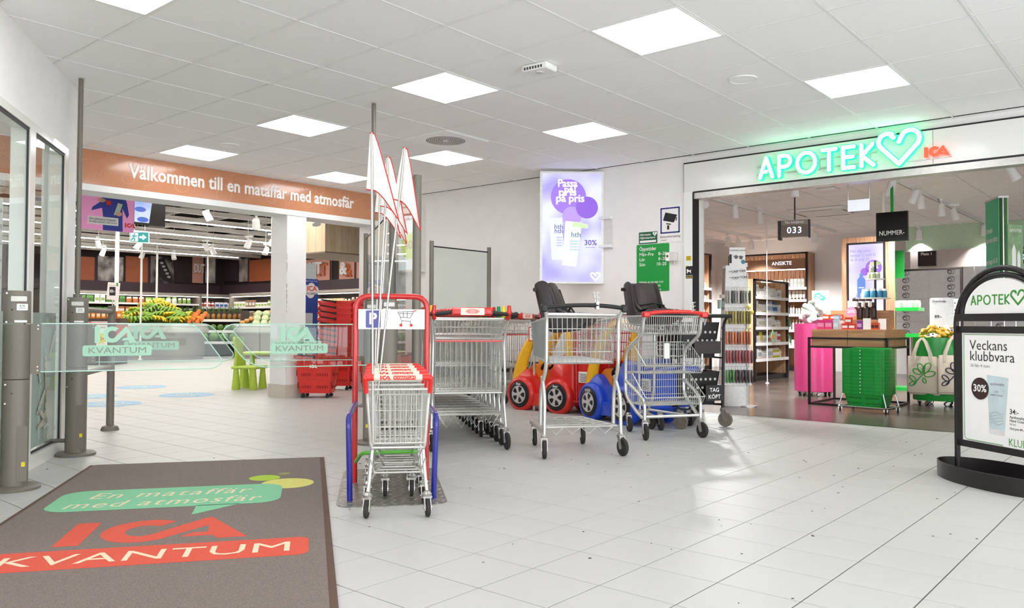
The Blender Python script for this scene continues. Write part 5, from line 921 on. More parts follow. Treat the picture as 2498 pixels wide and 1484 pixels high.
tg = thing('shelf_tag', 'diamond shaped green tag hanging from the gondola shelf', 'tag', (GO.x+.03, GO.y+.62, .72), PI/2); obj('card', B().prism([(0, -.11), (.1, .02), (.0, .12), (-.1, .0)], 0, .004, FRONT), mat('tag_green', '#9fd39a', .5), tg); b = B(); flat(b, circ(.045, 14, 0, 0), -.004); obj('card_print', b, ORANGE, tg); obj('clip', B().cyl((0, .0, .11), (0, .02, .19), .003, 5), ALU, tg)
for z in (.95, .67): t = thing('shelf_flag', 'small green flag label at the far end of the gondola, %s one' % ('upper' if z > .8 else 'lower'), 'tag', (GO.x+.02, GO.y+1.3, z), PI/2); obj('card', B().box((-.03, -.04, -.07), (.03, -.036, .07)), GREENPL, t); obj('clip', B().box((-.03, -.04, .06), (.03, .0, .07)), GREENPL, t)
# hanging yellow pendants and puffs beside the rack
for k, (u, v) in enumerate(((1823, 712), (1826, 745), (1833, 756), (1822, 760), (1825, 780), (1826, 795), (1822, 803))):
    p = pD(u, v+6, 9.1); o = obj('bath_sponge', B().ball((0, 0, 0), .028, 10), mat('pale_yellow_sponge', '#e6d26a', .9, noise=.2, scale=80), None, 60, loc=p); tag(o, 'round yellow bath sponge, %s from the top beside the glasses rack' % nth(k), 'sponge', 'yellow sponges beside the rack')
p = pD(1824, 700, 9.1); t = thing('sponge_string', 'thin cord with hook holding the yellow sponges', 'cord', (p.x, p.y, 0)); obj('cord', B().cyl((0, 0, 1.0), (0, 0, 1.5), .004, 6), ALU, t); obj('stand', B().cyl((0, 0, 0), (0, 0, 1.0), .012, 8), ALU, t); obj('foot', B().lathe([(.1, 0), (.1, .01), (.02, .02)], 14), ALU, t)
# ---- reading glasses rack
rp2 = fl(1788, 990); RZ = math.radians(40); t = thing('glasses_rack', 'white tapered glasses rack with mirror on a round base', 'rack', (rp2.x, rp2.y+.05, 0), RZ); RW = mat('rack_white', '#efeeec', .4)
obj('base', B().lathe([(.15, 0), (.155, .01), (.155, .225), (.145, .235), (0, .235)], 28), RW, t, 40)
def tw(z): f = (z-.23)/1.36; return .165-.05*f
obj('tower', B().loft([[V((sx*tw(z), sy*.1*(1-.3*(z-.23)/1.36), z)) for sx, sy in ((-1, -1), (1, -1), (1, 1), (-1, 1))] for z in (.235, 1.59)]), RW, t)
b = B(); SL2 = mat('slot_black', '#1c1a1a', .7)
def sideY(z): return .1*(1-.3*(z-.23)/1.36)
for z in (.42, .62, .75, .88, 1.0, 1.1, 1.2):
    for y in (.03, -.04):
        if z in (1.0,) and y < 0: continue
        b.prism(circ(.012, 8, y, z, .8, 1.5), -tw(z)-.003, -tw(z)+.002, MX(((0, 0, 1, 0), (1, 0, 0, 0), (0, 1, 0, 0), (0, 0, 0, 1))))
for x in (-.07, 0, .07): b.box((x-.008, -sideY(.3)-.004, .29), (x+.008, -sideY(.3)+.002, .33)); b.box((x-.008, -sideY(.38)-.004, .37), (x+.008, -sideY(.38)+.002, .41))
o = obj('slots', b, SL2, t); o['kind'] = 'stuff'
mr = obj('mirror', B().loft([[V((-tw(z)-.004, y*sideY(z), z)) for y in (-.75, .75)]+[V((-tw(z)+.01, y*sideY(z), z)) for y in (.75, -.75)] for z in (1.26, 1.56)]), mat('mirror_glass', '#b7a493', .08, metal=.9), t); obj('tray', B().box((-.16, -.05, 1.22), (-.12, .05, 1.26)), RW, t); obj('leaflet', B().box((-.185, -.05, 1.1), (-.165, .04, 1.2)), mat('leaflet_teal', '#9fc7bd', .5), t)
hd_ = obj('header_card', B().box((-.06, -.012, 1.59), (.12, .0, 1.80)), PAPER, t); text(hd_, 'LOOKING GOOD', .024, PRINTK, .03, 1.765, -.014, 'CENTER', .01); b = B(); flat(b, circ(.022, 14, .015, 1.69), -.0125); flat(b, circ(.022, 14, .07, 1.685), -.0125); b.tube([(-.02, -.0135, 1.70), (.1, -.0135, 1.695)], .003, 4); obj('sunglasses_print', b, mat('lens_print', '#5b5552', .4), hd_); b = B(); flat(b, [(-.06, 1.62), (-.035, 1.62), (-.035, 1.72), (-.06, 1.72)], -.0125); obj('dark_strip_print', b, PRINTK, hd_); b = B(); flat(b, circ(.025, 14, .095, 1.635), -.013); obj('blue_badge_print', b, mat('badge_teal', '#3f7f96', .5), hd_)
cr, sr = math.cos(RZ), math.sin(RZ); TL = V((rp2.x, rp2.y+.05, 0))
def tloc(x, y, z): return TL+V((cr*x-sr*y, sr*x+cr*y, z))
CC = [(1.33, ['#8f8a86', '#c9c4bd', '#2a2523'], 'grey and black'), (1.1, ['#b9a93a', '#6b5a1d', '#8f8128'], 'olive yellow'), (.87, ['#d9703a', '#8f3d20', '#e08850'], 'orange'), (.66, ['#8f1f26', '#b93540', '#5f1a1e'], 'dark red'), (.44, ['#3f8f2f', '#2f6f28', '#241c22', '#4a2430'], 'green and black')]; RN = ['top', 'second', 'third', 'fourth', 'bottom']
for k, (z, cs, cn) in enumerate(CC):
    for j in range(9):
        c = cs[j % len(cs)] if k < 4 else cs[(0 if j < 3 else 2)+(j % 2)]; x = -.13+.034*j*(1.02 if k > 2 else .95)
        key = ('case', c)
        if key not in PC: b = B(); b.loft([[V((px, py, zz)) for px, py in rrect(.019*s_, .05*s_, .006*s_, 2)] for zz, s_ in ((-.155, .5), (-.15, .85), (-.12, 1), (-.04, 1), (-.012, .85), (-.008, .5))]); b.cm = 1; b.box((-.006, -.002, -.008), (.006, .002, .02)); PC[key] = b.mesh('glasses_case', [mat('case_'+c, c, .35, coat=.3), mat('clear_tag', '#e9e9e6', .4)], 40)
        o = obj('glasses_case', PC[key], None, None, loc=tloc(x, -.155, z-.02), rot=(0, 0, RZ)); tag(o, 'slim %s glasses case, %s in the %s row of the white rack' % (colour(c), nth(j), RN[k]), 'glasses case', 'cases on the glasses rack')
    hk = B()
    for j in range(9): x = -.13+.034*j*(1.02 if k > 2 else .95); hk.tube([(x, -.08, z+.005), (x, -.2, z+.012)], .0025, 5)
    o = obj('hooks', hk, RW, t); o['kind'] = 'stuff'
gb = B()
for k, (x, z) in enumerate(((-.06, 1.52), (.03, 1.53), (-.05, 1.45), (.05, 1.46))):
    b = B(); b.tube([(-.03, 0, 0), (-.03, -.14, -.01)], .003, 5).tube([(.03, 0, 0), (.03, -.14, -.01)], .003, 5)
    for s_ in (-1, 1): b.tube([(s_*.016+.015*math.cos(2*PI*q/10), -.14, -.012+.012*math.sin(2*PI*q/10)) for q in range(10)], .0025, 5, True)
    o = obj('spectacles', b, BLACK, None, loc=tloc(x, -.085, z), rot=(0, 0, RZ)); tag(o, 'black spectacles on the white rack, %s pair' % ['upper left', 'upper right', 'lower left', 'lower right'][k], 'glasses', 'spectacles on the rack')
# ---- pink round bin with rolls
pk = fl(1983, 968); pc_ = V((pk.x-.05, pk.y+.2, 0)); t = thing('pink_bin', 'tall glossy pink drum display bin on casters', 'bin', pc_); obj('drum', B().lathe([(.245, .06), (.25, .065), (.25, .935), (.243, .935), (.243, .88), (0, .88)], 40), PINKP, t, 40)
for a in range(6): caster(t, .19*math.cos(a*PI/3+.2), .19*math.sin(a*PI/3+.2), .06, .024, a, .018)
rnd = random.Random(4); WR = mat('white_wrap', '#d6d7d3', .45, noise=.05); GR_ = mat('mint_print_wrap', '#b7dcc4', .5)
for k in range(22):
    lay = 0 if k < 9 else 1 if k < 16 else 2 if k < 20 else 3; a = rnd.uniform(0, 2*PI); rr_ = rnd.uniform(.03, .14-.035*lay); ln_ = .32; b = B(); b.lathe([(.022, -ln_/2), (.04, -ln_/2+.01), (.04, ln_/2-.01), (.022, ln_/2)], 12); b.cm = 1; b.lathe([(.0405, -.07), (.0405, -.02)], 12)
    o = obj('wrapped_roll', b, [WR, GR_], None, 40, loc=pc_+V((rr_*math.cos(a), rr_*math.sin(a), .965+.075*lay+rnd.uniform(0, .02))), rot=(PI/2+rnd.uniform(-.35, .35), 0, rnd.uniform(0, PI))); tag(o, 'white wrapped roll with mint print in the pink drum', 'roll', 'rolls heaped in the pink drum')
t = thing('price_card', 'tall white card with green bubble standing in the pink drum', 'sign', pc_+V((.04, .12, .9)), math.radians(25)); obj('card', B().box((-.105, 0, .1), (.105, .006, .47)), PAPER, t); b = B(); flat(b, circ(.052, 18, -.03, .39), 0); flat(b, circ(.034, 16, .03, .37), -.0006); flat(b, circ(.026, 14, -.025, .33), -.0012); obj('bubble_print', b, mat('bubble_green', '#35b877', .5), t); text(t, 'Alltid', .025, PRINTW, -.03, .405, -.002, 'CENTER', .01); text(t, 'Hjärtat', .032, PRINTW, -.02, .38, -.002, 'CENTER', .01); text(t, '2 för 35:-', .03, MATS['grey_print'], -.03, .28, -.002); obj('stem', B().cyl((0, .01, -.02), (0, .01, .12), .005, 6), ALU, t)
# ---- display table
TX0, TX1, TY = -3.43, -2.62, 9.4
t = thing('display_table', 'oak display table with black steel frame and drawers', 'table', (TX0, TY, 0)); TW = TX1-TX0; TDp = .78
obj('table_box', B().box((.0, 0, .665), (TW, TDp, .87)), WOODX, t); obj('drawer', B().box((.01, -.012, .675), (TW/2-.004, 0, .862)), WOODX, t); obj('drawer', B().box((TW/2+.004, -.012, .675), (TW-.01, 0, .862)), WOODX, t); b = B()
for x in (-.02, TW+.02):
    for y in (-.03, TDp+.03): b.box((x-.0125, y-.0125, 0), (x+.0125, y+.0125, .775))
for y in (-.03, TDp+.03):
    for z in (.0, .655, .755): b.box((-.02, y-.0125, z), (TW+.02, y+.0125, z+.022))
for x in (-.02, TW+.02):
    for z in (.0, .655, .755): b.box((x-.0125, -.03, z), (x+.0125, TDp+.03, z+.022))
obj('steel_frame', b, DKMETAL, t)
def tg_(kind, dims, cols, x, y, z, lab, n=None): return good(kind, dims, cols, V((TX0+x, TY+y, .87+z)), 0, lab, 'goods on the display table', n)
for k, x in enumerate((.09, .18)): o = tg_('box', (.085, .05, .11), ('#d8347c', '#f29ac0'), x, .06, 0, 'pink carton %s on the display table' % ('at the front corner' if k == 0 else 'second from the front corner'))
tg_('box', (.06, .05, .11), ('#b9cdd6', '#dfe9ee'), .262, .06, 0, 'pale blue carton beside the pink cartons'); tg_('box', (.06, .05, .05), ('#a9c3d0', '#e6eef2'), .262, .09, .11, 'small pale blue carton lying on top')
for k, (x, z) in enumerate(((.365, 0), (.44, 0), (.402, .068))): tg_('box', (.07, .05, .066), ('#d8362f', '#f6efe9'), x, .05, z, ['red and white carton, lower one by the clear sachets', 'red and white carton, lower one by the purple pack', 'red and white carton stacked on two others'][k])
tg_('box', (.05, .05, .1), ('#f2eef2', '#e2dbe4'), .315, .08, 0, 'clear white sachet pack between cartons'); tg_('box', (.055, .05, .1), ('#7b2f92', '#c9a3d8'), .51, .1, 0, 'purple carton on the display table')
for k, x in enumerate((.1, .19, .25)): tg_('box', (.075, .05, .06), ('#d9602a', '#f6f1ec') if k == 0 else ('#e05a44', '#f8f4f0'), x, .2, .11, ['orange carton on the riser', 'red and white carton on the riser', 'red and white carton at the riser end'][k])
t2 = thing('card_stand', 'white leaflet card on the display table front', 'sign', (TX0+.595, TY+.06, .87)); obj('card', B().box((-.042, 0, 0), (.042, .004, .125)), PAPER, t2); obj('foot', B().box((-.02, -.02, 0), (.02, .03, .006)), PRINTW, t2)
for k, (x, y, z) in enumerate(((.27, .55, .22), (.74, .12, 0))): t2 = thing('card_stand', ['pinkish leaflet card behind the cartons', 'white leaflet card at the table corner'][k], 'sign', (TX0+x, TY+y, .87+z)); obj('card', B().box((-.042, 0, 0), (.042, .004, .12)), [mat('pink_card', '#e9dcdc', .5), PAPER][k], t2); obj('foot', B().box((-.02, -.02, -.0), (.02, .03, .006)), PRINTW, t2)
for k, x in enumerate((.66, .7)): tg_('box', (.04, .05, .075), ('#c2441f', '#3a1d14'), x, .08, 0, 'dark orange carton near the table corner, %s one' % ['left', 'right'][k])
obj_r = thing('riser', 'stepped wooden riser on the display table', 'riser', (TX0+.06, TY+.16, .87)); obj('lower_step', B().box((0, 0, 0), (.66, .3, .11)), WOODX, obj_r); obj('upper_step', B().box((.0, .3, 0), (.66, .5, .22)), WOODX, obj_r)
BR = '#2a0f0c'
for k in range(6): tg_('bottle', (.072, .07, .2), (BR, '#f0ebe4' if k < 3 else '#201010'), .33+.075*(k % 3)+(.1 if k > 2 else 0), .52 if k < 3 else .35, .22 if k < 3 else .11, ('dark brown bottle, %s from the left in the rear row' if k < 3 else 'dark brown bottle under the tiered jar stand, %s from the left') % nth(k % 3))
t2 = thing('discount_disc', 'round pink sign reading 20% on the display table', 'sign', (TX0+.35, TY+.3, .98)); obj('disc', B().prism(circ(.06, 28, 0, .09), 0, .005, FRONT), mat('disc_pink', '#f08fb4', .5), t2); text(t2, '20%', .05, PRINTW, 0, .095, -.007, 'CENTER', .02); obj('stem', B().cyl((0, .005, 0), (0, .005, .04), .004, 6), ALU, t2)
t2 = thing('jar_stand', 'tiered black stand with white trays on the display table', 'stand', (TX0+.6, TY+.36, .98)); obj('pole', B().cyl((0, 0, 0), (0, 0, .68), .012, 10), BLACK, t2); obj('foot', B().lathe([(.08, 0), (.08, .008), (.012, .015)], 20), BLACK, t2)
for z, r_ in ((.24, .16), (.46, .1)): obj('tray', B().lathe([(r_, z), (r_, z+.012), (r_-.005, z+.012), (r_-.005, z+.004), (0, z+.004)], 24), mat('tray_cream', '#e6e8d6', .4), t2)
obj('topper_card', B().box((-.055, -.005, .63), (.055, .0, .67)), mat('topper_green', '#cfd8a0', .5), t2)
for k in range(5): a = -2.6+.55*k; good('jar', (.06, .06, .1), [('#dfe6ea', '#f6f6f4'), ('#3f86a8', '#f6f6f4')][k > 0], V((TX0+.6+.12*math.cos(a), TY+.36+.12*math.sin(a), 1.233)), 0, 'blue labelled white jar, %s on the lower stand tray' % nth(k) if k else 'cream carton jar at the end of the lower tray', 'jars on the stand')
for k in range(3): a = -2.3+.7*k; good('jar', (.055, .055, .07), ('#b7bd9a', '#eef0e6'), V((TX0+.6+.065*math.cos(a), TY+.36+.065*math.sin(a), 1.453)), 0, 'pale green jar, %s from the left on the upper stand tray' % nth(k), 'jars on the upper tray')
good('jar', (.055, .055, .07), ('#b7bd9a', '#eef0e6'), V((TX0+.57, TY+.33, 1.525)), 0, 'single pale green jar stacked on top of the upper tray jars', 'jars on the upper tray')
# ---- wooden totem with screen
a = pY(2053, 583, 10.8); e_ = pY(2168, 572, 10.8); t = thing('screen_totem', 'wooden totem with lilac screen behind the display table', 'totem', (a.x, 10.8, 0)); W_ = e_.x-a.x; obj('body', B().box((0, 0, 0), (W_, .26, 2.05)), WOODZ, t); obj('bezel', B().box((.07, -.015, 1.05), (W_-.04, 0, 1.98)), BLACK, t); obj('panel', B().box((.095, -.018, 1.07), (W_-.065, -.015, 1.955)), screenmat('totem_screen', '#b9aef6', '#dcdcfb', 1.05), t); xm = W_/2+.01
for k, s_ in enumerate(('För dig som', 'tycker C och D', 'är A och O')): text(t, s_, .05, emat('totem_text', '#9f8fe0', .8), .115, 1.87-.055*k, -.0195, 'LEFT', .008)
b = B(); flat(b, circ(.1, 24, xm+.1, 1.65), -.0185); flat(b, circ(.05, 18, xm-.01, 1.6), -.0185); obj('violet_disc_picture', b, emat('totem_violet', '#9a5fd8', .9), t); text(t, '20%', .07, EW, xm+.1, 1.66, -.021, 'CENTER', .02); b = B(); flat(b, [(xm-.1, 1.27), (xm+.0, 1.27), (xm+.0, 1.5), (xm-.03, 1.54), (xm-.03, 1.58), (xm-.07, 1.58), (xm-.07, 1.54), (xm-.1, 1.5)], -.019); obj('bottle_picture', b, emat('totem_blue', '#5a86d8', .9), t); text(t, 'vatten', .03, EW, xm-.05, 1.4, -.0215)
# ---- stack of green hand baskets on a wheeled base
ga = pD(2118, 790, 8.68); ga.z = 0; GRZ = math.radians(-6)
t = thing('basket_dolly', 'chrome wire dolly on small wheels under the green baskets', 'dolly', ga, GRZ); b = B()
for s_ in (-1, 1): b.bent([(s_*.21, -.15, .2), (s_*.25, -.17, .05), (s_*.25, .17, .05), (s_*.21, .15, .2)], .006, 6, .02)
b.tube([(-.25, -.17, .05), (.25, -.17, .05)], .006, 6).tube([(-.25, .17, .05), (.25, .17, .05)], .006, 6); obj('wire_frame', b, CHROME, t, 50)
for x in (-.24, .24):
    for y in (-.16, .16): caster(t, x, y, .05, .024, .4, .02)
def green_basket(label):
    t = thing('hand_basket', label, 'basket', (0, 0, 0), 0, 'green hand baskets'); lo = rrect(.36, .25, .03, 3); hi = rrect(.44, .31, .035, 3); h_ = .17
    obj('tub', B().loft([[V((x, y, 0)) for x, y in lo], [V((x, y, h_)) for x, y in hi], [V((x*.97, y*.97, h_)) for x, y in hi], [V((x*.96, y*.96, .008)) for x, y in lo]]), GREENPL, t, 40); obj('rim', B().loft([[V((x*1.03, y*1.04, h_-.036)) for x, y in hi], [V((x*1.04, y*1.05, h_)) for x, y in hi], [V((x*.98, y*.98, h_)) for x, y in hi], [V((x*.98, y*.98, h_-.036)) for x, y in hi]], caps=False), GREENPL, t, 40)
    b = B(); DG = mat('slot_dark_green', '#0a4d1c', .8)
    for k in range(20):
        if k in (9, 10): continue
        for z in (.03, .085): x = -.165+.0174*k; f = z/h_; b.box((x-.004, -.125-.03*f-.003, z), (x+.004, -.122-.03*f, z+.04))
    o = obj('slots', b, DG, t); o['kind'] = 'stuff'; b = B()
    for x in (-.21, -.12, .0, .12, .21): b.box((x-.003, -.167, h_-.034), (x+.003, -.16, h_-.002))
    o = obj('rim_ribs', b, GREENPL, t); o['kind'] = 'stuff'; obj('handle', B().bent([(-.22, .0, h_-.01), (-.2, .12, h_+.006), (.2, .12, h_+.006), (.22, 0, h_-.01)], .005, 6, .03), GREENPL, t, 50); obj('rivet', B().cyl((-.02, -.164, h_-.018), (-.02, -.1685, h_-.018), .006, 8), PRINTW, t)
    return t
g0 = None
for k in range(13):
    lab = ['lowest green hand basket, slotted body fully showing', 'top green hand basket of the stack'][k == 12] if k in (0, 12) else 'green hand basket, number %s from the top of the stack' % ['twelve', 'eleven', 'ten', 'nine', 'eight', 'seven', 'six', 'five', 'four', 'three', 'two'][k-1]
    if k == 0: g0 = green_basket(lab); g0.location = ga+V((0, 0, .05)); g0.rotation_euler = (0, 0, GRZ)
    else: dup(g0, ga+V((0, 0, .05+.037*k)), GRZ, lab)
# ---- green oval bin with tote bags
gb_ = fl(2275, 992); gc = V((gb_.x+.02, gb_.y+.2, 0)); t = thing('green_bin', 'low green oval drum bin on casters with bags hung on it', 'bin', gc, .2)
def oval(z, s_=1): return [V((.27*s_*math.cos(2*PI*k/32), .2*s_*math.sin(2*PI*k/32), z)) for k in range(32)]
obj('drum', B().loft([oval(.06, .98), oval(.07), oval(.78), oval(.78, .96), oval(.72, .95)]), GREENPL, t, 40)
for a in range(6): caster(t, .2*math.cos(a*PI/3), .14*math.sin(a*PI/3), .06, .026, a, .018)
rnd = random.Random(8); GOLD = mat('gold_film', '#b98f33', .3, metal=.3)
for k in range(12):
    a = rnd.uniform(0, 6.28); rr_ = rnd.uniform(0, .17); b = B(); pts = [(-.09, 0, 0), (-.05, .01, .01), (0, 0, .0), (.05, -.01, .012), (.09, 0, -.005)]; b.tube(pts, [.012, .03, .016, .032, .01], 8)
    o = obj('gold_pouch', b, GOLD, None, 60, loc=gc+V((rr_*math.cos(a), .75*rr_*math.sin(a), .76+.05*(k//5)+rnd.uniform(0, .03))), rot=(rnd.uniform(-.3, .3), rnd.uniform(-.4, .4), rnd.uniform(0, PI))); tag(o, 'gold film pouch heaped in the green drum', 'pouch', 'gold pouches in the green drum')
CAN = mat('canvas', '#ddd0bd', .9, noise=.06, scale=120, bump=.2)
def tote(label, loc, rz, col):
    t = thing('tote_bag', label, 'bag', loc, rz, 'canvas tote bags'); obj('bag', B().loft([[V((x*s_, y*d_, z)) for x, y in rrect(.33, .05, .02, 3)] for z, s_, d_ in ((.15, .97, .6), (.18, 1, 1), (.42, .98, .9), (.56, .95, .4), (.565, .95, .35))]), CAN, t, 40); obj('second_bag', B().loft([[V((x*s_+.01, y*d_+.035, z)) for x, y in rrect(.33, .04, .015, 3)] for z, s_, d_ in ((.125, .97, .6), (.15, 1, 1), (.4, .98, .9), (.55, .95, .4))]), CAN, t, 40)
    for s_ in (-1, 1): obj('strap', B().loft([[V((x+.004*math.cos(q*PI/2), y, z+.014*math.sin(q*PI/2))) if 0 else V((x-.016+.032*(q in (1, 2)), y-.002+.004*(q > 1), z)) for q in range(4)] for x, y, z in ((-.1, -.02*s_-.002, .5), (-.085, -.02*s_-.002, .6), (-.04, -.015*s_, .73), (.0, .0, .78))]).loft([[V((x-.016+.032*(q in (1, 2)), y-.002+.004*(q > 1), z)) for q in range(4)] for x, y, z in ((.0, .0, .78), (.04, -.015*s_, .73), (.085, -.02*s_-.002, .6), (.1, -.02*s_-.002, .5))]), CAN, t, 40)
    b = B()
    def petal(cx, cz, a, l, w_): b.tube([(cx+l*(.5-.5*math.cos(q))*math.cos(a)-w_*math.sin(q)*math.sin(a), -.0285, cz+l*(.5-.5*math.cos(q))*math.sin(a)+w_*math.sin(q)*math.cos(a)) for q in [2*PI*i/14 for i in range(14)]], .0055, 5, True)
    for cx, cz, a, l, w_ in ((.01, .38, 1.9, .11, .03), (.02, .38, 1.0, .13, .035), (.03, .35, .3, .12, .03), (.0, .37, 2.7, .1, .028), (-.06, .28, 2.4, .09, .022), (-.06, .27, 3.6, .08, .02), (.02, .32, -1.2, .06, .018)): petal(cx, cz, a, l, w_)
    b.tube([(-.09, -.0285, .24), (-.02, -.0285, .32), (.03, -.0285, .38), (.04, -.0285, .47)], .0055, 5); obj('leaf_print', b, col, t); return t
tote('cream tote bag with green leaf drawing hung on the green drum', gc+V((-.12, -.215, 0)), math.radians(-4), mat('leaf_green', '#2f9a35', .8)); tote('cream tote bag with navy leaf drawing beside the arched poster board', gc+V((.2, -.2, .02)), math.radians(28), mat('leaf_navy', '#20203a', .8))
t = thing('price_board', 'grey standing price board reading 89 behind the green drum', 'sign', gc+V((.02, .1, .74)), math.radians(6)); obj('board', B().box((-.12, 0, .18), (.12, .006, .5)), mat('grey_board', '#c9cacb', .5), t); text(t, 'Duscholja', .036, PRINTK, -.03, .46, -.002, 'CENTER', .008); text(t, '89:-', .05, PRINTK, -.04, .28, -.002, 'CENTER', .014); text(t, 'dusch', .014, MATS['grey_print'], -.07, .435, -.002); obj('stem', B().cyl((0, .005, -.05), (0, .005, .2), .006, 6), ALU, t)
# ---- back right: green band, grey wall with spectacles drawings, plats sign
t = struct('trim_7', B().box((-4.0, 15.6, 2.25), (4.1, 15.75, ZC)), mat('sage_band', '#b9cfb5', .6), 'sage green band along the rear of the pharmacy'); text(t, 'Recept', .42, PRINTW, -2.1, 2.44, 15.595, 'LEFT', .012); obj('edge_rail', B().box((-4.0, 15.58, 2.23), (4.1, 15.75, 2.25)), ALU, t)
t = struct('wall_pharmacy_rear', B().box((-3.9, 15.5, 0), (4.1, 15.6, 2.23)), mat('mushroom_wall', '#b8aea8', .6), 'mushroom grey wall under the sage band')
a = pY(2245, 662, 15.4); e_ = pY(2380, 662, 15.4); t = thing('spectacle_drawers', 'white drawer wall printed with rows of spectacles', 'cabinet', (a.x-.02, 15.42, .7)); Wc = 1.6; obj('carcass', B().box((-.6, 0, 0), (Wc, .08, 1.22)), PRINTW, t)
for i in range(3):
    for j in range(9):
        d_ = obj('drawer_front', B().box((-.57+.72*i, -.012, .02+.133*j), (.13+.72*i, 0, .146+.133*j)), mat('drawer_white', '#e4e5e7', .4), t); b = B(); cx, cz = -.22+.72*i, .083+.133*j
        b.tube([(cx+.055*math.cos(2*PI*q/14), -.0135, cz+.048*math.sin(2*PI*q/14)) for q in range(14)], .004, 4, True); b.tube([(cx-.02+.03*math.cos(2*PI*q/10), -.0135, cz-.01+.025*math.sin(2*PI*q/10)) for q in range(10)], .005, 4, True); b.tube([(cx-.05, -.0135, cz+.02), (cx+.06, -.0135, cz+.03)], .004, 4); obj('spectacle_print', b, MATS['lens_print'], d_)
p = pY(2256, 630, 15.3); t = thing('counter_sign', 'black sign reading Plats 1 above the drawers', 'sign', (p.x, 15.45, p.z)); obj('panel', B().box((-.14, -.03, -.13), (.14, .04, .13)), mat('sign_black_brown', '#170d0d', .4), t); text(t, 'Plats 1', .07, PRINTW, 0, .08, -.032, 'CENTER', .01)
p = pY(2490, 622, 15.3); t = thing('counter_sign', 'black sign with blue digits at the right picture edge', 'sign', (p.x+.1, 15.45, p.z)); obj('panel', B().box((-.14, -.03, -.13), (.16, .04, .13)), MATS['sign_black_brown'], t); text(t, 'Plats 2', .07, PRINTW, 0, .08, -.032, 'CENTER', .01); text(t, '032', .13, emat('led_blue', '#6f9bff', 3), .0, -.03, -.034, 'CENTER', .01)
p = pD(2420, 560, 8.2); t = thing('hanging_banner', 'tall green double sided banner above the arched poster board', 'banner', (p.x, p.y, 0), math.radians(-63)); z1 = pD(2430, 490, 8.2).z; obj('front_sheet', B().box((-.19, 0, 1.2), (.19, .005, z1)), mat('banner_green', '#3fae7f', .6), t); obj('back_sheet', B().box((-.19, .08, 1.2), (.19, .085, z1)), mat('banner_pale', '#bfe3b0', .6), t); obj('top_clamp', B().box((-.2, -.005, z1), (.2, .09, z1+.02)), ALU, t)
for k, (s_, z) in enumerate((('Umeås', z1-.3), ('öppnaste hjärta', z1-.4), ('vardagar 8–20', z1-.62), ('lördagar 8–20', z1-.72), ('söndagar 10–20', z1-.82))): text(t, s_, .075, PRINTW, -.17, z, -.002, 'LEFT', .008, 1, .33 if k else .18)
for s_ in (-1, 1): obj('pole', B().cyl((s_*.19, .04, 0), (s_*.19, .04, z1), .008, 6), ALU, t)
p = pD(2478, 610, 8.0); t = thing('narrow_poster', 'narrow green bottle poster beside the green banner', 'poster', (p.x, p.y, p.z), math.radians(60)); obj('sheet', B().box((-.1, 0, -.25), (.1, .006, .25)), mat('poster_leaf', '#8fae86', .5, noise=.3, scale=9), t); text(t, 'APOTEK', .045, PRINTW, 0, .19, -.002, 'CENTER', .01); b = B(); flat(b, [(-.05, -.2), (.0, -.2), (.0, .0), (-.02, .05), (-.03, .05), (-.05, .0)], 0); flat(b, [(.02, -.2), (.06, -.2), (.06, -.05), (.04, .0), (.02, -.05)], 0); obj('bottle_picture', b, PRINTW, t); obj('stem', B().cyl((0, .01, -p.z), (0, .01, -.2), .008, 6), ALU, t)
# green shelf tower with bags and perforated panel
p = pY(2205, 740, 12.4); t = thing('green_tower', 'green shelf tower with toiletry bags behind the display table', 'stand', (p.x, 12.4, 0)); obj('pole', B().box((-.2, .12, 0), (-.15, .17, 2.0)), GREENPL, t); obj('foot', B().box((-.25, -.15, 0), (.2, .25, .04)), GREENPL, t)
for z in (.75, 1.12): obj('tray', B().box((-.2, -.12, z), (.22, .2, z+.05)), GREENPL, t)
obj('flag', B().box((-.19, .1, 1.6), (-.02, .11, 2.0)), GREENPL, t)
for k in range(10): good('jar', (.09, .09, .1), [('#8fd08f', '#f4f8f2'), ('#f2f5f0', '#cfe6cf')][k % 2], V((p.x-.14+.075*(k % 5), 12.4-.05+.12*(k//5), 1.17)), 0, 'soap pack, %s in the %s row of the green tower tray' % (nth(k % 5), ['front', 'rear'][k//5]), 'packs on the green tower')
t = thing('perforated_stand', 'white perforated panel stand with black frame behind the grey price board', 'stand', (p.x+.32, 12.9, 0)); obj('panel', B().box((-.1, 0, .1), (.3, .01, 1.3)), MATS['perforated_white'], t); b = B()
for i in range(8):
    for j in range(22): b.box((-.07+.045*i+(.02 if j % 2 else 0), -.003, .18+.05*j), (-.05+.045*i+(.02 if j % 2 else 0), 0, .2+.05*j))
o = obj('holes', b, BLACK, t); o['kind'] = 'stuff'; obj('upright', B().box((.3, -.02, 0), (.33, .03, 1.75)), DKMETAL, t); obj('foot', B().box((-.15, -.15, 0), (.35, .15, .03)), DKMETAL, t); obj('top_bar', B().box((-.5, -.01, 1.72), (.33, .02, 1.75)), DKMETAL, t)
for k in range(5): b = B(); b.tube([(0, 0, 0), (0, 0, -.1), (.01, 0, -.16)], [.012, .02, .025], 8); o = obj('bath_brush', b, [WOODL, CAN][k % 2], None, 50, loc=V((p.x+.26+.06*k, 12.86, 1.05-.12*(k % 2)))); tag(o, 'pale bath brush, %s from the left on the perforated panel' % nth(k), 'brush', 'brushes on the perforated panel')
# low counter at right, behind the board
t = thing('low_stand', 'white low stand with black wheels behind the arched poster board', 'stand', (pD(2440, 790, 7.3).x, pD(2440, 790, 7.3).y, 0), .3); obj('body', B().box((-.3, -.2, .08), (.5, .3, .55)), mat('stand_white', '#e6e2dc', .5), t)
for x in (-.25, .4): caster(t, x, -.1, .08, .034, .3, .022)
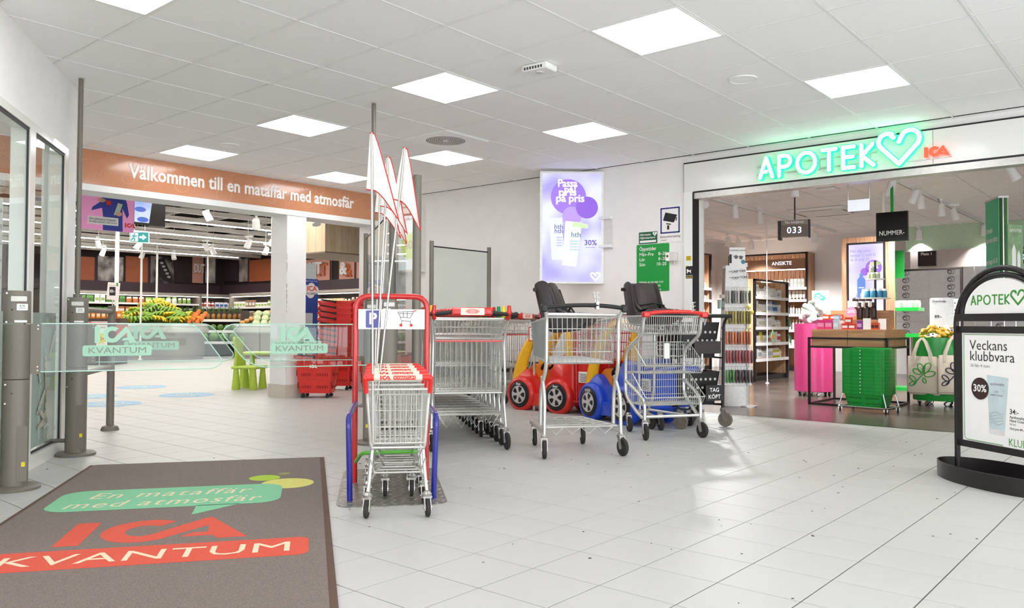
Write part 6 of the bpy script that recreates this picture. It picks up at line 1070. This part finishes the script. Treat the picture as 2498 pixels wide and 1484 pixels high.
# ================================================================ GROCERY HALL
BEAM = mat('beam_white', '#d9d4cf', .5); XS = -25.3; YS = 14.5
for k in range(13):
    x = -9.9-1.2*k; struct('beam', B().box((x-.035, 0, 3.0), (x+.035, SY-.05, 3.09)), BEAM, 'white ceiling beam across the grocery hall')
for k in range(13):
    y = 1.6+1.05*k; struct('beam', B().box((SX+.05, y-.03, 3.1), (X0-.4, y+.03, 3.2)), BEAM, 'long white ceiling beam into the grocery hall')
STRIP = mat('store_tube', '#fffaf2', .4, emit=LIGHT_STORE)
for k in range(6):
    x = -10.6-2.4*k; t = thing('light_strip', '%s white light strip under the grocery beams' % ['nearest', 'second', 'third', 'fourth', 'fifth', 'farthest'][k], 'lamp', (x, 2.0, 2.93), 0, 'grocery light strips'); obj('housing', B().box((-.05, 0, 0), (.05, 11.5, .06)), BEAM, t); obj('tube', B().box((-.035, .05, -.012), (.035, 11.45, .0)), STRIP, t); obj('suspension', B().box((-.01, 3, .06), (.01, 3.02, .2)).box((-.01, 9, .06), (.01, 9.02, .2)), BEAM, t)
SPN = ['nearest under the word mataffär', 'above the field photo, left one', 'above the field photo, lower one', 'just below the exit sign', 'over the bean pod photo', 'over the dark brown panel', 'over the pink letter panel', 'beside the pink letter panel, farther', 'high beside the cream pillar', 'above the hands photo', 'touching the pillar edge', 'low beside the pillar edge', 'in the right opening, highest', 'in the right opening, above the letters', 'in the right opening, under the birch soffit']
for k, (u, v, d) in enumerate(((508, 530, 14), (240, 598, 18), (250, 618, 20), (335, 602, 18), (346, 625, 22), (424, 628, 22), (505, 606, 18), (520, 615, 19), (625, 550, 13), (605, 598, 16), (662, 594, 15), (648, 615, 18), (770, 540, 12), (762, 600, 16), (835, 598, 16))):
    p = pD(u, v, d); t = thing('store_spotlight', 'small white grocery spotlight '+SPN[k], 'lamp', p, k*.9, 'grocery spotlights'); s_ = 1.2; obj('lamp_head', MATS and bpy.data.meshes['lamp_head'], None, t, rot=(.5, 0, 0)); obj('lens', bpy.data.meshes['lens'], None, t, rot=(.5, 0, 0)); obj('adapter', bpy.data.meshes['adapter'], None, t); obj('drop', B().cyl((0, 0, .15), (0, 0, 4.1-p.z), .006, 6), BEAM, t); t.scale = (s_, s_, 1)
def xr(u0, u1, v0, v1, X): a = pX(u0, v1, X); e_ = pX(u1, v0, X); return a.y, e_.y, a.z, e_.z
def yr(u0, u1, v0, v1, Y): a = pY(u0, v1, Y); e_ = pY(u1, v0, Y); return a.x, e_.x, a.z, e_.z
# ---- wall panels
def photomat(name, sc, dark='#241d1c', light='#d6d0cc', kind=0):
    m = mat(name, dark, .6, noise=0); nt = m.node_tree; N = nt.nodes.new; L = nt.links.new; tc = N('ShaderNodeTexCoord'); n = N('ShaderNodeTexVoronoi' if kind else 'ShaderNodeTexNoise'); n.inputs['Scale'].default_value = sc; r = N('ShaderNodeValToRGB'); r.color_ramp.elements[0].position = .3; r.color_ramp.elements[1].position = .62; r.color_ramp.elements[0].color = lin(dark); r.color_ramp.elements[1].color = lin(light); L(tc.outputs['Object'], n.inputs['Vector']); L(n.outputs['Distance' if kind else 'Fac'], r.inputs[0]); L(r.outputs[0], nt.nodes['Principled BSDF'].inputs['Base Color']); return m
PH = [photomat('photo_field', 3.5, kind=0), photomat('photo_beans', 2.2, '#2c2624', '#8d8783', 1), photomat('photo_plate', 2.5, '#7b7470', '#e6e2dd'), photomat('photo_hands', 2.0, '#2a2120', '#c9b9b6')]; PNK = mat('pink_panel', '#dfa491', .6); TER = mat('terracotta_panel', '#b5623f', .55, noise=.06, scale=3)
def wallpanel(label, name, r_, axis, mt, th=.05):
    a0, a1, z0, z1 = r_
    if axis == 'X': t = thing(name, label, 'panel', (SX, (a0+a1)/2, (z0+z1)/2), PI/2, 'grocery wall panels')
    else: t = thing(name, label, 'panel', ((a0+a1)/2, SY, (z0+z1)/2), 0, 'grocery wall panels')
    w_, h_ = abs(a1-a0), z1-z0; obj('board', B().box((-w_/2, -th, -h_/2), (w_/2, 0, h_/2)), mt, t); b = B()
    for s_ in (-1, 1): b.box((s_*w_/2-.02, -th-.01, -h_/2), (s_*w_/2+.02, -th+.01, h_/2))
    obj('edge_strip', b, STD, t); return t, w_, h_, -th
for u0, u1, mt, nm, lab in ((120, 233, TER, 'wall_panel', 'terracotta wall panel behind the guard rail'), (236, 303, PH[0], 'photo_panel', 'black and white field worker photo panel'), (304, 363, TER, 'wall_panel', 'terracotta wall panel between two photo panels'), (365, 426, PH[1], 'photo_panel', 'black and white bean pod photo panel'), (427, 466, mat('dark_panel', '#2a1d1b', .5), 'wall_panel', 'dark brown wall panel right of the bean photo'), (467, 498, PNK, 'wall_panel', 'pink wall panel with white letters and painted orange shadow'), (499, 527, PH[2], 'photo_panel', 'pale food plate photo panel')):
    t, w_, h_, y = wallpanel(lab, nm, xr(u0, u1, 628, 690, SX+.05), 'X', mt)
    if u0 == 365:
        b = B(); flat(b, [(-.25, .3), (.05, .38), (.28, -.1), (.3, -.38), (.05, -.36), (-.2, -.05)], y); obj('pod_print', b, PRINTK, t); b = B()
        for k in range(5): flat(b, circ(.05, 10, -.02+.06*k, .22-.11*k, 1.2, .8), y-.002)
        obj('bean_print', b, mat('grey_bean', '#b9b4b0', .6), t)
    if u0 == 467: text(t, 'DUT', .42, mat('orange_letter_shadow', '#c9683f', .5), .04, .02, y-.04, 'CENTER', .02, 1, w_*.8, ext=.02); text(t, 'DUT', .42, PRINTW, .0, .03, y-.09, 'CENTER', .02, 1, w_*.8, ext=.02)  # orange copy behind the white word stands in for its shadow
for u0, u1, mt, nm, lab in ((540, 580, STD, 'wall_panel', 'aubergine wall panel in the corner'), (582, 606, PH[3], 'photo_panel', 'photo panel of hands right of the corner'), (607, 672, TER, 'wall_panel', 'terracotta wall panel behind the cream pillar'), (735, 806, PNK, 'wall_panel', 'pink wall panel with white letters K and T'), (826, 866, PNK, 'wall_panel', 'pink wall panel with white ampersand'), (868, 960, PNK, 'wall_panel', 'pink wall panel beside the posts')):
    t, w_, h_, y = wallpanel(lab, nm, yr(u0, u1, 630, 688, SY-.05), 'Y', mt)
    if u0 == 735: text(t, 'KT', .5, MATS['orange_letter_shadow'], .28, -.02, y-.03, 'CENTER', .025, 1, .62, ext=.02); text(t, 'KT', .5, PRINTW, .12, .03, y-.1, 'CENTER', .025, 1, .62, ext=.02)  # orange pair is the painted shadow of the white letters
    if u0 == 826: text(t, '&', .5, MATS['orange_letter_shadow'], .1, -.03, y-.03, 'CENTER', .025, ext=.02); text(t, '&', .5, PRINTW, -.03, .03, y-.1, 'CENTER', .025, ext=.02)  # orange ampersand is painted as the shadow of the white one
a0, a1, z0, z1 = xr(100, 470, 690, 713, SX+.3); z1 = 2.16; z0 = 1.86
struct('trim_8', B().box((SX, 4, z0), (SX+.35, SY-.3, z1)), STD, 'aubergine fascia over the chillers on the far wall'); struct('trim_9', B().box((SX, SY-.35, z0), (X0-.5, SY, z1)), STD, 'aubergine fascia over the chillers on the side wall')
# ---- chillers with goods
CHS = mat('chiller_dark', '#4a3f3a', .5); rnd = random.Random(31)
def chiller(label, o, rz, W, zs, D=.7, H=1.84):
    t = thing('chiller', label, 'chiller', o, rz); obj('back', B().box((0, D-.03, 0), (W, D, H)), CHS, t); obj('base', B().box((0, 0, 0), (W, D, .28)), CHS, t); obj('canopy', B().rbox((0, .0, H-.1), (W, D, H), .04), mat('chiller_canopy', '#b7aea6', .4, metal=.3), t, 30); obj('canopy_lamp', B().box((.05, .05, H-.115), (W-.05, .1, H-.1)), mat('chiller_led', '#fff9ef', .4, emit=8), t)
    for x in (0, W): obj('end_panel', B().box((x-.02, .0, 0), (x+.02, D, H)), mat('chiller_end', '#8b827b', .4), t)
    for z in zs: s_ = obj('shelf', B().box((0, .08, z-.03), (W, D-.03, z)), mat('chiller_shelf', '#c9c4be', .4), t); obj('price_rail', B().box((0, .06, z-.045), (W, .08, z+.01)), PRINTW, s_)
    return t
VEG = [('#4f7a3a', '#35602a'), ('#7f9a55', '#d6dac8'), ('#d9d6cb', '#7a9455'), ('#e0dcd2', '#5f8048'), ('#b9703f', '#e6e0d6'), ('#6a4a3a', '#d9cfc4')]; DAI = [('#dfe3ea', '#3f62b0'), ('#f0f0ee', '#b04a4a'), ('#3d4f9a', '#e6e6ee'), ('#e9e4da', '#7a9a5a'), ('#c2b2a2', '#f0ece6')]; GRN = [('#dfe0d8', '#5a7d48'), ('#6f8f55', '#e6e6de'), ('#8a6a52', '#e2dcd2'), ('#f2f0ea', '#9ab85a'), ('#d7c79a', '#f4f2ec')]
t = chiller('long chiller with vegetables under the photo panels', V((SX+1.05, 8.6, 0)), PI/2, 4.6, (.5, .85, 1.2, 1.5))
for k, z in enumerate((.85, 1.2, 1.5)): shelf_row(V((SX+1.05, 8.6, 0)), UY, PI/2, .1, 4.5, z, 'the %s shelf of the long chiller' % ['lower', 'middle', 'upper'][k], 'vegetables in the long chiller', ['box', 'jar'], VEG, .14, .22, rnd, .18, .03, .12, .2)
t = chiller('dairy shelf in the far corner of the grocery', V((SX+1.0, 13.25, 0)), PI/2, 1.2, (.5, .8, 1.1, 1.4))
for k, z in enumerate((.5, .8, 1.1, 1.4)): shelf_row(V((SX+1.0, 13.25, 0)), UY, PI/2, .05, 1.15, z, 'the %s shelf of the far corner unit' % SN[k], 'cartons in the far corner', ['box', 'bottle'], DAI, .14, .22, rnd, .18, .02, .08, .14)
for (u0, u1, lab, key) in ((560, 700, 'rounded chiller behind the second produce island', 'rounded chiller'), (735, 930, 'chiller seen right of the cream pillar', 'pillar chiller')):
    a = pY(u0, 700, SY-.9); e_ = pY(u1, 700, SY-.9); W_ = e_.x-a.x; o = V((a.x, SY-.9, 0)); t = chiller(lab, o, 0, W_, (.5, .8, 1.1, 1.4))
    for k, z in enumerate((.8, 1.1, 1.4)): shelf_row(o, UX, 0, .05, W_-.05, z, 'the %s shelf of the %s' % (['lower', 'middle', 'upper'][k], key), 'goods in the '+key, ['box', 'bottle', 'jar'], GRN, .14, .22, rnd, .15, .02, .1, .17)
# ---- produce islands
def island(label, loc, rz, W, D, H=.84):
    t = thing('produce_island', label, 'counter', loc, rz); rr_ = D*.48
    obj('body', B().loft([[V((x, y, z)) for x, y in rrect(W*.9*s_, D*.9*s_, rr_*.85*s_, 6)] for z, s_ in ((0, .97), (.06, .97), (.08, 1), (H-.18, 1))]), mat('island_body', '#8a7d76', .35, metal=.3), t, 40); obj('rim', B().loft([[V((x, y, z)) for x, y in rrect(W*s_, D*s_, rr_*s_, 6)] for z, s_ in ((H-.2, .93), (H-.16, .99), (H-.08, 1), (H-.07, .97), (H-.02, .97), (H, 1.0), (H+.03, .98), (H+.03, .9))]), mat('island_rim', '#d8d5d0', .3, metal=.3), t, 40); obj('mound_board', B().loft([[V((x*s_, y*s_, z)) for x, y in rrect(W*.9, D*.9, rr_*.8, 4)] for z, s_ in ((H, .8), (H+.18, .45), (H+.32, .12))]), mat('produce_bed', '#4d5a32', .8), t, 40)
    return t
ic = pD(392, 790, 20.3); ic.z = 0; IRZ = math.radians(45); t = island('produce island with banana heap in the grocery', ic, IRZ, 2.3, 1.5)
ci, si = math.cos(IRZ), math.sin(IRZ); il = lambda x, y, z: ic+V((ci*x-si*y, si*x+ci*y, z))
bb = B(); pts = [(.0, -.1*math.cos(a), .1*math.sin(a)) for a in [PI*.15+PI*.7*k/6 for k in range(7)]]; bb.tube([(0, p_[1], p_[2]) for p_ in pts], [.008, .017, .02, .021, .02, .016, .006], 6); BAN = [mat('banana_yellow', '#e6c62c', .5, noise=.15, scale=30), mat('banana_lime', '#b9c236', .5, noise=.15, scale=30), mat('banana_green', '#7fa838', .5, noise=.15, scale=30)]; banm = []
for m in BAN: banm.append(bb.mesh('banana', m, 60))
rnd = random.Random(2); nb = 0
for lay, (n, rx, ry, z) in enumerate(((13, .92, .58, .9), (10, .7, .42, 1.01), (7, .47, .27, 1.13), (4, .25, .14, 1.24), (2, .08, .05, 1.33))):
    for k in range(n):
        a = -PI*1.02+PI*1.05*k/max(1, n-1) if n > 2 else -2+1.5*k; cx, cy = rx*math.cos(a), ry*math.sin(a)*(1 if n > 2 else .4); kind = 2 if abs(a+PI/2) < .35 and lay > 0 else rnd.choice([0, 0, 1, 2])
        t = thing('banana_bunch', '%s banana bunch, %s from the left in the %s of the heap' % (['yellow', 'yellow green', 'green'][kind], nth(k), ['lowest layer', 'second layer', 'third layer', 'fourth layer', 'very top'][lay]), 'bananas', il(cx-.1, cy, z), IRZ+rnd.uniform(-1.2, 1.2), 'banana bunches on the island'); t.scale = (1.5, 1.5, 1.5); t.rotation_euler[0] = rnd.uniform(-.5, .3); t.rotation_euler[1] = rnd.uniform(-.4, .4)
        for j in range(5): obj('banana', banm[kind], None, t, loc=((j-2)*.034, .02*abs(j-2), 0), rot=(rnd.uniform(-.2, .2), (j-2)*.16, (j-2)*.12))
ORF = mat('orange_fruit', '#e87a2c', .5, noise=.1); RDF = mat('red_apple', '#c9452f', .4, noise=.15); GRF = mat('melon_green', '#4f7a2c', .5, noise=.3, scale=12); YLF = mat('papaya', '#c9a83a', .5, noise=.3, scale=10); WHF = mat('onion_white', '#e9e3da', .5); PUF = mat('onion_red', '#8f3244', .45)
def fruit(name, mt, r_, locs, label, cat, group, sc=(1, 1, 1)):
    me = B().ball((0, 0, 0), r_, 10, sc).mesh(name, mt, 60)
    for k, p in enumerate(locs): tag(obj(name, me, None, None, loc=p, rot=(rnd.uniform(-.4, .4), rnd.uniform(-.4, .4), rnd.uniform(0, 6))), label, cat, group)
fruit('orange', ORF, .055, [il(.78+.1*(k % 4), -.28+.11*(k//4), .93+.05*(k//4)+.07*(k % 2)) for k in range(18)], 'loose orange at the side of the banana heap', 'orange', 'oranges beside the bananas')
for k, (x, y, rz_) in enumerate(((-.45, -.2, .5), (.48, -.1, -.5))):
    t = thing('clear_divider', ['clear sloping divider left of the banana heap', 'clear sloping divider right of the banana heap'][k], 'divider', il(x, y, 1.12), IRZ); obj('pane', B().box((-.55, -.08, -.01), (.55, .08, .01)), GLASS, t, rot=(0, -rz_ if k == 0 else -rz_, 0)); obj('rim', B().tube([(-.55, -.08, 0), (.55, -.08, 0), (.55, .08, 0), (-.55, .08, 0)], .008, 4, True), mat('clear_edge', '#dfe3e3', .2), t, rot=(0, -rz_, 0)); obj('foot', B().cyl((0, 0, -.3), (0, 0, 0), .012, 6), GLASSE, t)
i2 = pD(668, 790, 21.2); i2.z = 0; t = island('second produce island with onions and greens beside the pillar', i2, IRZ, 2.0, 1.5); il2 = lambda x, y, z: i2+V((ci*x-si*y, si*x+ci*y, z))
fruit('onion', mat('onion_gold', '#d39a5a', .5, noise=.2), .055, [il2(-.75+.11*k-.06*(j % 2), -.15+.1*j, .92+.045*k) for k in range(7) for j in range(4)], 'golden onion on the slope of the second island', 'onion', 'onions on the second island'); fruit('cabbage', mat('cabbage_pale', '#c9d3a8', .6, noise=.2), .1, [il2(-.35+.2*k, -.45+.12*j, .9+.12*j) for k in range(5) for j in range(3)], 'pale cabbage head on the second island', 'cabbage', 'cabbages on the second island')
# ---- fruit stand with pineapples and melons behind the bananas
fs_ = pD(505, 790, 22.0); fs_.z = 0; fl3 = lambda x, y, z: fs_+V((ci*x-si*y, si*x+ci*y, z))
t = thing('fruit_stand', 'stepped dark fruit stand with pineapples and melons', 'stand', fs_, IRZ); obj('frame_side', B().box((-1.0, -.3, 0), (-.96, .5, 1.25)), CHS, t); obj('frame_side', B().box((.96, -.3, 0), (1.0, .5, 1.25)), CHS, t)
for k in range(3): s_ = obj('step', B().box((-.96, -.3+.25*k, .35+.3*k), (.96, .1+.25*k, .39+.3*k)), CHS, t); obj('price_rail', B().box((-.96, -.32+.25*k, .34+.3*k), (.96, -.3+.25*k, .41+.3*k)), PRINTW, s_)
obj('back', B().box((-1, .5, 0), (1, .53, 1.25)), CHS, t)
b = B(); b.ball((0, 0, .09), .06, 8, (1, 1, 1.5)); b.cm = 1
for k in range(9): a = k*2.4; l_ = .1+.05*(k % 3); b.tube([(0, 0, .17), (.03*math.cos(a), .03*math.sin(a), .2+l_*.5), (.07*math.cos(a), .07*math.sin(a), .18+l_)], [.012, .01, .002], 4)
pm = b.mesh('pineapple', [mat('pineapple_skin', '#9a6a2a', .6, noise=.3, scale=40), mat('pineapple_leaf', '#4f6a34', .6)], 50)
for k in range(12): tag(obj('pineapple', pm, None, None, loc=fl3(-.8+.145*k, .35, .99), rot=(0, 0, k)), 'pineapple, %s from the left on the top step of the fruit stand' % nth(k), 'pineapple', 'pineapples on the fruit stand')
fruit('melon', GRF, .09, [fl3(-.4+.19*k, .0, .78) for k in range(7)], 'dark green melon on the middle step of the fruit stand', 'melon', 'melons on the fruit stand'); fruit('papaya', YLF, .07, [fl3(-.85+.16*k, .0, .76) for k in range(3)], 'yellow papaya on the middle step', 'papaya', 'papayas on the fruit stand', (1, 1.4, 1)); fruit('watermelon', mat('watermelon_green', '#5f8a3a', .45, noise=.3, scale=8), .13, [fl3(-.3+.27*k, -.2, .52) for k in range(5)], 'large watermelon on the lowest step of the fruit stand', 'watermelon', 'watermelons on the fruit stand')
# ---- left stand with onions, juices and price signs
ls = pD(255, 790, 17.5); ls.z = 0; ll_ = lambda x, y, z: ls+V((ci*x-si*y, si*x+ci*y, z)); t = thing('crate_stand', 'dark crate stand behind the guard rail', 'stand', ls, IRZ); obj('base', B().box((-.75, -.3, 0), (.3, .5, .35)), mat('crate_dark', '#2f2623', .7), t); obj('bin', B().loft([[V((x, y, z)) for x, y in ((-.75, -.35), (.3, -.35), (.3, .5), (-.75, .5))] for z in (.6, .86)]), mat('bin_red', '#b33a30', .5), t); obj('riser', B().box((-.75, .1, .86), (.3, .5, 1.0)), CHS, t)
for x in (-.72, .27): obj('leg', B().box((x-.03, -.3, .35), (x+.03, .45, .6)), CHS, t)
fruit('red_onion', PUF, .038, [ll_(-.7+.078*k, -.3+.09*j, .89) for k in range(13) for j in range(4) if (k+j) % 2], 'red onion in the red bin', 'onion', 'onions in the red bin'); fruit('white_onion', WHF, .038, [ll_(-.7+.078*k, -.3+.09*j, .89) for k in range(13) for j in range(4) if (k+j) % 2 == 0], 'white onion in the red bin', 'onion', 'onions in the red bin')
for k in range(9): good('box', (.08, .08, .16), ('#e08a2c', '#f6e6c8'), ll_(-.68+.11*k, .3, 1.0), IRZ, 'orange juice carton, %s from the left above the onion bin' % nth(k), 'juice cartons above the onion bin')
p = pD(242, 843, 16.9); t = thing('price_sign', 'white price poster reading 20 on a yellow burst', 'sign', p, math.radians(44)); obj('card', B().box((-.17, 0, 0), (.17, .01, .5)), PAPER, t); obj('red_band', B().box((-.17, -.003, .43), (.17, 0, .48)), PRINTR, t); st_ = [((.13 if k % 2 else .17)*math.cos(2*PI*k/24), .15+(.1 if k % 2 else .14)*math.sin(2*PI*k/24)) for k in range(24)]; b = B(); flat(b, st_, 0); obj('burst_print', b, mat('burst_yellow', '#f0d34a', .5), t); text(t, '20:-', .15, PRINTR, -.02, .15, -.003, 'CENTER', .025); text(t, 'Billigt parti', .04, PRINTW, 0, .455, -.005); text(t, 'BLODKVARNAR', .035, PRINTK, 0, .37, -.003); obj('stake', B().cyl((0, .012, -.45), (0, .012, .1), .012, 6), ALU, t)
p = pD(274, 732, 17.6); t = thing('price_sign', 'tilted pale price board with black 83 field', 'sign', p, math.radians(44)); obj('card', B().box((-.13, 0, 0), (.13, .01, .38)), mat('pale_pink_card', '#e9dedd', .5), t, rot=(0, .08, 0)); b = B(); flat(b, rrect(.13, .19, .01, 2, .0, .19), 0); obj('black_field', b, PRINTK, t); text(t, '83:-', .09, PRINTW, 0, .19, -.003, 'CENTER', .015, 1, .1); text(t, 'Billig peppar', .03, MATS['grey_print'], 0, .32, -.003); b = B(); flat(b, [(.08, .3), (.12, .3), (.12, .38), (.08, .38)], 0); obj('green_corner', b, PRINTG, t); obj('stake', B().cyl((0, .012, -.5), (0, .012, .1), .012, 6), ALU, t)
# ---- posts
for u, w_, d_, lab in ((283, .045, 17.9, 'thick white post above the tilted price board'), (343, .025, 19.6, 'thin white post left of the banana heap'), (381, .028, 21.8, 'thin white post rising behind the bananas'), (505, .022, 22.8, 'thin white post by the pineapples')):
    p = pD(u, 790, d_); t = thing('store_post', lab, 'post', (p.x, p.y, 0)); obj('shaft', B().cyl((0, 0, 0), (0, 0, 3.0), w_, 10), WHITE, t, 40); obj('foot', B().lathe([(w_*2, 0), (w_*2, .02), (w_, .04)], 12), WHITE, t)
# ---- hanging picture sign, screen and exit sign near the entrance
a0, a1, z0, z1 = xr(198, 328, 462, 553, -10.4); t = thing('hanging_poster', 'pink hanging poster of a person in blue sweater scanning goods', 'poster', (-10.4, (a0+a1)/2, (z0+z1)/2), PI/2); w_, h_ = a1-a0, z1-z0+.04
obj('board', B().box((-w_/2, 0, -h_/2), (w_/2, .02, h_/2)), mat('poster_pink', '#d489b4', .4, emit=.25, ecol='#d489b4'), t); SW = mat('sweater_blue', '#34409c', .6, noise=.1, scale=20); SKN = mat('skin_print', '#d9a88a', .6)
b = B(); flat(b, [(-.1*w_, -.5*h_), (.28*w_, -.5*h_), (.27*w_, .0), (.36*w_, -.2*h_), (.4*w_, -.12*h_), (.36*w_, .12*h_), (.3*w_, .3*h_), (.16*w_, .4*h_), (.03*w_, .4*h_), (-.1*w_, .28*h_), (-.16*w_, .1*h_), (-.3*w_, -.02*h_), (-.32*w_, -.1*h_), (-.12*w_, -.02*h_), (-.1*w_, -.2*h_)], 0); obj('sweater_print', b, SW, t); b = B(); flat(b, [(.03*w_, .4*h_), (.15*w_, .4*h_), (.14*w_, .49*h_), (.05*w_, .49*h_)], 0); flat(b, circ(.05*w_, 12, -.13*w_, .14*h_, 1.5, .8), -.002); flat(b, circ(.05*w_, 12, .2*w_, -.12*h_, 1.2, .9), -.004); obj('skin_print', b, SKN, t); b = B(); flat(b, rrect(.09*w_, .1*h_, .01, 2, .0, .1*h_), -.004); obj('scanner_print', b, PRINTR, t); b = B(); flat(b, [(.1*w_, -.15*h_), (.2*w_, -.15*h_), (.27*w_, .1*h_), (.18*w_, .12*h_)], -.003); obj('carton_print', b, mat('carton_green_print', '#c9dcc0', .6), t)
b = B(); flat(b, rrect(.58*w_, .17*h_, .005, 2, -.1*w_, -.3*h_), -.005); obj('caption_strip', b, PRINTW, t); text(t, 'Börja självscanna på 10 sekunder!', .045, PRINTK, -.1*w_, -.27*h_, -.0075, 'CENTER', .002, 1, .5*w_); text(t, 'Det enda du behöver är ditt ICA-kort', .045, PRINTK, -.1*w_, -.33*h_, -.0075, 'CENTER', .002, 1, .52*w_); b = B(); ica(b, .1*h_, .32*w_, -.4*h_, -.003); obj('logo_print', b, PRINTR, t)
for x in (-.4*w_, .4*w_): obj('suspension', B().cyl((x, .01, h_/2), (x, .01, 4.1-(z0+z1)/2), .004, 5), ALU, t)
a0, a1, z0, z1 = xr(326, 404, 474, 546, -10.9); t = thing('hanging_screen', 'black hanging screen with blue camera picture beside the pink poster', 'screen', (-10.9, (a0+a1)/2, (z0+z1)/2), PI/2); w_, h_ = a1-a0, z1-z0; obj('case', B().box((-w_/2, 0, -h_/2), (w_/2, .05, h_/2)), BLACK, t); b = B(); flat(b, [(-.48*w_, -.44*h_), (-.02*w_, -.44*h_), (.1*w_, .44*h_), (-.48*w_, .44*h_)], 0); obj('picture_area', b, screenmat('cctv_picture', '#8fa6e6', '#c9d6f6', .9, 4), t); b = B(); flat(b, circ(.06, 14, -.3*w_, -.05*h_, 1.3, .6), -.0015); flat(b, circ(.06, 14, -.22*w_, -.35*h_, 1.3, .6), -.0015); obj('sticker_picture', b, emat('cctv_blue', '#4a6ad0', .8), t)
for x in (-.3*w_, .3*w_): obj('suspension', B().cyl((x, .03, h_/2), (x, .03, 4.1-(z0+z1)/2), .008, 6), BLACK, t)
p = pD(340, 579, 13.2); t = thing('exit_sign', 'hanging teal emergency exit sign with running figure and arrow', 'sign', p, math.radians(48)); obj('case', B().box((-.15, 0, -.09), (.15, .03, .09)), PRINTW, t); b = B(); flat(b, rrect(.28, .16, .004, 2), 0); obj('teal_field', b, emat('exit_teal', '#129a98', .9), t); b = B(); flat(b, rrect(.11, .14, .003, 2, -.075, 0), -.002); obj('door_field', b, emat('exit_white', '#f2f8f6', 1), t); b = B()
for pth in ([(-.085, .03), (-.09, -.01), (-.07, -.03), (-.075, -.06)], [(-.09, -.01), (-.11, -.03), (-.12, -.05)], [(-.11, .02), (-.085, .03), (-.06, .01), (-.045, .02)]): stroke(b, pth, .009, .003, .0045)
flat(b, circ(.012, 10, -.075, .05), -.003); obj('runner_print', b, MATS['exit_teal'], t); b = B(); flat(b, [(.0, -.018), (.05, -.018), (.05, -.05), (.115, 0), (.05, .05), (.05, .018), (0, .018)], -.002); obj('arrow_print', b, MATS['exit_white'], t)
for x in (-.08, .08): obj('rod', B().cyl((x, .015, .09), (x, .015, 4.1-p.z), .005, 6), ALU, t)
# ---- oak panel and blue board beyond the pillar
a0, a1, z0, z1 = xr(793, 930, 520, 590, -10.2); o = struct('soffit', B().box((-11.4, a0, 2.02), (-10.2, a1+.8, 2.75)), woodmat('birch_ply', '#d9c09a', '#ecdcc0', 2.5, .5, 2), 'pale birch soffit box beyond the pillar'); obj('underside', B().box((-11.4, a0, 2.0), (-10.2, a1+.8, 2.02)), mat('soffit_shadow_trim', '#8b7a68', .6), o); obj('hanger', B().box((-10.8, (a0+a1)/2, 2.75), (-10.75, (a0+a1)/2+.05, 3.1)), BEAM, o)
a0, a1, z0, z1 = xr(738, 776, 682, 770, -9.7); t = thing('blue_standee', 'blue cardboard display with white cloud and red letters behind the pillar', 'display', (-9.7, (a0+a1)/2, 0), PI/2); w_ = a1-a0; BL = mat('standee_blue', '#1d3f9a', .5); obj('board', B().box((-w_/2, 0, .0), (w_/2, .04, z1)), BL, t); obj('upper_card', B().box((-w_/2, .0, z1), (w_/2-.03, .03, z1+.22)), mat('standee_pale', '#cfd8da', .5), t); b = B(); zc = z1-.16
for i_, (x, z, r_) in enumerate(((-.08, zc, .09), (.02, zc+.04, .08), (.1, zc, .075), (.0, zc-.05, .08))): flat(b, circ(r_*w_*3.2, 16, x*w_*3, z), -.0008*i_)
obj('cloud_print', b, PRINTW, t); text(t, 'ICA', .1, PRINTR, .02, zc+.02, -.006, 'CENTER', .02); text(t, 'mellan 3 och 12 år', .03, PRINTW, 0, z1-.03, -.003, 'CENTER', .004, 1, w_*.9); text(t, 'KLUBBEN', .04, PRINTK, .02, zc-.05, -.006, 'CENTER', 0); b = B(); flat(b, rrect(w_*.7, .16, .005, 2, -.05, .98), 0); obj('picture_card', b, mat('pale_blue_card', '#c9d9e0', .5), t); obj('foot', B().box((-w_/2, -.12, 0), (w_/2, .16, .03)), BL, t)
fruit('clementine', ORF, .05, [V((a_, 11.7+.08*(j % 2), .93+.07*j)) for a_ in [-14.2+.13*k for k in range(9)] for j in range(2)], 'clementine on the low table right of the pillar', 'clementine', 'clementines beyond the pillar'); t = thing('fruit_table', 'low table with clementines beyond the pillar', 'table', (-13.7, 11.75, 0)); obj('top', B().box((-.65, -.2, .82), (.75, .3, .88)), CHS, t)
for x in (-.6, .7):
    for y in (-.15, .25): obj('leg', B().box((x-.03, y-.03, 0), (x+.03, y+.03, .82)), CHS, t)
# ---- poster seen through the narrow pane
t = thing('window_poster', 'tall white scanner poster standing behind the narrow pane', 'poster', LW+V((-.8256*.95, .5642*.95, 0))+V((-.5642, -.8256, 0))*.3, LRZ); obj('board', B().box((-.2, 0, .95), (.14, .01, 1.75)), PAPER, t); obj('post', B().cyl((0, .02, 0), (0, .02, 1.0), .02, 8), ALU, t); obj('foot', B().box((-.15, -.1, 0), (.15, .14, .015)), ALU, t)
for k, (s_, sz) in enumerate((('SJÄLVSCANNA', .05), ('10 SEKUNDER', .05), ('Ditt ICA-kort krävs', .03), ('självscanning är enkelt', .03), ('scanna varorna', .03), ('betala på direkten', .03))): text(t, s_, sz, PRINTK, -.03, 1.66-.11*k, -.002, 'CENTER', .0, 1, .3)
